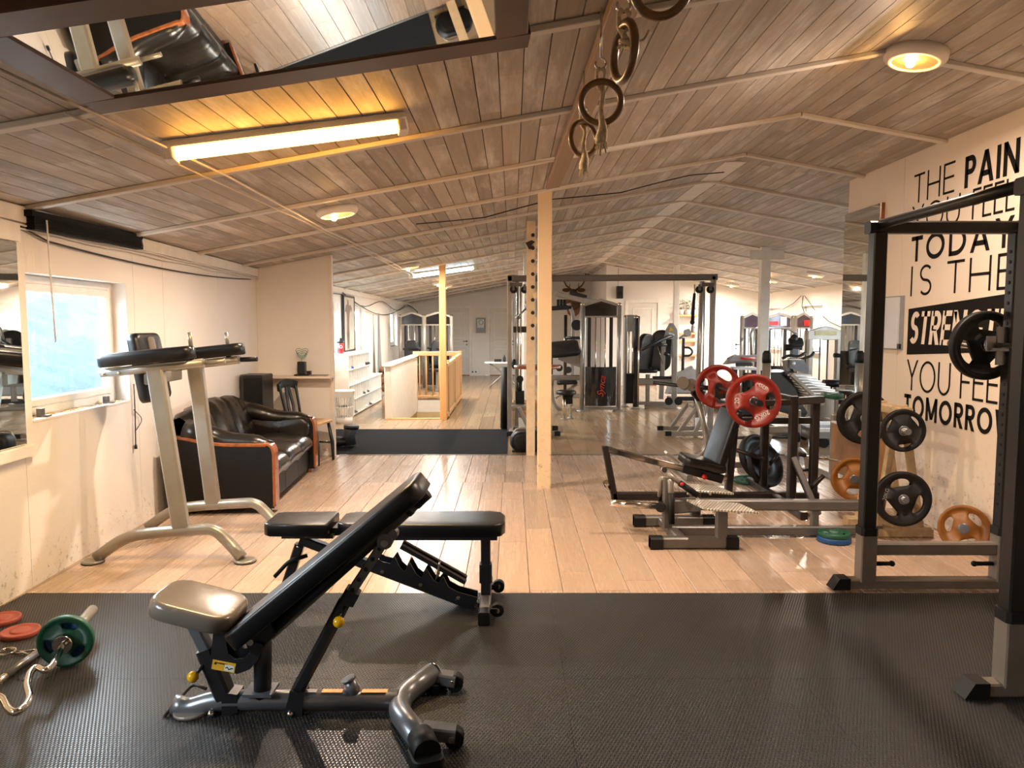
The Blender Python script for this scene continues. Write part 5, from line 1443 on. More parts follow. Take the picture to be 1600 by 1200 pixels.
def shoe(y, z, mat, n, lab):
    m = MB(); c = V((-2.70, y, z))
    prof = [(-.12, .055, .03), (-.10, .075, .045), (-.04, .085, .04), (.02, .06, .042), (.07, .042, .045), (.115, .03, .034), (.125, .015, .02)]
    vs = []; K = 8
    for x, h, w in prof:
        for k in range(K):
            a = math.pi * k / (K - 1); vs.append((c.x + x, c.y + w * math.cos(a), c.z + .004 + h * math.sin(a)))
    fs = [(i * K + k, (i + 1) * K + k, (i + 1) * K + k + 1, i * K + k + 1) for i in range(len(prof) - 1) for k in range(K - 1)]
    fs += [tuple(range(K - 1, -1, -1)), tuple(range((len(prof) - 1) * K, len(prof) * K)), tuple([i * K for i in range(len(prof))] + [i * K + K - 1 for i in range(len(prof) - 1, -1, -1)])]
    m.add(vs, fs, True)
    return solo('shoe', m, MT[mat], lab, 'shoe', (c.x, y, z), 'shoes in the rack')
SH = [(11.96, .795, 'fabric_blue', 'blue shoe sticking out of the second row cubby at the near end'), (12.15, .565, 'shoe_white', 'white shoe in the second row near the bin'), (12.5, .795, 'shoe_white', 'white shoe in the top row, nearest of that row'),
      (12.86, .795, 'shoe_white', 'pale shoe in the top row beside the dark boots'), (13.2, .795, 'shoe_dark', 'dark shoe at the far end of the top row'), (13.35, .795, 'shoe_dark', 'second dark shoe at the far end of the top row'),
      (12.7, .565, 'shoe_white', 'white shoe in the middle of the second row'), (12.9, .565, 'shoe_white', 'white shoe next to the middle one in the second row'), (12.9, .295, 'shoe_dark', 'dark shoe in the upper row of the low unit'),
      (13.25, .295, 'shoe_dark', 'dark shoe farther along the upper row of the low unit'), (12.2, .045, 'shoe_dark', 'dark shoe in the lowest row beside the bin'), (13.1, .045, 'shoe_white', 'white shoe in the lowest row'), (13.45, .045, 'shoe_dark', 'dark shoe in the middle of the lowest row'), (13.65, .045, 'shoe_white', 'white shoe at the far part of the lowest row')]
for i, (y, z, mt, lb_) in enumerate(SH): shoe(y, z, mt, i, lb_)
c = V((-2.76, 11.86, 1.04))
th = thing('shaker_bottle', 'red shaker bottle with a black lid on top of the shoe rack', 'bottle', c)
part('bottle', MB().lathe([(.001, 0), (.045, 0), (.05, .01), (.056, .17), (.05, .175)], Matrix.Translation(c), 20), MT['red'], th)
part('lid', MB().lathe([(.058, .17), (.06, .20), (.05, .215), (.03, .22), (.028, .25), (.0, .252)], Matrix.Translation(c), 20), MT['black'], th)
words3('print', 'O', frame(c + V((.02, -.057, .11)), (1, 0, 0), (0, -1, 0)), .07, MT['label_white'], th)
m = MB(); nb_ = 26; c = fl(539, 660); c = V((c.x, 11.25, 0))
bn = thing('laundry_bin', 'white slotted plastic bin standing against the end of the shoe rack', 'bin', c)
rr = lambda z: .125 + .035 * z / .5
part('base', MB().lathe([(.001, .0), (.125, .0), (rr(.1), .1), (rr(.1) - .006, .1), (.119, .006), (.001, .006)], Matrix.Translation(c), 26), MT['plastic_white'], bn)
part('rim', MB().lathe([(rr(.40), .40), (rr(.48), .48), (.172, .49), (.172, .505), (.158, .505), (.152, .40)], Matrix.Translation(c), 26), MT['plastic_white'], bn)
for i in range(nb_):
    a = 2 * math.pi * i / nb_; e = V((math.cos(a), math.sin(a), 0))
    part('slat', MB().bar(c + e * rr(.1) + V((0, 0, .095)), c + e * rr(.4) + V((0, 0, .405)), .006, .026, up=e), MT['plastic_white'], bn) if i % 1 == 0 else None
part('ring', MB().lathe([(rr(.25), .24), (rr(.25), .26), (rr(.25) - .006, .26), (rr(.25) - .006, .24)], Matrix.Translation(c), 26), MT['plastic_white'], bn)
# framed figure poster and stored things along the far left wall
th = thing('poster', 'tall framed poster of a standing bare chested man between the left windows', 'poster', (-2.88, 13.05, 1.05))
q0, q1 = onx(537, 549, -2.87), onx(552, 548, -2.87)
P_ = lambda y, z, d=0: V((-2.875 + d - .0 * z, y, z))
for a, b in ((P_(12.62, 1.06), P_(12.62, 2.0)), (P_(13.44, 1.06), P_(13.44, 2.0)), (P_(12.6, 1.05), P_(13.46, 1.05)), (P_(12.6, 2.0), P_(13.46, 2.0))): part('frame_bar', MB().bar(a, b, .035, .03, up=(1, 0, 0)), MT['black'], th)
m = MB().bb((-2.885, 12.63, 1.06), (-2.87, 13.43, 2.0)); part('sheet', m, M('poster_paper', '#cbbfae', .5, var=.2, scale=3), th)
sil = [(13.0, 1.08), (13.03, 1.35), (13.0, 1.5), (13.05, 1.68), (13.12, 1.78), (13.18, 1.72), (13.26, 1.8), (13.12, 1.86), (13.02, 1.84), (12.98, 1.94), (12.9, 1.95), (12.87, 1.86), (12.76, 1.84), (12.68, 1.72), (12.78, 1.74), (12.84, 1.68), (12.86, 1.5), (12.82, 1.35), (12.86, 1.08), (12.92, 1.08), (12.93, 1.36), (12.95, 1.08)]
m = MB(); n = len(sil); m.add([V((-2.868, y, z)) for y, z in sil] + [V((-2.87, y, z)) for y, z in sil], [list(range(n)), list(range(2 * n - 1, n - 1, -1))]); part('printed_figure', m, M('printed_skin', '#7a5f50', .5, var=.3, scale=9), th)
m = MB().prism([(15.35, .05), (15.9, .05), (15.75, .9), (15.62, 1.75), (15.58, 1.75), (15.5, .9)], -2.83, -2.80, Matrix(((0, 0, 1, 0), (1, 0, 0, 0), (0, 1, 0, 0), (0, 0, 0, 1))))
solo('leaning_board', m, MT['greyprint'], 'pointed grey board leaning on the far left wall', 'board', (-2.82, 15.6, .05))
m = MB()
for i in range(60): q = V((-2.55 + random.uniform(-.18, .15), 15.6 + random.uniform(-.2, .2), random.uniform(.05, .62))); m.ball(q, random.uniform(.05, .09), 8)
solo('plush_toy', m, M('brown_plush', '#8a6440', .95, var=.35, scale=30, bump=.6), 'brown fluffy plush heap on the floor beyond the shoe rack', 'plush toy', (-2.55, 15.6, 0))
# boots on the rug
bt = thing('gym_bag', 'black slumped gym bag with an upright boot shaft on the rug', 'bag', (-1.95, 8.95, .009))
q = fl(552, 695)
part('shaft', MB().tube([(q.x, 8.98, .03), (q.x - .01, 8.98, .14), (q.x + .02, 8.98, .26)], .085, 14, scale=[.9, .85, 1.05]), MT['shoe_dark'], bt)
part('body', MB().ball((q.x - .17, 8.95, .075), .10, 14, (1.6, .9, .66)), MT['rubber'], bt)
part('cuff', MB().tube([(q.x + .018, 8.98, .235), (q.x + .022, 8.98, .275)], .094, 14), MT['leather'], bt)
# peg board, round bar shelf, portable speaker
pg = thing('peg_board', 'tall painted climbing peg plank with dark notches left of the near post', 'peg board', (.22, 8.42, 0))
zt_ = CZ(.24) - .03
part('plank', MB().bar((.215, 8.42, 0), (.215, 8.42, zt_), .10, .06, up=(0, 1, 0)), MT['pine_post'], pg)
for i in range(9):
    z = 1.35 + i * .145
    part('peg_hole', MB().cyl((.235, 8.385, z), (.235, 8.392, z), .022, 10), MT['black'], pg)
    if i % 2: part('notch_peg', MB().bar((.25, 8.38, z + .08), (.28, 8.38, z + .02), .06, .03, up=(0, 1, 0)), MT['pine_post'], pg)
part('black_clip', MB().prism([(-.05, .02), (.02, .05), (.06, .03), (.02, .0), (.03, -.05), (-.01, -.05)], 0, .03, frame((.20, 8.38, 2.40), (1, 0, 0), (0, -1, 0))), MT['black'], pg)
th = thing('bar_table', 'round wooden bar shelf fixed around the post and peg plank', 'bar shelf', (.30, 8.75, 1.03))
c = at(840, 573, 8.75)
part('top', MB().lathe([(.001, -.018), (.275, -.018), (.28, -.01), (.28, .012), (.27, .018), (.001, .018)], Matrix.Translation((.30, 8.75, c.z)), 40), MT['redwood'], th)
part('bracket', MB().bar((.2, 8.44, c.z - .03), (.3, 8.9, c.z - .03), .06, .04), MT['pine'], th)
th = thing('portable_speaker', 'black rounded portable speaker with a carry handle on the floor left of the post', 'speaker', (.13, 8.75, 0))
part('body', MB().pad(frame((.18, 8.72, .13), (1, .2, 0), (0, -1, 0)), .42, .24, .16, .1, .05, .01), MT['rubber'], th)
part('handle', MB().tube(fillet([(.0, 8.70, .16), (.04, 8.70, .27), (.3, 8.75, .27), (.34, 8.75, .17)], .06), .012, 8), MT['champagne'], th)
part('stand_foot', MB().bb((.0, 8.62, 0), (.36, 8.80, .02)), MT['black'], th)

# ================================================================== CABLE CROSSOVER
YC = 10.1
cc = thing('cable_crossover', 'grey cable crossover frame with a long top beam and two towers', 'exercise machine', (1.36, YC, 0))
def c_(nm, mb, mat, **k): return part(nm, mb, mat, cc, **k)
XA, XB, ZB = -.03, 2.74, 2.14
c_('top_beam', MB().bar((XA - .03, YC, ZB - .01), (XB + .05, YC, ZB + .01), .07, .085), MT['grey'])
for X, s in ((XA, 1), (XB, -1)):
    c_('outer_upright', MB().bar((X, YC, .05), (X, YC, ZB + .02), .07, .07, up=(0, 1, 0)), MT['steel'])
    c_('inner_upright', MB().bar((X + .10 * s, YC + .38, .05), (X + .10 * s, YC + .2, ZB - .03), .06, .06, up=(0, 1, 0)), MT['steel'])
    pa_ = c_('pulley_arm', MB().bar((X, YC - .02, ZB - .09), (X + .17 * s, YC - .02, ZB - .09), .06, .05), MT['grey'])
    for k in (.05, .2):
        part('pulley', MB().cyl((X + k * s, YC - .06, ZB - .16), (X + k * s, YC - .025, ZB - .16), .05, 20), MT['rubber'], pa_)
        part('pulley_hub', MB().bar((X + k * s, YC - .065, ZB - .09), (X + k * s, YC - .065, ZB - .17), .035, .008, up=(0, 1, 0)), MT['grey'], pa_)
    for k in (.10, .15): c_('guide_rod', MB().cyl((X + k * s, YC + .06, .45), (X + k * s, YC + .06, ZB - .08), .011, 8), MT['chrome'])
    c_('cable', MB().cyl((X + .215 * s, YC - .03, ZB - .17), (X + .215 * s, YC - .03, 1.82), .004, 6), MT['chrome'])
    sk = MB()
    for k in range(9): sk.bb((X + .08 * s if s > 0 else X - .20, YC, .36 + .026 * k), (X + .20 if s > 0 else X - .08, YC + .12, .383 + .026 * k))
    c_('weight_stack', sk, MT['rubber'], kind='stuff')
    c_('stack_collar', MB().cyl((X + .14 * s, YC + .05, .58), (X + .14 * s, YC + .05, .72), .03, 12), MT['rubber'])
    c_('pulley', MB().cyl((X + .14 * s, YC - .02, .76), (X + .14 * s, YC + .02, .76), .048, 18), MT['rubber'])
    # low A frame stand
    for dy in (-.28, .25): c_('base_foot', MB().bar((X - .02 * s, YC + dy, .045), (X + .62 * s, YC + dy, .045), .06, .055), MT['steel'])
    for k in (-.02, .62):
        for dy in (-.28, .25): c_('foot_cap', MB().bar((X + (k - .02) * s, YC + dy, .045), (X + (k + .06) * s, YC + dy, .045), .065, .062), MT['rubber'])
    c_('base_cross', MB().bar((X + .02 * s, YC - .28, .05), (X + .02 * s, YC + .25, .05), .06, .06), MT['steel'])
    for dy in (-.28, .2): c_('stand_leg', MB().bar((X + .50 * s, YC + dy, .06), (X + .26 * s, YC + dy, .40), .05, .05, up=(0, 1, 0)), MT['steel'])
    c_('stand_leg', MB().bar((X + .28 * s, YC - .28, .06), (X + .12 * s, YC - .28, .40), .05, .05, up=(0, 1, 0)), MT['steel'])
    c_('stand_top', MB().bar((X + .02 * s, YC - .1, .40), (X + .30 * s, YC - .1, .40), .3, .03), MT['steel'])
    c_('low_pulley_box', MB().bb((X + (.12 if s > 0 else -.24), YC - .2, .09), (X + (.24 if s > 0 else -.12), YC - .12, .24)), MT['label_white'])
c_('cross_plate', MB().bar((XA + .05, YC + .1, 1.44), (XA + .28, YC + .1, 1.44), .03, .085), MT['darkbar'])
c_('black_cable_guide', MB().ball((XA + .06, YC - .06, .97), .06, 10, (.6, .6, 1.2)), MT['rubber'])
hd = thing('stirrup', 'chrome split cable handle hanging from the left tower', 'cable handle', (XA + .215, YC - .03, 1.6))
hx = XA + .215; part('strap', MB().tube([(hx, YC - .03, 1.82), (hx, YC - .03, 1.72)], .008, 6), MT['chrome'], hd)
for s in (-1, 1):
    part('arm', MB().tube([(hx, YC - .03, 1.72), (hx + .10 * s, YC - .03, 1.62), (hx + .115 * s, YC - .03, 1.58)], .012, 8), MT['gunmetal'], hd)
    part('grip', MB().cyl((hx + .09 * s, YC - .10, 1.60), (hx + .12 * s, YC + .05, 1.60), .022, 10), MT['grey'], hd)
hx = XB - .26
rp_ = thing('tricep_rope', 'black pull rope with a knob hanging from the right tower', 'cable handle', (hx, YC - .03, 1.6))
part('link', MB().tube([(hx, YC - .03, 2.05), (hx, YC - .03, 1.93)], .008, 6), MT['chrome'], rp_)
part('rope', MB().tube([(hx, YC - .03, 1.93), (hx - .012, YC - .03, 1.75), (hx - .02, YC - .03, 1.56)], .022, 10, scale=[.8, 1.1, 1]), MT['rubber'], rp_)
part('end_knob', MB().ball((hx - .02, YC - .03, 1.54), .035, 12), MT['rubber'], rp_)
m = MB().bb((-.06, 10.45, .0), (.24, 10.75, .36)); th = thing('wooden_crate', 'plain wooden crate behind the left tower of the crossover', 'crate', (.22, 10.78, 0))
for i in range(3):
    part('slat', MB().bb((-.01, 10.58, .01 + i * .13), (.46, 10.605, .125 + i * .13)), MT['pine'], th)
    part('slat', MB().bb((-.01, 10.95, .01 + i * .13), (.46, 10.975, .125 + i * .13)), MT['pine'], th)
for x in (.005, .43): part('end_panel', MB().bb((x - .015, 10.606, .01), (x + .015, 10.949, .38)), MT['pine'], th)
part('bottom', MB().bb((.02, 10.606, .0), (.414, 10.949, .009)), MT['pine'], th)
m = MB().cyl((-.10, 10.55, .02), (-.085, 10.55, .90), .07, 18); solo('foam_roller', m.cyl((-.10, 10.55, .0), (-.10, 10.55, .02), .06, 16), MT['rubber'], 'tall black foam roller standing left of the crossover tower', 'foam roller', (-.10, 10.55, 0))

# ================================================================== SELECTORIZED TOWERS
def tower(th, x0, x1, y, h, hdr=.26, shroud=.78, sides=True, placard='dark_screen', base=True, arch=.12, depth=.09):
    P = lambda nm, mb, mat, **k: part(nm, mb, mat, th, **k)
    cx = (x0 + x1) / 2; w = x1 - x0
    for x in (x0, x1):
        u_ = P('upright', MB().cyl((x, y, .03), (x, y, h - arch * .7), .038, 14), MT['champagne'])
        part('cap', MB().ball((x, y, h - arch * .7), .042, 14, (1, 1, .8)), MT['chrome'], u_)
        if base: part('foot', MB().lathe([(.001, 0), (.1, 0), (.1, .012), (.05, .03), (.001, .03)], Matrix.Translation((x, y, 0)), 18), MT['champagne'], u_)
    out = []; n = 12
    pk = lambda s: (h - arch) + arch * math.sin(math.pi * min(1, max(0, s))) ** .8
    xs_ = [x0 + .045 + (w - .09) * i / n for i in range(n + 1)]
    ou = [(x, h - arch + (arch - .02) * (1 - abs(2 * (x - x0) / w - 1)) ** .85) for x in xs_]
    P('arch', MB().sweep(chamfer_rect(.05, .03, .005), [(x0, y, h - arch)] + [(x, y, z + .01) for x, z in ou] + [(x1, y, h - arch)], up=(0, 1, 0), smooth=False), MT['champagne'])
    out = [(x, z - .005) for x, z in ou][::-1] + [(x0 + .045, h - arch - hdr + .1), (x1 - .045, h - arch - hdr + .1)]
    P('header_panel', MB().prism(out, -.012, .012, frame((0, y, 0), (1, 0, 0), (0, -1, 0))), MT[placard])
    P('header_rail', MB().bar((x0, y, h - arch - hdr + .085), (x1, y, h - arch - hdr + .085), .05, .03), MT['champagne'])
    for k in (-.13, .13): P('guide_rod', MB().cyl((cx + k * w, y + .03, .15), (cx + k * w, y + .03, h - arch - hdr + .08), .013, 8), MT['chrome'])
    P('cable', MB().cyl((cx, y + .03, .6), (cx, y + .03, h - arch - hdr + .08), .005, 6), MT['black'])
    for k in (-.3, .3): P('side_cover', MB().bar((cx + k * w, y + .09, .10), (cx + k * w, y + .09, h - arch - hdr + .08), .06, .03, up=(0, 1, 0)), MT['black'])
    sk = MB()
    for k in range(12): sk.bb((cx - .24 * w, y - .02, .14 + k * .035), (cx + .24 * w, y + .08, .17 + k * .035))
    P('weight_stack', sk, MT['rubber'], kind='stuff')
    if shroud:
        pr_ = [(x0 + .05 + (w - .1) * i / 10, -.05 - .09 * math.sin(math.pi * i / 10)) for i in range(11)]
        o2 = pr_ + [(x, yy + .012) for x, yy in pr_[::-1]]
        m = MB().prism(o2, .10, shroud, Matrix.Translation((0, y, 0)), smooth=False); P('shroud', m, MT['dark_screen'])
    P('base_rail', MB().bar((x0, y, .05), (x1, y, .05), .06, .05), MT['champagne'])
tA = thing('weight_stack_tower', 'central weight stack tower with arched dark header and red script on its shroud', 'exercise machine', (1.53, 12.8, 0))
tower(tA, 1.22, 1.86, 12.8, 1.94)
words3('script', 'Synca', frame((1.545, 12.8 - .148, .44), (0.12, 0, 1), (0, -1, 0)), .16, MT['logo_red'], tA, .002, shear=.4)
# abdominal / leg machine on its left
lm = thing('leg_machine', 'champagne leg curl machine with black pads left of the central tower', 'exercise machine', (.95, 12.9, 0))
def l_(nm, mb, mat, **k): return part(nm, mb, mat, lm, **k)
g = lambda x, y, Y=12.9: at(x, y, Y)
l_('frame_beam', MB().bar(g(845, 590), g(905, 590), .07, .09), MT['champagne'])
m = MB().prism([(0, 0), (.36, -.13), (.40, -.13), (.40, .10), (.36, .10), (0, .03)], -.03, .03, frame(g(872, 562), (1, 0, 0), (0, -1, 0)))
l_('link_plate', m, MT['champagne'])
l_('curved_leg', MB().tube(fillet([g(862, 592), g(862, 620), g(872, 640), g(890, 647)], .3, 6), .035, 12), MT['champagne'])
l_('brace', MB().bar(g(868, 622), g(902, 600), .04, .05, up=(0, 1, 0)), MT['champagne'])
l_('seat_pad', MB().pad(frame(g(886, 600), (1, 0, .05), (0, 0, 1)), .36, .3, .06, .06, .02), MT['leather'])
l_('chest_pad', MB().pad(frame(g(882, 548), (1, 0, .1), (-.1, -.6, 1)), .52, .42, .09, .08, .03), MT['leather'])
for p in ((866, 552), (874, 575), (888, 578)): l_('roller', MB().cyl(g(*p, 12.7), g(*p, 13.0), .06, 14), MT['leather'])
l_('arm', MB().tube(fillet([g(862, 585), g(862, 556), g(872, 545), g(884, 545)], .1), .02, 8), MT['black'])
l_('upper_bar', MB().cyl(g(884, 528), g(907, 528), .028, 10), MT['black'])
for x in (893, 915): l_('base_pad', MB().bar((g(x, 640).x, 12.7, .03), (g(x, 640).x, 13.4, .03), .06, .06), MT['champagne'])
# overhead plate loaded lever machine in front of the deer head
lv = thing('lever_machine', 'champagne lever machine with an inclined top beam below the deer head', 'exercise machine', (1.25, 15.2, 0))
g = lambda x, y, Y=15.2: at(x, y, Y)
k_ = lambda nm, mb, mat, **k: part(nm, mb, mat, lv, **k)
k_('top_beam', MB().bar(g(868, 459), g(918, 471), .1, .085, up=(0, 1, 0)), MT['champagne'])
k_('beam_pad', MB().bar(g(892, 459), g(916, 466), .12, .06, up=(0, 1, 0)), MT['black'])
k_('beam_head', MB().bar(g(912, 470), g(932, 472), .12, .12, up=(0, 1, 0)), MT['champagne'])
k_('column', MB().bars(fillet([g(888, 474), g(896, 492), g(894, 560)] + [V((g(894, 560).x, 15.2, .03))], .15), .08, .09, up=(0, 1, 0)), MT['champagne'])
k_('back_column', MB().bar((g(912, 480).x, 15.2, .03), g(912, 470), .08, .09, up=(0, 1, 0)), MT['champagne'])
k_('horn_bar', MB().bar(g(860, 482), g(893, 480), .09, .09), MT['black'])
for x in (872, 877, 882): k_('plate_horn', MB().cyl(g(x, 480), g(x, 468), .03, 10), MT['rubber'])
k_('pivot_wheel', MB().cyl(g(901, 508, 15.0), g(901, 508, 15.1), .11, 20), MT['rubber'])
k_('base', MB().bar((g(880, 640).x, 15.2, .04), (g(925, 640).x, 15.2, .04), .09, .08), MT['champagne'])
k_('side_rod', MB().cyl(V((g(884, 500).x, 15.3, .03)), g(884, 492, 15.3), .035, 12), MT['dark_screen'])
# stool
q = fl(884, 655); st_ = thing('stool', 'small black topped stool with steel legs before the central tower', 'stool', q)
part('top', MB().lathe([(.001, .40), (.15, .40), (.165, .42), (.16, .455), (.12, .465), (.001, .465)], Matrix.Translation(q), 26), MT['leather'], st_)
for dx, dy in ((-.03, -.02), (.09, .12)): part('leg', MB().cyl(q + V((dx, dy, .015)), q + V((dx, dy, .40)), .028, 12), MT['chrome'], st_); part('foot', MB().lathe([(.001, 0), (.065, 0), (.06, .015), (.001, .015)], Matrix.Translation(q + V((dx, dy, 0))), 16), MT['champagne'], st_)
part('seat_block', MB().bb((q.x + .0, q.y + .02, .24), (q.x + .11, q.y + .12, .40)), MT['rubber'], st_)
# second tower seen from the side with its seat and chest press arms
t2 = thing('press_machine', 'champagne seated press machine with a black oval seat back right of the tower', 'exercise machine', (2.35, 13.4, 0))
P2 = lambda nm, mb, mat, **k: part(nm, mb, mat, t2, **k)
g = lambda x, y, Y=13.4: at(x, y, Y)
for x, mt, y in ((977, 'champagne', 13.55), (993, 'dark_screen', 13.2)):
    X = g(x, 560, y).x
    P2('upright', MB().bar((X, y, .03), (X, y, g(x, 496, y).z), .075, .08, up=(0, 1, 0), ch=.02), MT[mt]); P2('foot', MB().lathe([(.001, 0), (.09, 0), (.085, .015), (.001, .02)], Matrix.Translation((X, y, 0)), 16), MT['champagne'])
    P2('cap', MB().ball((X, y, g(x, 496, y).z), .045, 12), MT['chrome'])
X = g(985, 560).x
P2('upright_edge', MB().cyl((g(997, 560, 13.2).x, 13.18, .03), (g(997, 560, 13.2).x, 13.18, 1.66), .022, 10), MT['chrome'])
P2('head_plate', MB().bar(g(985, 492), g(985, 518), .14, .05, up=(0, 1, 0)), MT['champagne'])
for dx in (-.03, .04): P2('guide_rod', MB().cyl((X + dx, 13.4, .2), (X + dx, 13.4, 1.5), .016, 8), MT['chrome'])
P2('weight_stack', MB().bb((X - .09, 13.3, .08), (X + .08, 13.5, .62)), MT['rubber'])
P2('back_pad', MB().pad(frame(g(1005, 552), (.12, 0, 1), (.8, -.9, 0)), .72, .40, .09, .16, .035), MT['leather'])
P2('seat_pad', MB().pad(frame(g(1008, 582), (1, 0, 0), (0, 0, 1)), .42, .36, .07, .1, .03), MT['leather'])
P2('frame_beam', MB().bar(g(996, 596), g(1050, 596), .09, .12), MT['champagne'])
P2('low_beam', MB().bar(g(997, 630), g(1040, 630), .06, .06), MT['champagne'])
P2('seat_post', MB().bar((g(1012, 600).x, 13.4, .05), g(1012, 585), .07, .07, up=(0, 1, 0)), MT['champagne'])
t3 = thing('chest_press', 'champagne press machine with a rounded head plate and long black lever arms', 'exercise machine', (2.85, 13.3, 0))
P3 = lambda nm, mb, mat, **k: part(nm, mb, mat, t3, **k)
g = lambda x, y, Y=13.3: at(x, y, Y)
P3('front_post', MB().bars([V((g(1052, 600).x, 13.2, .03)), g(1054, 525, 13.2)], .09, .08, up=(0, 1, 0)), MT['champagne'])
P3('inner_post', MB().bar(V((g(1035, 600).x, 13.4, .15)), g(1037, 528, 13.4), .08, .07, up=(0, 1, 0)), MT['champagne'])
hp = [(1038, 530), (1041, 515), (1047, 505), (1052, 505), (1058, 515), (1059, 530)]
m = MB(); pts = [g(x, y, 13.15) for x, y in hp]; n = len(pts); m.add(pts + [p + V((0, .06, 0)) for p in pts], [list(range(n)), list(range(2 * n - 1, n - 1, -1))] + [(k, n + k, n + (k + 1) % n, (k + 1) % n) for k in range(n)])
P3('head_plate', m, MT['champagne'])
m = MB(); pts = [g(x, y, 13.14) for x, y in ((1044, 518), (1048, 511), (1052, 516))]; m.add(pts, [(0, 1, 2)]); P3('warning_mark', m, MT['label_yellow'])
m = MB(); pts = [g(x, y, 13.14) for x, y in ((1045, 519), (1054, 522), (1054, 525), (1045, 522))]; m.add(pts, [(0, 1, 2, 3)]); P3('label', m, MT['label_white'])
P3('oval_pad', MB().pad(frame(g(1033, 548, 13.5), (.1, 0, 1), (-.3, -1, 0)), .76, .40, .09, .18, .035), MT['leather'])
P3('lever_arm', MB().tube(fillet([g(1050, 525, 13.1), g(1030, 532, 12.9), g(1002, 547, 12.8)], .1), .028, 10), MT['black'])
P3('lever_arm', MB().tube([g(1042, 539, 13.1), g(1020, 539, 13.1)], .025, 10), MT['black'])
P3('link_rod', MB().cyl(g(1027, 540), g(1036, 568), .01, 6), MT['chrome'])
P3('adjuster', MB().cyl(g(1038, 552, 13.1), g(1046, 556, 13.1), .03, 10), MT['black'])
P3('frame_beam', MB().bar(g(1020, 590), g(1058, 590), .08, .05), MT['black'])
P3('cross_foot', MB().bar((g(1010, 640).x, 13.45, .035), (g(1052, 640).x, 13.2, .035), .07, .06), MT['champagne'])
for x in (1045, 1060): P3('wheel', MB().cyl(g(x, 627, 12.9), g(x, 627, 13.0), .07, 16), MT['rubber'])
P3('foot', MB().lathe([(.001, 0), (.13, 0), (.12, .015), (.001, .03)], Matrix.Translation((g(1052, 640).x, 13.2, 0)), 18), MT['champagne'])
ub = thing('upright_bike', 'exercise bike console and curved black handlebar beside the crossover tower', 'exercise bike', (3.75, 14.5, 0))
g = lambda x, y, Y=14.5: at(x, y, Y)
PB = lambda nm, mb, mat, **k: part(nm, mb, mat, ub, **k)
PB('console', MB().prism(round_rect(.13, .13, .03), -.03, .03, frame(g(1074, 520), (1, 0, .3), (-.4, -.8, .3))), MT['greyprint'])
PB('console_arm', MB().cyl(g(1061, 529), g(1070, 524), .025, 10), MT['champagne'])
PB('stem', MB().bar(V((g(1066, 600).x, 14.5, .3)), g(1068, 528), .05, .06, up=(0, 1, 0)), MT['black'])
PB('handlebar', MB().tube(fillet([g(1067, 543, 14.4), g(1078, 543, 14.3), g(1083, 550, 14.3), g(1078, 556, 14.3), g(1067, 556, 14.3), g(1066, 564, 14.3)], .06, 4), .02, 10), MT['black'])
PB('body', MB().prism([(-.45, .15), (.35, .15), (.30, .55), (.05, .7), (-.35, .5)], -.12, .12, frame((g(1068, 600).x + .1, 14.5, 0), (1, 0, 0), (0, -1, 0)), ch=.04), MT['greyprint'])
PB('base', MB().bar((g(1050, 600).x, 14.5, .05), (g(1092, 600).x, 14.5, .05), .12, .08), MT['black'])
for x in (1050, 1092): PB('foot', MB().bar((g(x, 600).x, 14.2, .04), (g(x, 600).x, 14.8, .04), .07, .07), MT['black'])

# ================================================================== BACK WALL THINGS
dh = thing('deer_head', 'mounted deer head with branching antlers on the far gable wall', 'trophy', (1.78, 21.95, 2.2))
dx0 = at(895, 470, 21.9)
D = lambda nm, mb, mat: part(nm, mb, mat, dh)
cx_ = dx0.x; zc = dx0.z
sh = [(0, -.32), (.16, -.18), (.22, .05), (.22, .25), (-.22, .25), (-.22, .05), (-.16, -.18)]
D('plaque', MB().prism(sh, 0, .04, frame((cx_ + .02, 21.985, zc - .2), (1, 0, 0), (0, -1, 0)), ch=.01), MT['redwood'])
D('neck_and_head', MB().tube([(cx_ + .02, 21.95, zc - .15), (cx_ + .02, 21.75, zc + .02), (cx_, 21.6, zc + .2), (cx_ - .02, 21.45, zc + .22), (cx_ - .04, 21.25, zc + .12), (cx_ - .05, 21.15, zc + .08)], .14, 12, scale=[1.25, 1.05, .85, .8, .5, .35]), MT['deer'])
for s in (-1, 1):
    D('ear', MB().ball((cx_ + .22 * s, 21.58, zc + .30), .1, 10, (1.2, .4, .6)), MT['deer'])
    D('antler', MB().tube([(cx_ + .06 * s, 21.55, zc + .30), (cx_ + .22 * s, 21.5, zc + .42), (cx_ + .34 * s, 21.4, zc + .62), (cx_ + .30 * s, 21.35, zc + .85), (cx_ + .34 * s, 21.3, zc + .98)], .022, 8, scale=[1.2, 1, .9, .7, .3])
      .tube([(cx_ + .33 * s, 21.4, zc + .66), (cx_ + .44 * s, 21.35, zc + .80), (cx_ + .46 * s, 21.3, zc + .95)], .016, 6, scale=[1, .8, .3])
      .tube([(cx_ + .14 * s, 21.53, zc + .36), (cx_ + .12 * s, 21.4, zc + .50)], .014, 6, scale=[1, .4])
      .tube([(cx_ + .31 * s, 21.36, zc + .82), (cx_ + .22 * s, 21.3, zc + .96)], .014, 6, scale=[1, .4]), MT['antler'])
q = at(968, 457, 18.22)
th = thing('wall_speaker', 'small black loudspeaker hanging on the far right gable wall', 'loudspeaker', q)
part('cabinet', MB().bb((q.x - .075, 18.12, q.z - .15), (q.x + .075, 18.28, q.z + .15)), MT['black'], th)
part('driver', MB().cyl((q.x, 18.105, q.z - .03), (q.x, 18.12, q.z - .03), .05, 16), MT['rubber'], th)
part('wire', MB().cyl((q.x - .03, 18.25, q.z + .15), (q.x - .03, 18.25, CZ(q.x) - .02), .005, 6), MT['black'], th)
q = at(751, 508, 21.97)
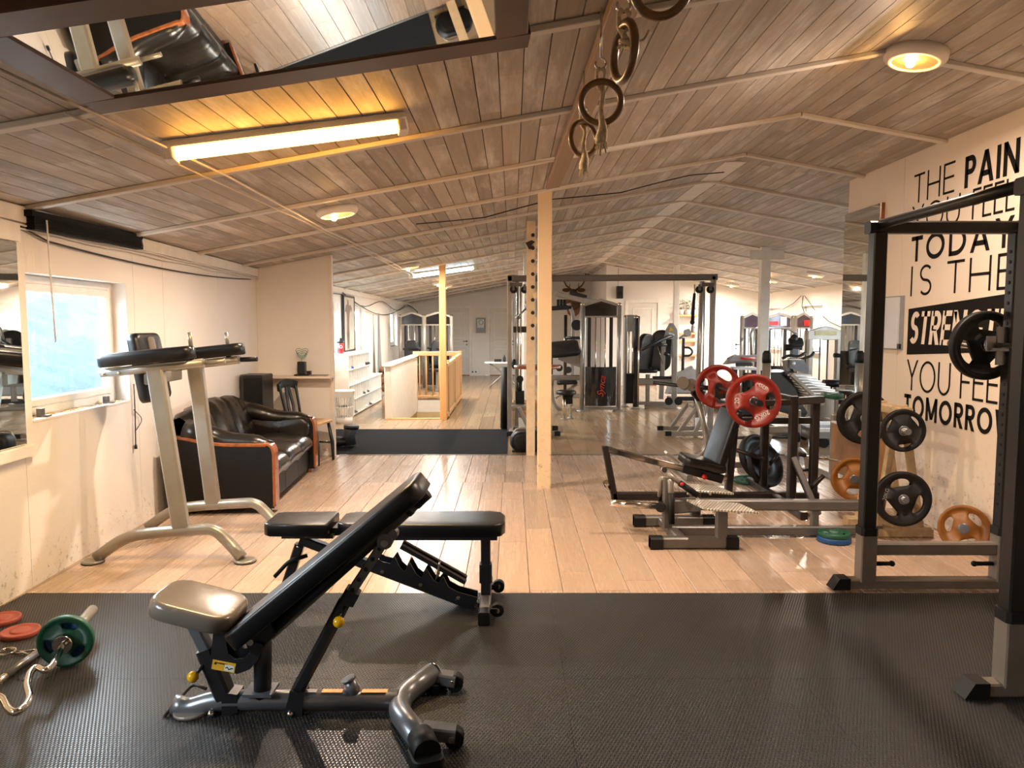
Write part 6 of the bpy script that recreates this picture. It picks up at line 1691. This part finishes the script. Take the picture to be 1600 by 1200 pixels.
th = thing('meter_box', 'grey meter cabinet with a dial between the two far doors', 'meter box', (q.x, 21.97, q.z - .22))
part('cabinet', MB().bb((q.x - .14, 21.92, q.z - .23), (q.x + .14, 21.998, q.z + .22)), MT['greyprint'], th)
part('glass', MB().bb((q.x - .10, 21.912, q.z - .08), (q.x + .10, 21.92, q.z + .17)), MT['label_white'], th)
part('dial', MB().lathe([(.05, 0), (.07, 0), (.07, .01), (.05, .01)], frame((q.x + .01, 21.911, q.z + .08), (1, 0, 0), (0, -1, 0)), 20), MT['gunmetal'], th)
q = at(741, 581, 21.98)
th = thing('wall_socket', 'double white socket low on the far wall beside the left door', 'socket', q)
part('plate', MB().bb((q.x - .11, 21.975, q.z - .05), (q.x + .11, 21.998, q.z + .05)), MT['plastic_white'], th)
for k in (-.05, .05): part('outlet', MB().cyl((q.x + k, 21.97, q.z), (q.x + k, 21.975, q.z), .03, 14), MT['grey'], th)
tb = thing('folding_table', 'small white folding table with curved legs near the far wall', 'table', (-.25, 17.5, 0))
part('top', MB().prism(round_rect(.9, .42, .15, 6), .60, .63, Matrix.Translation((-.2, 17.5, 0)), ch=.006), MT['plastic_white'], tb)
for s in (-1, 1): part('leg', MB().tube(fillet([(-.2 - .34 * s, 17.5, .02), (-.2 + .0 * s, 17.5, .35), (-.2 + .34 * s, 17.5, .60)], .2), .022, 10), MT['steel'], tb)
for s in (-1, 1): part('foot_bar', MB().bar((-.2 - .34 * s, 17.3, .02), (-.2 - .34 * s, 17.7, .02), .03, .03), MT['steel'], tb)
th = thing('tool_heap', 'small dark tools lying on the white folding table', 'tools', (-.3, 17.5, .63))
part('case', MB().bb((-.42, 17.42, .631), (-.25, 17.58, .69)), MT['black'], th); part('bottle', MB().lathe([(.001, 0), (.035, 0), (.035, .1), (.015, .13), (.015, .16), (.001, .16)], Matrix.Translation((-.18, 17.48, .631)), 14), MT['shoe_dark'], th)
# shelves with plants on the far right gable wall
for i, (y, lab) in enumerate(((493, 'top wall shelf with trailing plants right of the far cream door'), (521, 'second pine shelf on the far right gable wall'), (533, 'third pine shelf on the far right gable wall'), (555, 'lowest pine shelf on the far right gable wall'))):
    a, b = at(1058, y, 18.15), at(1091, y, 18.15)
    th = thing('wall_shelf', lab, 'shelf', (a.x, 18.2, a.z))
    part('board', MB().bb((a.x, 18.05, a.z - .02), (b.x, 18.298, a.z + .02)), MT['pine'], th)
    for x in (a.x + .06, b.x - .06): part('bracket', MB().bb((x - .012, 18.18, a.z - .12), (x + .012, 18.298, a.z - .021)), MT['white'], th)
    if i == 0: ztop = a.z + .02; xa_, xb_ = a.x, b.x
for i in range(3):
    x = xa_ + .1 + i * .17; c = V((x, 18.16, ztop))
    th = thing('potted_plant', ['leafy potted plant, left of three on the top wall shelf', 'leafy potted plant, middle of three on the top wall shelf', 'leafy potted plant, right of three on the top wall shelf'][i], 'plant', c)
    part('pot', MB().lathe([(.001, 0), (.05, 0), (.065, .12), (.055, .12), (.001, .1)], Matrix.Translation(c), 16), MT['plastic_white'], th)
    m = MB()
    for k in range(70):
        a = random.random() * 6.28; r = random.uniform(.01, .085); p = c + V((r * math.cos(a), r * math.sin(a) * .6, .16 + random.uniform(-.02, .22) - r * .5)); d = V((math.cos(a), math.sin(a), random.uniform(-.4, .6))).normalized() * .05; s_ = d.cross(V((0, 0, 1))).normalized() * .018
        m.add([p, p + d * .5 + s_, p + d, p + d * .5 - s_, p + d * .5 + V((0, 0, .006))], [(0, 1, 4), (1, 2, 4), (2, 3, 4), (3, 0, 4)])
    o = part('foliage', m, MT['leaf'], th, kind='stuff')
q = at(1083, 515, 18.15)
solo('jar', MB().lathe([(.001, 0), (.05, 0), (.055, .02), (.055, .15), (.04, .17), (.04, .2), (.001, .2)], Matrix.Translation((q.x, 18.15, at(1083, 521, 18.15).z + .02)), 16), MT['gunmetal'], 'dark glass jar on the second pine shelf', 'jar', (q.x, 18.15, at(1083, 521, 18.15).z + .02))

# ================================================================== FAR LEFT TWIN TOWERS
tw = thing('twin_tower', 'twin weight stack towers with arched dark headers behind the stairwell', 'exercise machine', (-2.0, 17.3, 0))
tower(tw, -2.62, -2.07, 17.3, 1.80, shroud=0); tower(tw, -2.05, -1.42, 17.3, 1.80, shroud=.9)
for a, b in (((-2.5, 17.0, .95), (-2.1, 16.7, .98)), ((-1.95, 17.0, .98), (-1.5, 16.8, .95))): part('lever', MB().cyl(a, b, .03, 10), MT['black'], tw)
part('seat_pad', MB().pad(frame((-2.3, 16.7, .45), (1, 0, 0)), .36, .36, .07, .08, .02), MT['leather'], tw)
part('seat_pad', MB().pad(frame((-1.7, 16.7, .45), (1, 0, 0)), .36, .36, .07, .08, .02), MT['leather'], tw)
for x in (-2.3, -1.7):
    part('seat_post', MB().bar((x, 16.75, .03), (x, 16.75, .45), .07, .07, up=(0, 1, 0)), MT['champagne'], tw)
    part('back_pad', MB().pad(frame((x, 16.95, .85), (0, .1, 1), (0, -1, .1)), .6, .3, .08, .1, .03), MT['leather'], tw)
    part('floor_rail', MB().bar((x, 16.6, .035), (x, 17.3, .035), .07, .06), MT['champagne'], tw)

# ================================================================== RIGHT SIDE OF THE BACK ROOM
t4 = thing('triple_station', 'silver triple weight station with three arched headers by the right windows', 'exercise machine', (5.4, 14.6, 0))
for i, (a, b) in enumerate(((1158, 1193), (1195, 1240), (1241, 1270))):
    tower(t4, at(a, 500, 14.6).x + .02, at(b, 500, 14.6).x - .02, 14.6, at(1200, 489, 14.6).z, shroud=.55 if i != 1 else .7, placard='purple_screen')
for x in (1199, 1210): pass
g = lambda x, y, Y=14.3: at(x, y, Y)
part('bent_arm', MB().tube(fillet([g(1174, 556), g(1173, 520), g(1178, 513), g(1232, 513), g(1245, 522)], .15), .025, 10), MT['gunmetal'], t4)
part('bent_arm', MB().tube(fillet([g(1196, 560), g(1195, 522), g(1202, 514)], .12), .022, 10), MT['gunmetal'], t4)
part('header_card', MB().bb((g(1203, 500, 14.55).x, 14.57, g(1203, 508, 14.55).z), (g(1217, 500, 14.55).x, 14.582, g(1203, 502, 14.55).z)), MT['red'], t4)
part('header_card', MB().bb((g(1220, 500, 14.55).x, 14.57, g(1203, 509, 14.55).z), (g(1230, 500, 14.55).x, 14.582, g(1203, 495, 14.55).z)), MT['paleblue'], t4)
part('header_card', MB().bb((g(1257, 500, 14.55).x, 14.57, g(1203, 509, 14.55).z), (g(1266, 500, 14.55).x, 14.582, g(1203, 500, 14.55).z)), MT['red'], t4)
t5 = thing('lat_machine', 'silver weight machine with a curved header and lit display panel on the right', 'exercise machine', (4.85, 11.6, 0))
g = lambda x, y, Y=11.6: at(x, y, Y)
P5 = lambda nm, mb, mat, **k: part(nm, mb, mat, t5, **k)
xa_, xb_ = g(1266, 520).x, g(1310, 520).x
for x in (xa_, xb_):
    P5('upright', MB().bar((x, 11.6, .03), (x, 11.6, g(1266, 516).z), .085, .09, up=(0, 1, 0), ch=.02), MT['steel']); P5('foot', MB().bar((x, 11.2, .03), (x, 12.0, .03), .08, .06), MT['steel'])
hz0, hz1 = g(1290, 531).z, g(1290, 512).z
o_ = [(xa_ - .05, hz0), (xb_ + .05, hz0), (xb_ + .05, hz1 - .04)] + [(xa_ + (xb_ - xa_) * (1 - i / 8), hz1 - .04 + .06 * math.sin(math.pi * i / 8)) for i in range(9)] + [(xa_ - .05, hz1 - .04)]
P5('header', MB().prism(o_, -.05, .05, frame((0, 11.6, 0), (1, 0, 0), (0, -1, 0)), ch=.012), MT['steel'])
P5('display', MB().bb((xa_ + .05, 11.54, hz0 + .07), (xb_ - .05, 11.549, hz1 - .045)), MT['lightpanel'])
words3('display_text', 'LAT', frame(((xa_ + xb_) / 2, 11.546, hz0 + .03), (1, 0, 0), (0, -1, 0)), .06, MT['black'], t5) if False else None
cx_ = (xa_ + xb_) / 2
for k in (-.06, .06): P5('guide_rod', MB().cyl((cx_ + k, 11.6, .3), (cx_ + k, 11.6, hz0), .014, 8), MT['gunmetal'])
P5('weight_stack', MB().bb((cx_ - .12, 11.52, .1), (cx_ + .12, 11.68, .55)), MT['rubber'])
P5('shroud', MB().prism([(xa_ + .05 + (xb_ - xa_ - .1) * i / 8, -.06 - .1 * math.sin(math.pi * i / 8)) for i in range(9)] + [(xb_ - .05, -.04), (xa_ + .05, -.04)], .05, .40, Matrix.Translation((0, 11.6, 0))), MT['steel'])
P5('side_grip', MB().cyl(g(1303, 555, 11.3), g(1318, 556, 11.3), .035, 10), MT['rubber'])
P5('thigh_pad', MB().cyl((xa_ + .02, 11.1, .62), (xb_ - .02, 11.1, .62), .06, 14), MT['leather'])
P5('seat', MB().pad(frame((cx_, 10.9, .45), (1, 0, 0)), .4, .4, .08, .1, .03), MT['leather'])
P5('seat_post', MB().bar((cx_, 10.95, .03), (cx_, 10.95, .45), .08, .08, up=(0, 1, 0)), MT['steel'])
P5('floor_rail', MB().bar((cx_, 10.7, .03), (cx_, 11.6, .03), .09, .06), MT['steel'])
# upright cardio machine with console
el = thing('stair_climber', 'grey stair climbing machine with console and white steps behind the press bench', 'cardio machine', (4.2, 10.2, 0))
g = lambda x, y, Y=10.2: at(x, y, Y)
PE = lambda nm, mb, mat, **k: part(nm, mb, mat, el, **k)
PE('console', MB().pad(frame(g(1243, 536), (1, 0, 0), (-.1, -.8, .6)), .20, .14, .05, .04, .02), MT['black'])
PE('console_roll', MB().cyl(g(1226, 543), g(1252, 542), .045, 14), MT['rubber'])
PE('console_neck', MB().bar(g(1241, 556), g(1242, 545), .10, .08, up=(0, 1, 0)), MT['gunmetal'])
PE('console_mount', MB().ball(g(1241, 530), .06, 12, (1, .7, 1.2)), MT['black'])
for s, pts in ((0, [(1222, 560), (1232, 555), (1248, 558), (1260, 550)]), (1, [(1230, 562), (1250, 562), (1268, 556), (1272, 550)])): PE('handlebar', MB().tube(fillet([g(x, y, 10.0 + s * .3) for x, y in pts], .08), .02, 10), MT['black'])
m = MB(); pts = [g(x, y, 10.1) for x, y in ((1235, 562), (1256, 562), (1264, 578), (1260, 584), (1234, 575))]; n = len(pts); m.add(pts + [p + V((0, .25, 0)) for p in pts], [list(range(n)), list(range(2 * n - 1, n - 1, -1))] + [(k, n + k, n + (k + 1) % n, (k + 1) % n) for k in range(n)])
PE('mast_cover', m, MT['gunmetal'])
PE('mast_badge', MB().lathe([(.001, 0), (.028, 0), (.001, .006)], frame(g(1240, 568, 10.09), (1, 0, 0), (0, -1, 0)), 14), MT['label_white'])
PE('mast', MB().bar(g(1226, 562), g(1231, 580), .07, .07, up=(0, 1, 0)), MT['steel'])
PE('side_cover', MB().bar(g(1231, 580), g(1250, 622), .13, .10, up=(0, 1, 0)), MT['black'])
m = MB(); pts = [g(x, y, 9.9) for x, y in ((1206, 582), (1232, 580), (1250, 625), (1262, 645), (1256, 655), (1208, 640))]; n = len(pts); m.add(pts + [p + V((0, .45, 0)) for p in pts], [list(range(n)), list(range(2 * n - 1, n - 1, -1))] + [(k, n + k, n + (k + 1) % n, (k + 1) % n) for k in range(n)])
PE('housing', m, MT['dark_screen'])
for i in range(8):
    a = g(1237 + i * 4.2, 587 + i * 4.6, 9.75); PE('step', MB().box((a.x + .13 + .012 * i, 9.95, a.z), (.26 + .03 * i, .42, .022)), MT['plastic_white'])
PE('step_frame', MB().bar(g(1236, 585, 9.75), g(1285, 632, 9.75), .05, .07, up=(0, 1, 0)), MT['steel'])
PE('base', MB().bar((g(1208, 640).x, 10.1, .06), (g(1290, 640).x, 10.1, .06), .5, .10), MT['grey'])
PE('foot', MB().bar((g(1285, 640).x, 9.8, .03), (g(1285, 640).x, 10.4, .03), .08, .06), MT['black'])
tm = thing('treadmill', 'treadmill with pale blue deck rails and red trimmed handles right of the crossover', 'treadmill', (3.9, 12.2, 0))
g = lambda x, y, Y=12.2: at(x, y, Y)
PT = lambda nm, mb, mat, **k: part(nm, mb, mat, tm, **k)
PT('console', MB().prism([(-.3, 0), (.3, .05), (.26, .13), (-.2, .12)], -.15, .15, frame(g(1160, 568), (1, 0, 0), (0, -1, .2)), ch=.02), MT['greyprint'])
PT('console_screen', MB().bar(g(1138, 562), g(1150, 556), .12, .05), MT['black'])
PT('red_handle', MB().tube([g(1157, 559, 12.0), g(1166, 561, 12.0), g(1180, 560, 12.0)], .018, 8), MT['red'])
PT('tray', MB().bar(g(1145, 575), g(1182, 576), .3, .04), MT['paleblue'])
PT('grab_bar', MB().bar(g(1150, 570), g(1175, 569), .06, .06), MT['black'])
for x in (1148, 1178): PT('mast', MB().bar(V((g(x, 600).x, 12.2, .15)), g(x, 575), .08, .06, up=(0, 1, 0)), MT['black'])
PT('deck', MB().bb((g(1142, 640).x, 12.0, .03), (g(1142, 640).x + .72, 13.7, .2)), MT['black'])
for k in (0, .66): PT('side_rail', MB().bb((g(1142, 640).x + k, 12.0, .2), (g(1142, 640).x + k + .07, 13.7, .23)), MT['paleblue'])
# treadmill deck lying low on the far right, grey deck edges
tm2 = thing('treadmill', 'low white and grey treadmill deck on the bright floor at the right windows', 'treadmill', (4.6, 9.3, 0))
xa_ = at(1262, 650, 9.2).x
part('deck', MB().bb((xa_, 8.9, .12), (5.5, 9.6, .20)), MT['greyprint'], tm2)
for y in (8.9, 9.53): part('side_rail', MB().bb((xa_, y, .20), (5.5, y + .07, .24)), MT['plastic_white'], tm2)
part('rear_roller', MB().cyl((xa_, 8.95, .15), (xa_, 9.55, .15), .07, 14), MT['grey'], tm2)
for x in (xa_ + .1, 5.3): part('foot_wheel', MB().cyl((x, 8.92, .06), (x, 8.98, .06), .06, 14), MT['rubber'], tm2)
for x in (xa_ + .1, 5.3): part('foot_wheel', MB().cyl((x, 9.52, .06), (x, 9.58, .06), .06, 14), MT['rubber'], tm2)
# beige frame machine right behind the press bench
bf = thing('smith_frame', 'beige tube machine with a curved foot standing behind the press bench', 'exercise machine', (2.9, 7.55, 0))
PF = lambda nm, mb, mat, **k: part(nm, mb, mat, bf, **k)
g = lambda x, y, Y=7.55: at(x, y, Y)
xa_, xb_ = g(1196, 620).x, g(1247, 680).x
PF('post', MB().cyl((xa_, 7.55, .40), g(1198, 565), .042, 16), MT['champagne']); PF('post_cap', MB().tube([g(1198, 567), g(1198, 560), g(1198, 552), g(1198, 548)], .046, 16, scale=[1, 1, .9, .5]), MT['rubber'])
PF('post', MB().bar((xb_, 7.6, .1), (xb_, 7.6, .62), .07, .06, up=(0, 1, 0)), MT['champagne'])
PF('curved_foot', MB().bars(fillet([fl(1236, 712) + V((0, .1, .0)), g(1238, 706), g(1250, 703), g(1260, 712), fl(1262, 735) + V((0, 0, .02))], .12, 5), .09, .05, up=(0, 1, 0)), MT['champagne'])
PF('foot_pad', MB().bb((fl(1262, 735).x - .09, fl(1262, 735).y - .05, 0), (fl(1262, 735).x + .06, fl(1262, 735).y + .06, .018)), MT['rubber'])
PF('bar', MB().cyl(g(1143, 684), g(1246, 683), .016, 10), MT['black']); PF('end_plate', MB().cyl(g(1244, 683), g(1248, 683), .055, 16), MT['rubber'])
PF('saddle', MB().bar(g(1190, 682), g(1204, 686), .08, .06, up=(0, 1, 0)), MT['champagne'])
PF('main_tube', MB().bar((xa_, 7.55, .42), (xb_, 7.6, .42), .06, .07), MT['champagne'])
PF('base_foot', MB().bar((xa_, 7.2, .03), (xa_, 7.9, .03), .07, .06), MT['champagne']); PF('stub', MB().bar((xa_, 7.55, .03), (xa_, 7.55, .42), .06, .06, up=(0, 1, 0)), MT['champagne'])
# leg curl bench with rollers and a bent champagne tube between crossover and press bench
lc = thing('curl_bench', 'bent champagne tube bench with two padded rollers left of the red plates', 'exercise bench', (1.75, 7.25, 0))
PL = lambda nm, mb, mat, **k: part(nm, mb, mat, lc, **k)
g = lambda x, y, Y=7.25: at(x, y, Y)
PL('bent_tube', MB().tube(fillet([g(1090, 622), g(1104, 680), g(1103, 705), g(1082, 716), g(1065, 718)], .14, 6), .03, 14), MT['champagne'])
PL('upper_tube', MB().cyl(g(1140, 640), g(1152, 590), .05, 16), MT['champagne'])
for x, y in ((1067, 599), (1080, 602)): PL('roller', MB().cyl(g(x, y - 1, 7.1), g(x + 4, y + 2, 7.35), .06, 18), MT['leather_grey'])
PL('roller_bar', MB().cyl(g(1020, 598, 7.2), g(1148, 612, 7.2), .018, 10), MT['black'])
PL('roller_bar', MB().cyl(g(1083, 604, 7.1), g(1135, 608, 7.1), .022, 10), MT['black'])
PL('pivot', MB().bar(g(1083, 612), g(1092, 624), .06, .08, up=(0, 1, 0)), MT['black'])
PL('stop_peg', MB().cyl(g(1115, 616, 7.0), g(1126, 622, 7.0), .022, 10), MT['black'])
PL('base', MB().bar(V((g(1065, 718).x, 7.25, .09)), V((g(1180, 718).x, 7.4, .09)), .06, .06), MT['champagne'])
PL('foot', MB().bar((g(1068, 718).x, 6.98, .03), (g(1068, 718).x, 7.52, .03), .06, .06), MT['champagne']); PL('foot', MB().bar((g(1176, 718).x, 7.1, .03), (g(1176, 718).x, 7.65, .03), .06, .06), MT['champagne'])
PL('tube_stub', MB().bar(V((g(1150, 718).x, 7.36, .09)), g(1142, 640), .05, .05, up=(0, 1, 0)), MT['champagne'])
# curved loading machine with green plates beyond the wall end
gp = thing('loading_post', 'curved champagne loading arm with a flat plate tray at the end of the right wall', 'exercise machine', (3.0, 7.1, 0))
PG = lambda nm, mb, mat, **k: part(nm, mb, mat, gp, **k)
g = lambda x, y, Y=7.1: at(x, y, Y)
PG('curved_arm', MB().tube(fillet([g(1304, 655), g(1308, 646), g(1322, 640), g(1334, 626), g(1336, 618)], .12, 5), .03, 12), MT['champagne'])
PG('upright', MB().bar(V((g(1304, 655).x, 7.1, .03)), g(1304, 648), .06, .06, up=(0, 1, 0)), MT['champagne'])
PG('tray', MB().bb((g(1286, 622).x, 6.98, g(1300, 623).z), (3.24, 7.22, g(1300, 621).z)), MT['greyprint'])
PG('foot', MB().bar((g(1304, 655).x, 6.98, .03), (g(1304, 655).x, 7.5, .03), .07, .06), MT['champagne'])
tz_ = g(1300, 621).z
plate('weight_plate', 'green plate lying flat on the loading arm at the wall end', (g(1305, 610).x - .01, 7.08, tz_ + .02), (0, 0, 1), .13, .04, MT['rubber_green'], holes=3, ring='rubber_green')

# ================================================================== LOOSE WIRES OF THE BACK ROOM
W_ = lambda pts, r=.008: MB().tube(pts, r, 6)
P7 = lambda y, z: V((-2.88, y, z))
m = W_([P7(11.0 + .5 * i, 2.02 - .16 * math.sin(math.pi * ((11.0 + .5 * i) % 4.1) / 4.1) ** 2) for i in range(20)]); m.tube([P7(12.6 + .5 * i, 2.05 - .32 * math.sin(math.pi * i / 15)) for i in range(16)], .008, 6)
m.tube([P7(20.4, 2.05), V((-2.86, 21.3, 2.0)), V((-2.80, 21.9, 1.9)), V((-2.78, 21.94, 1.3))], .012, 6)
solo('sagging_cable', m, MT['black'], 'dark cables sagging under the eave of the far left wall', 'cable', P7(15, 1.9))
P8 = lambda px, py: onx(px, py, 6.15)
m = W_([P8(1255, 462), P8(1253, 478), P8(1258, 492)], .008); m.tube([P8(1257, 462), P8(1272, 483), P8(1296, 503), P8(1316, 512)], .007, 6); m.tube([P8(1252, 462), P8(1240, 474), P8(1222, 484)], .007, 6)
solo('wire_tangle', m, MT['black'], 'thin wires hanging from a hook over the right side window', 'wire', P8(1255, 470))
p0_, p1_, p2_ = V((2.56, 6.42, .36)), V((2.93, 6.42, .30)), V((3.02, 6.2, .30))
th = thing('loose_handle_bar', 'thin chrome bar resting between the press bench and the plywood casing', 'bar', V((2.8, 6.4, .3)))
part('rod', MB().tube(fillet([p0_, p1_, p2_], .05), .014, 10), MT['chrome'], th)
part('rubber_end', MB().cyl(p0_ - V((.03, 0, -.005)), p0_ + V((.03, 0, -.005)), .018, 10), MT['rubber'], th)
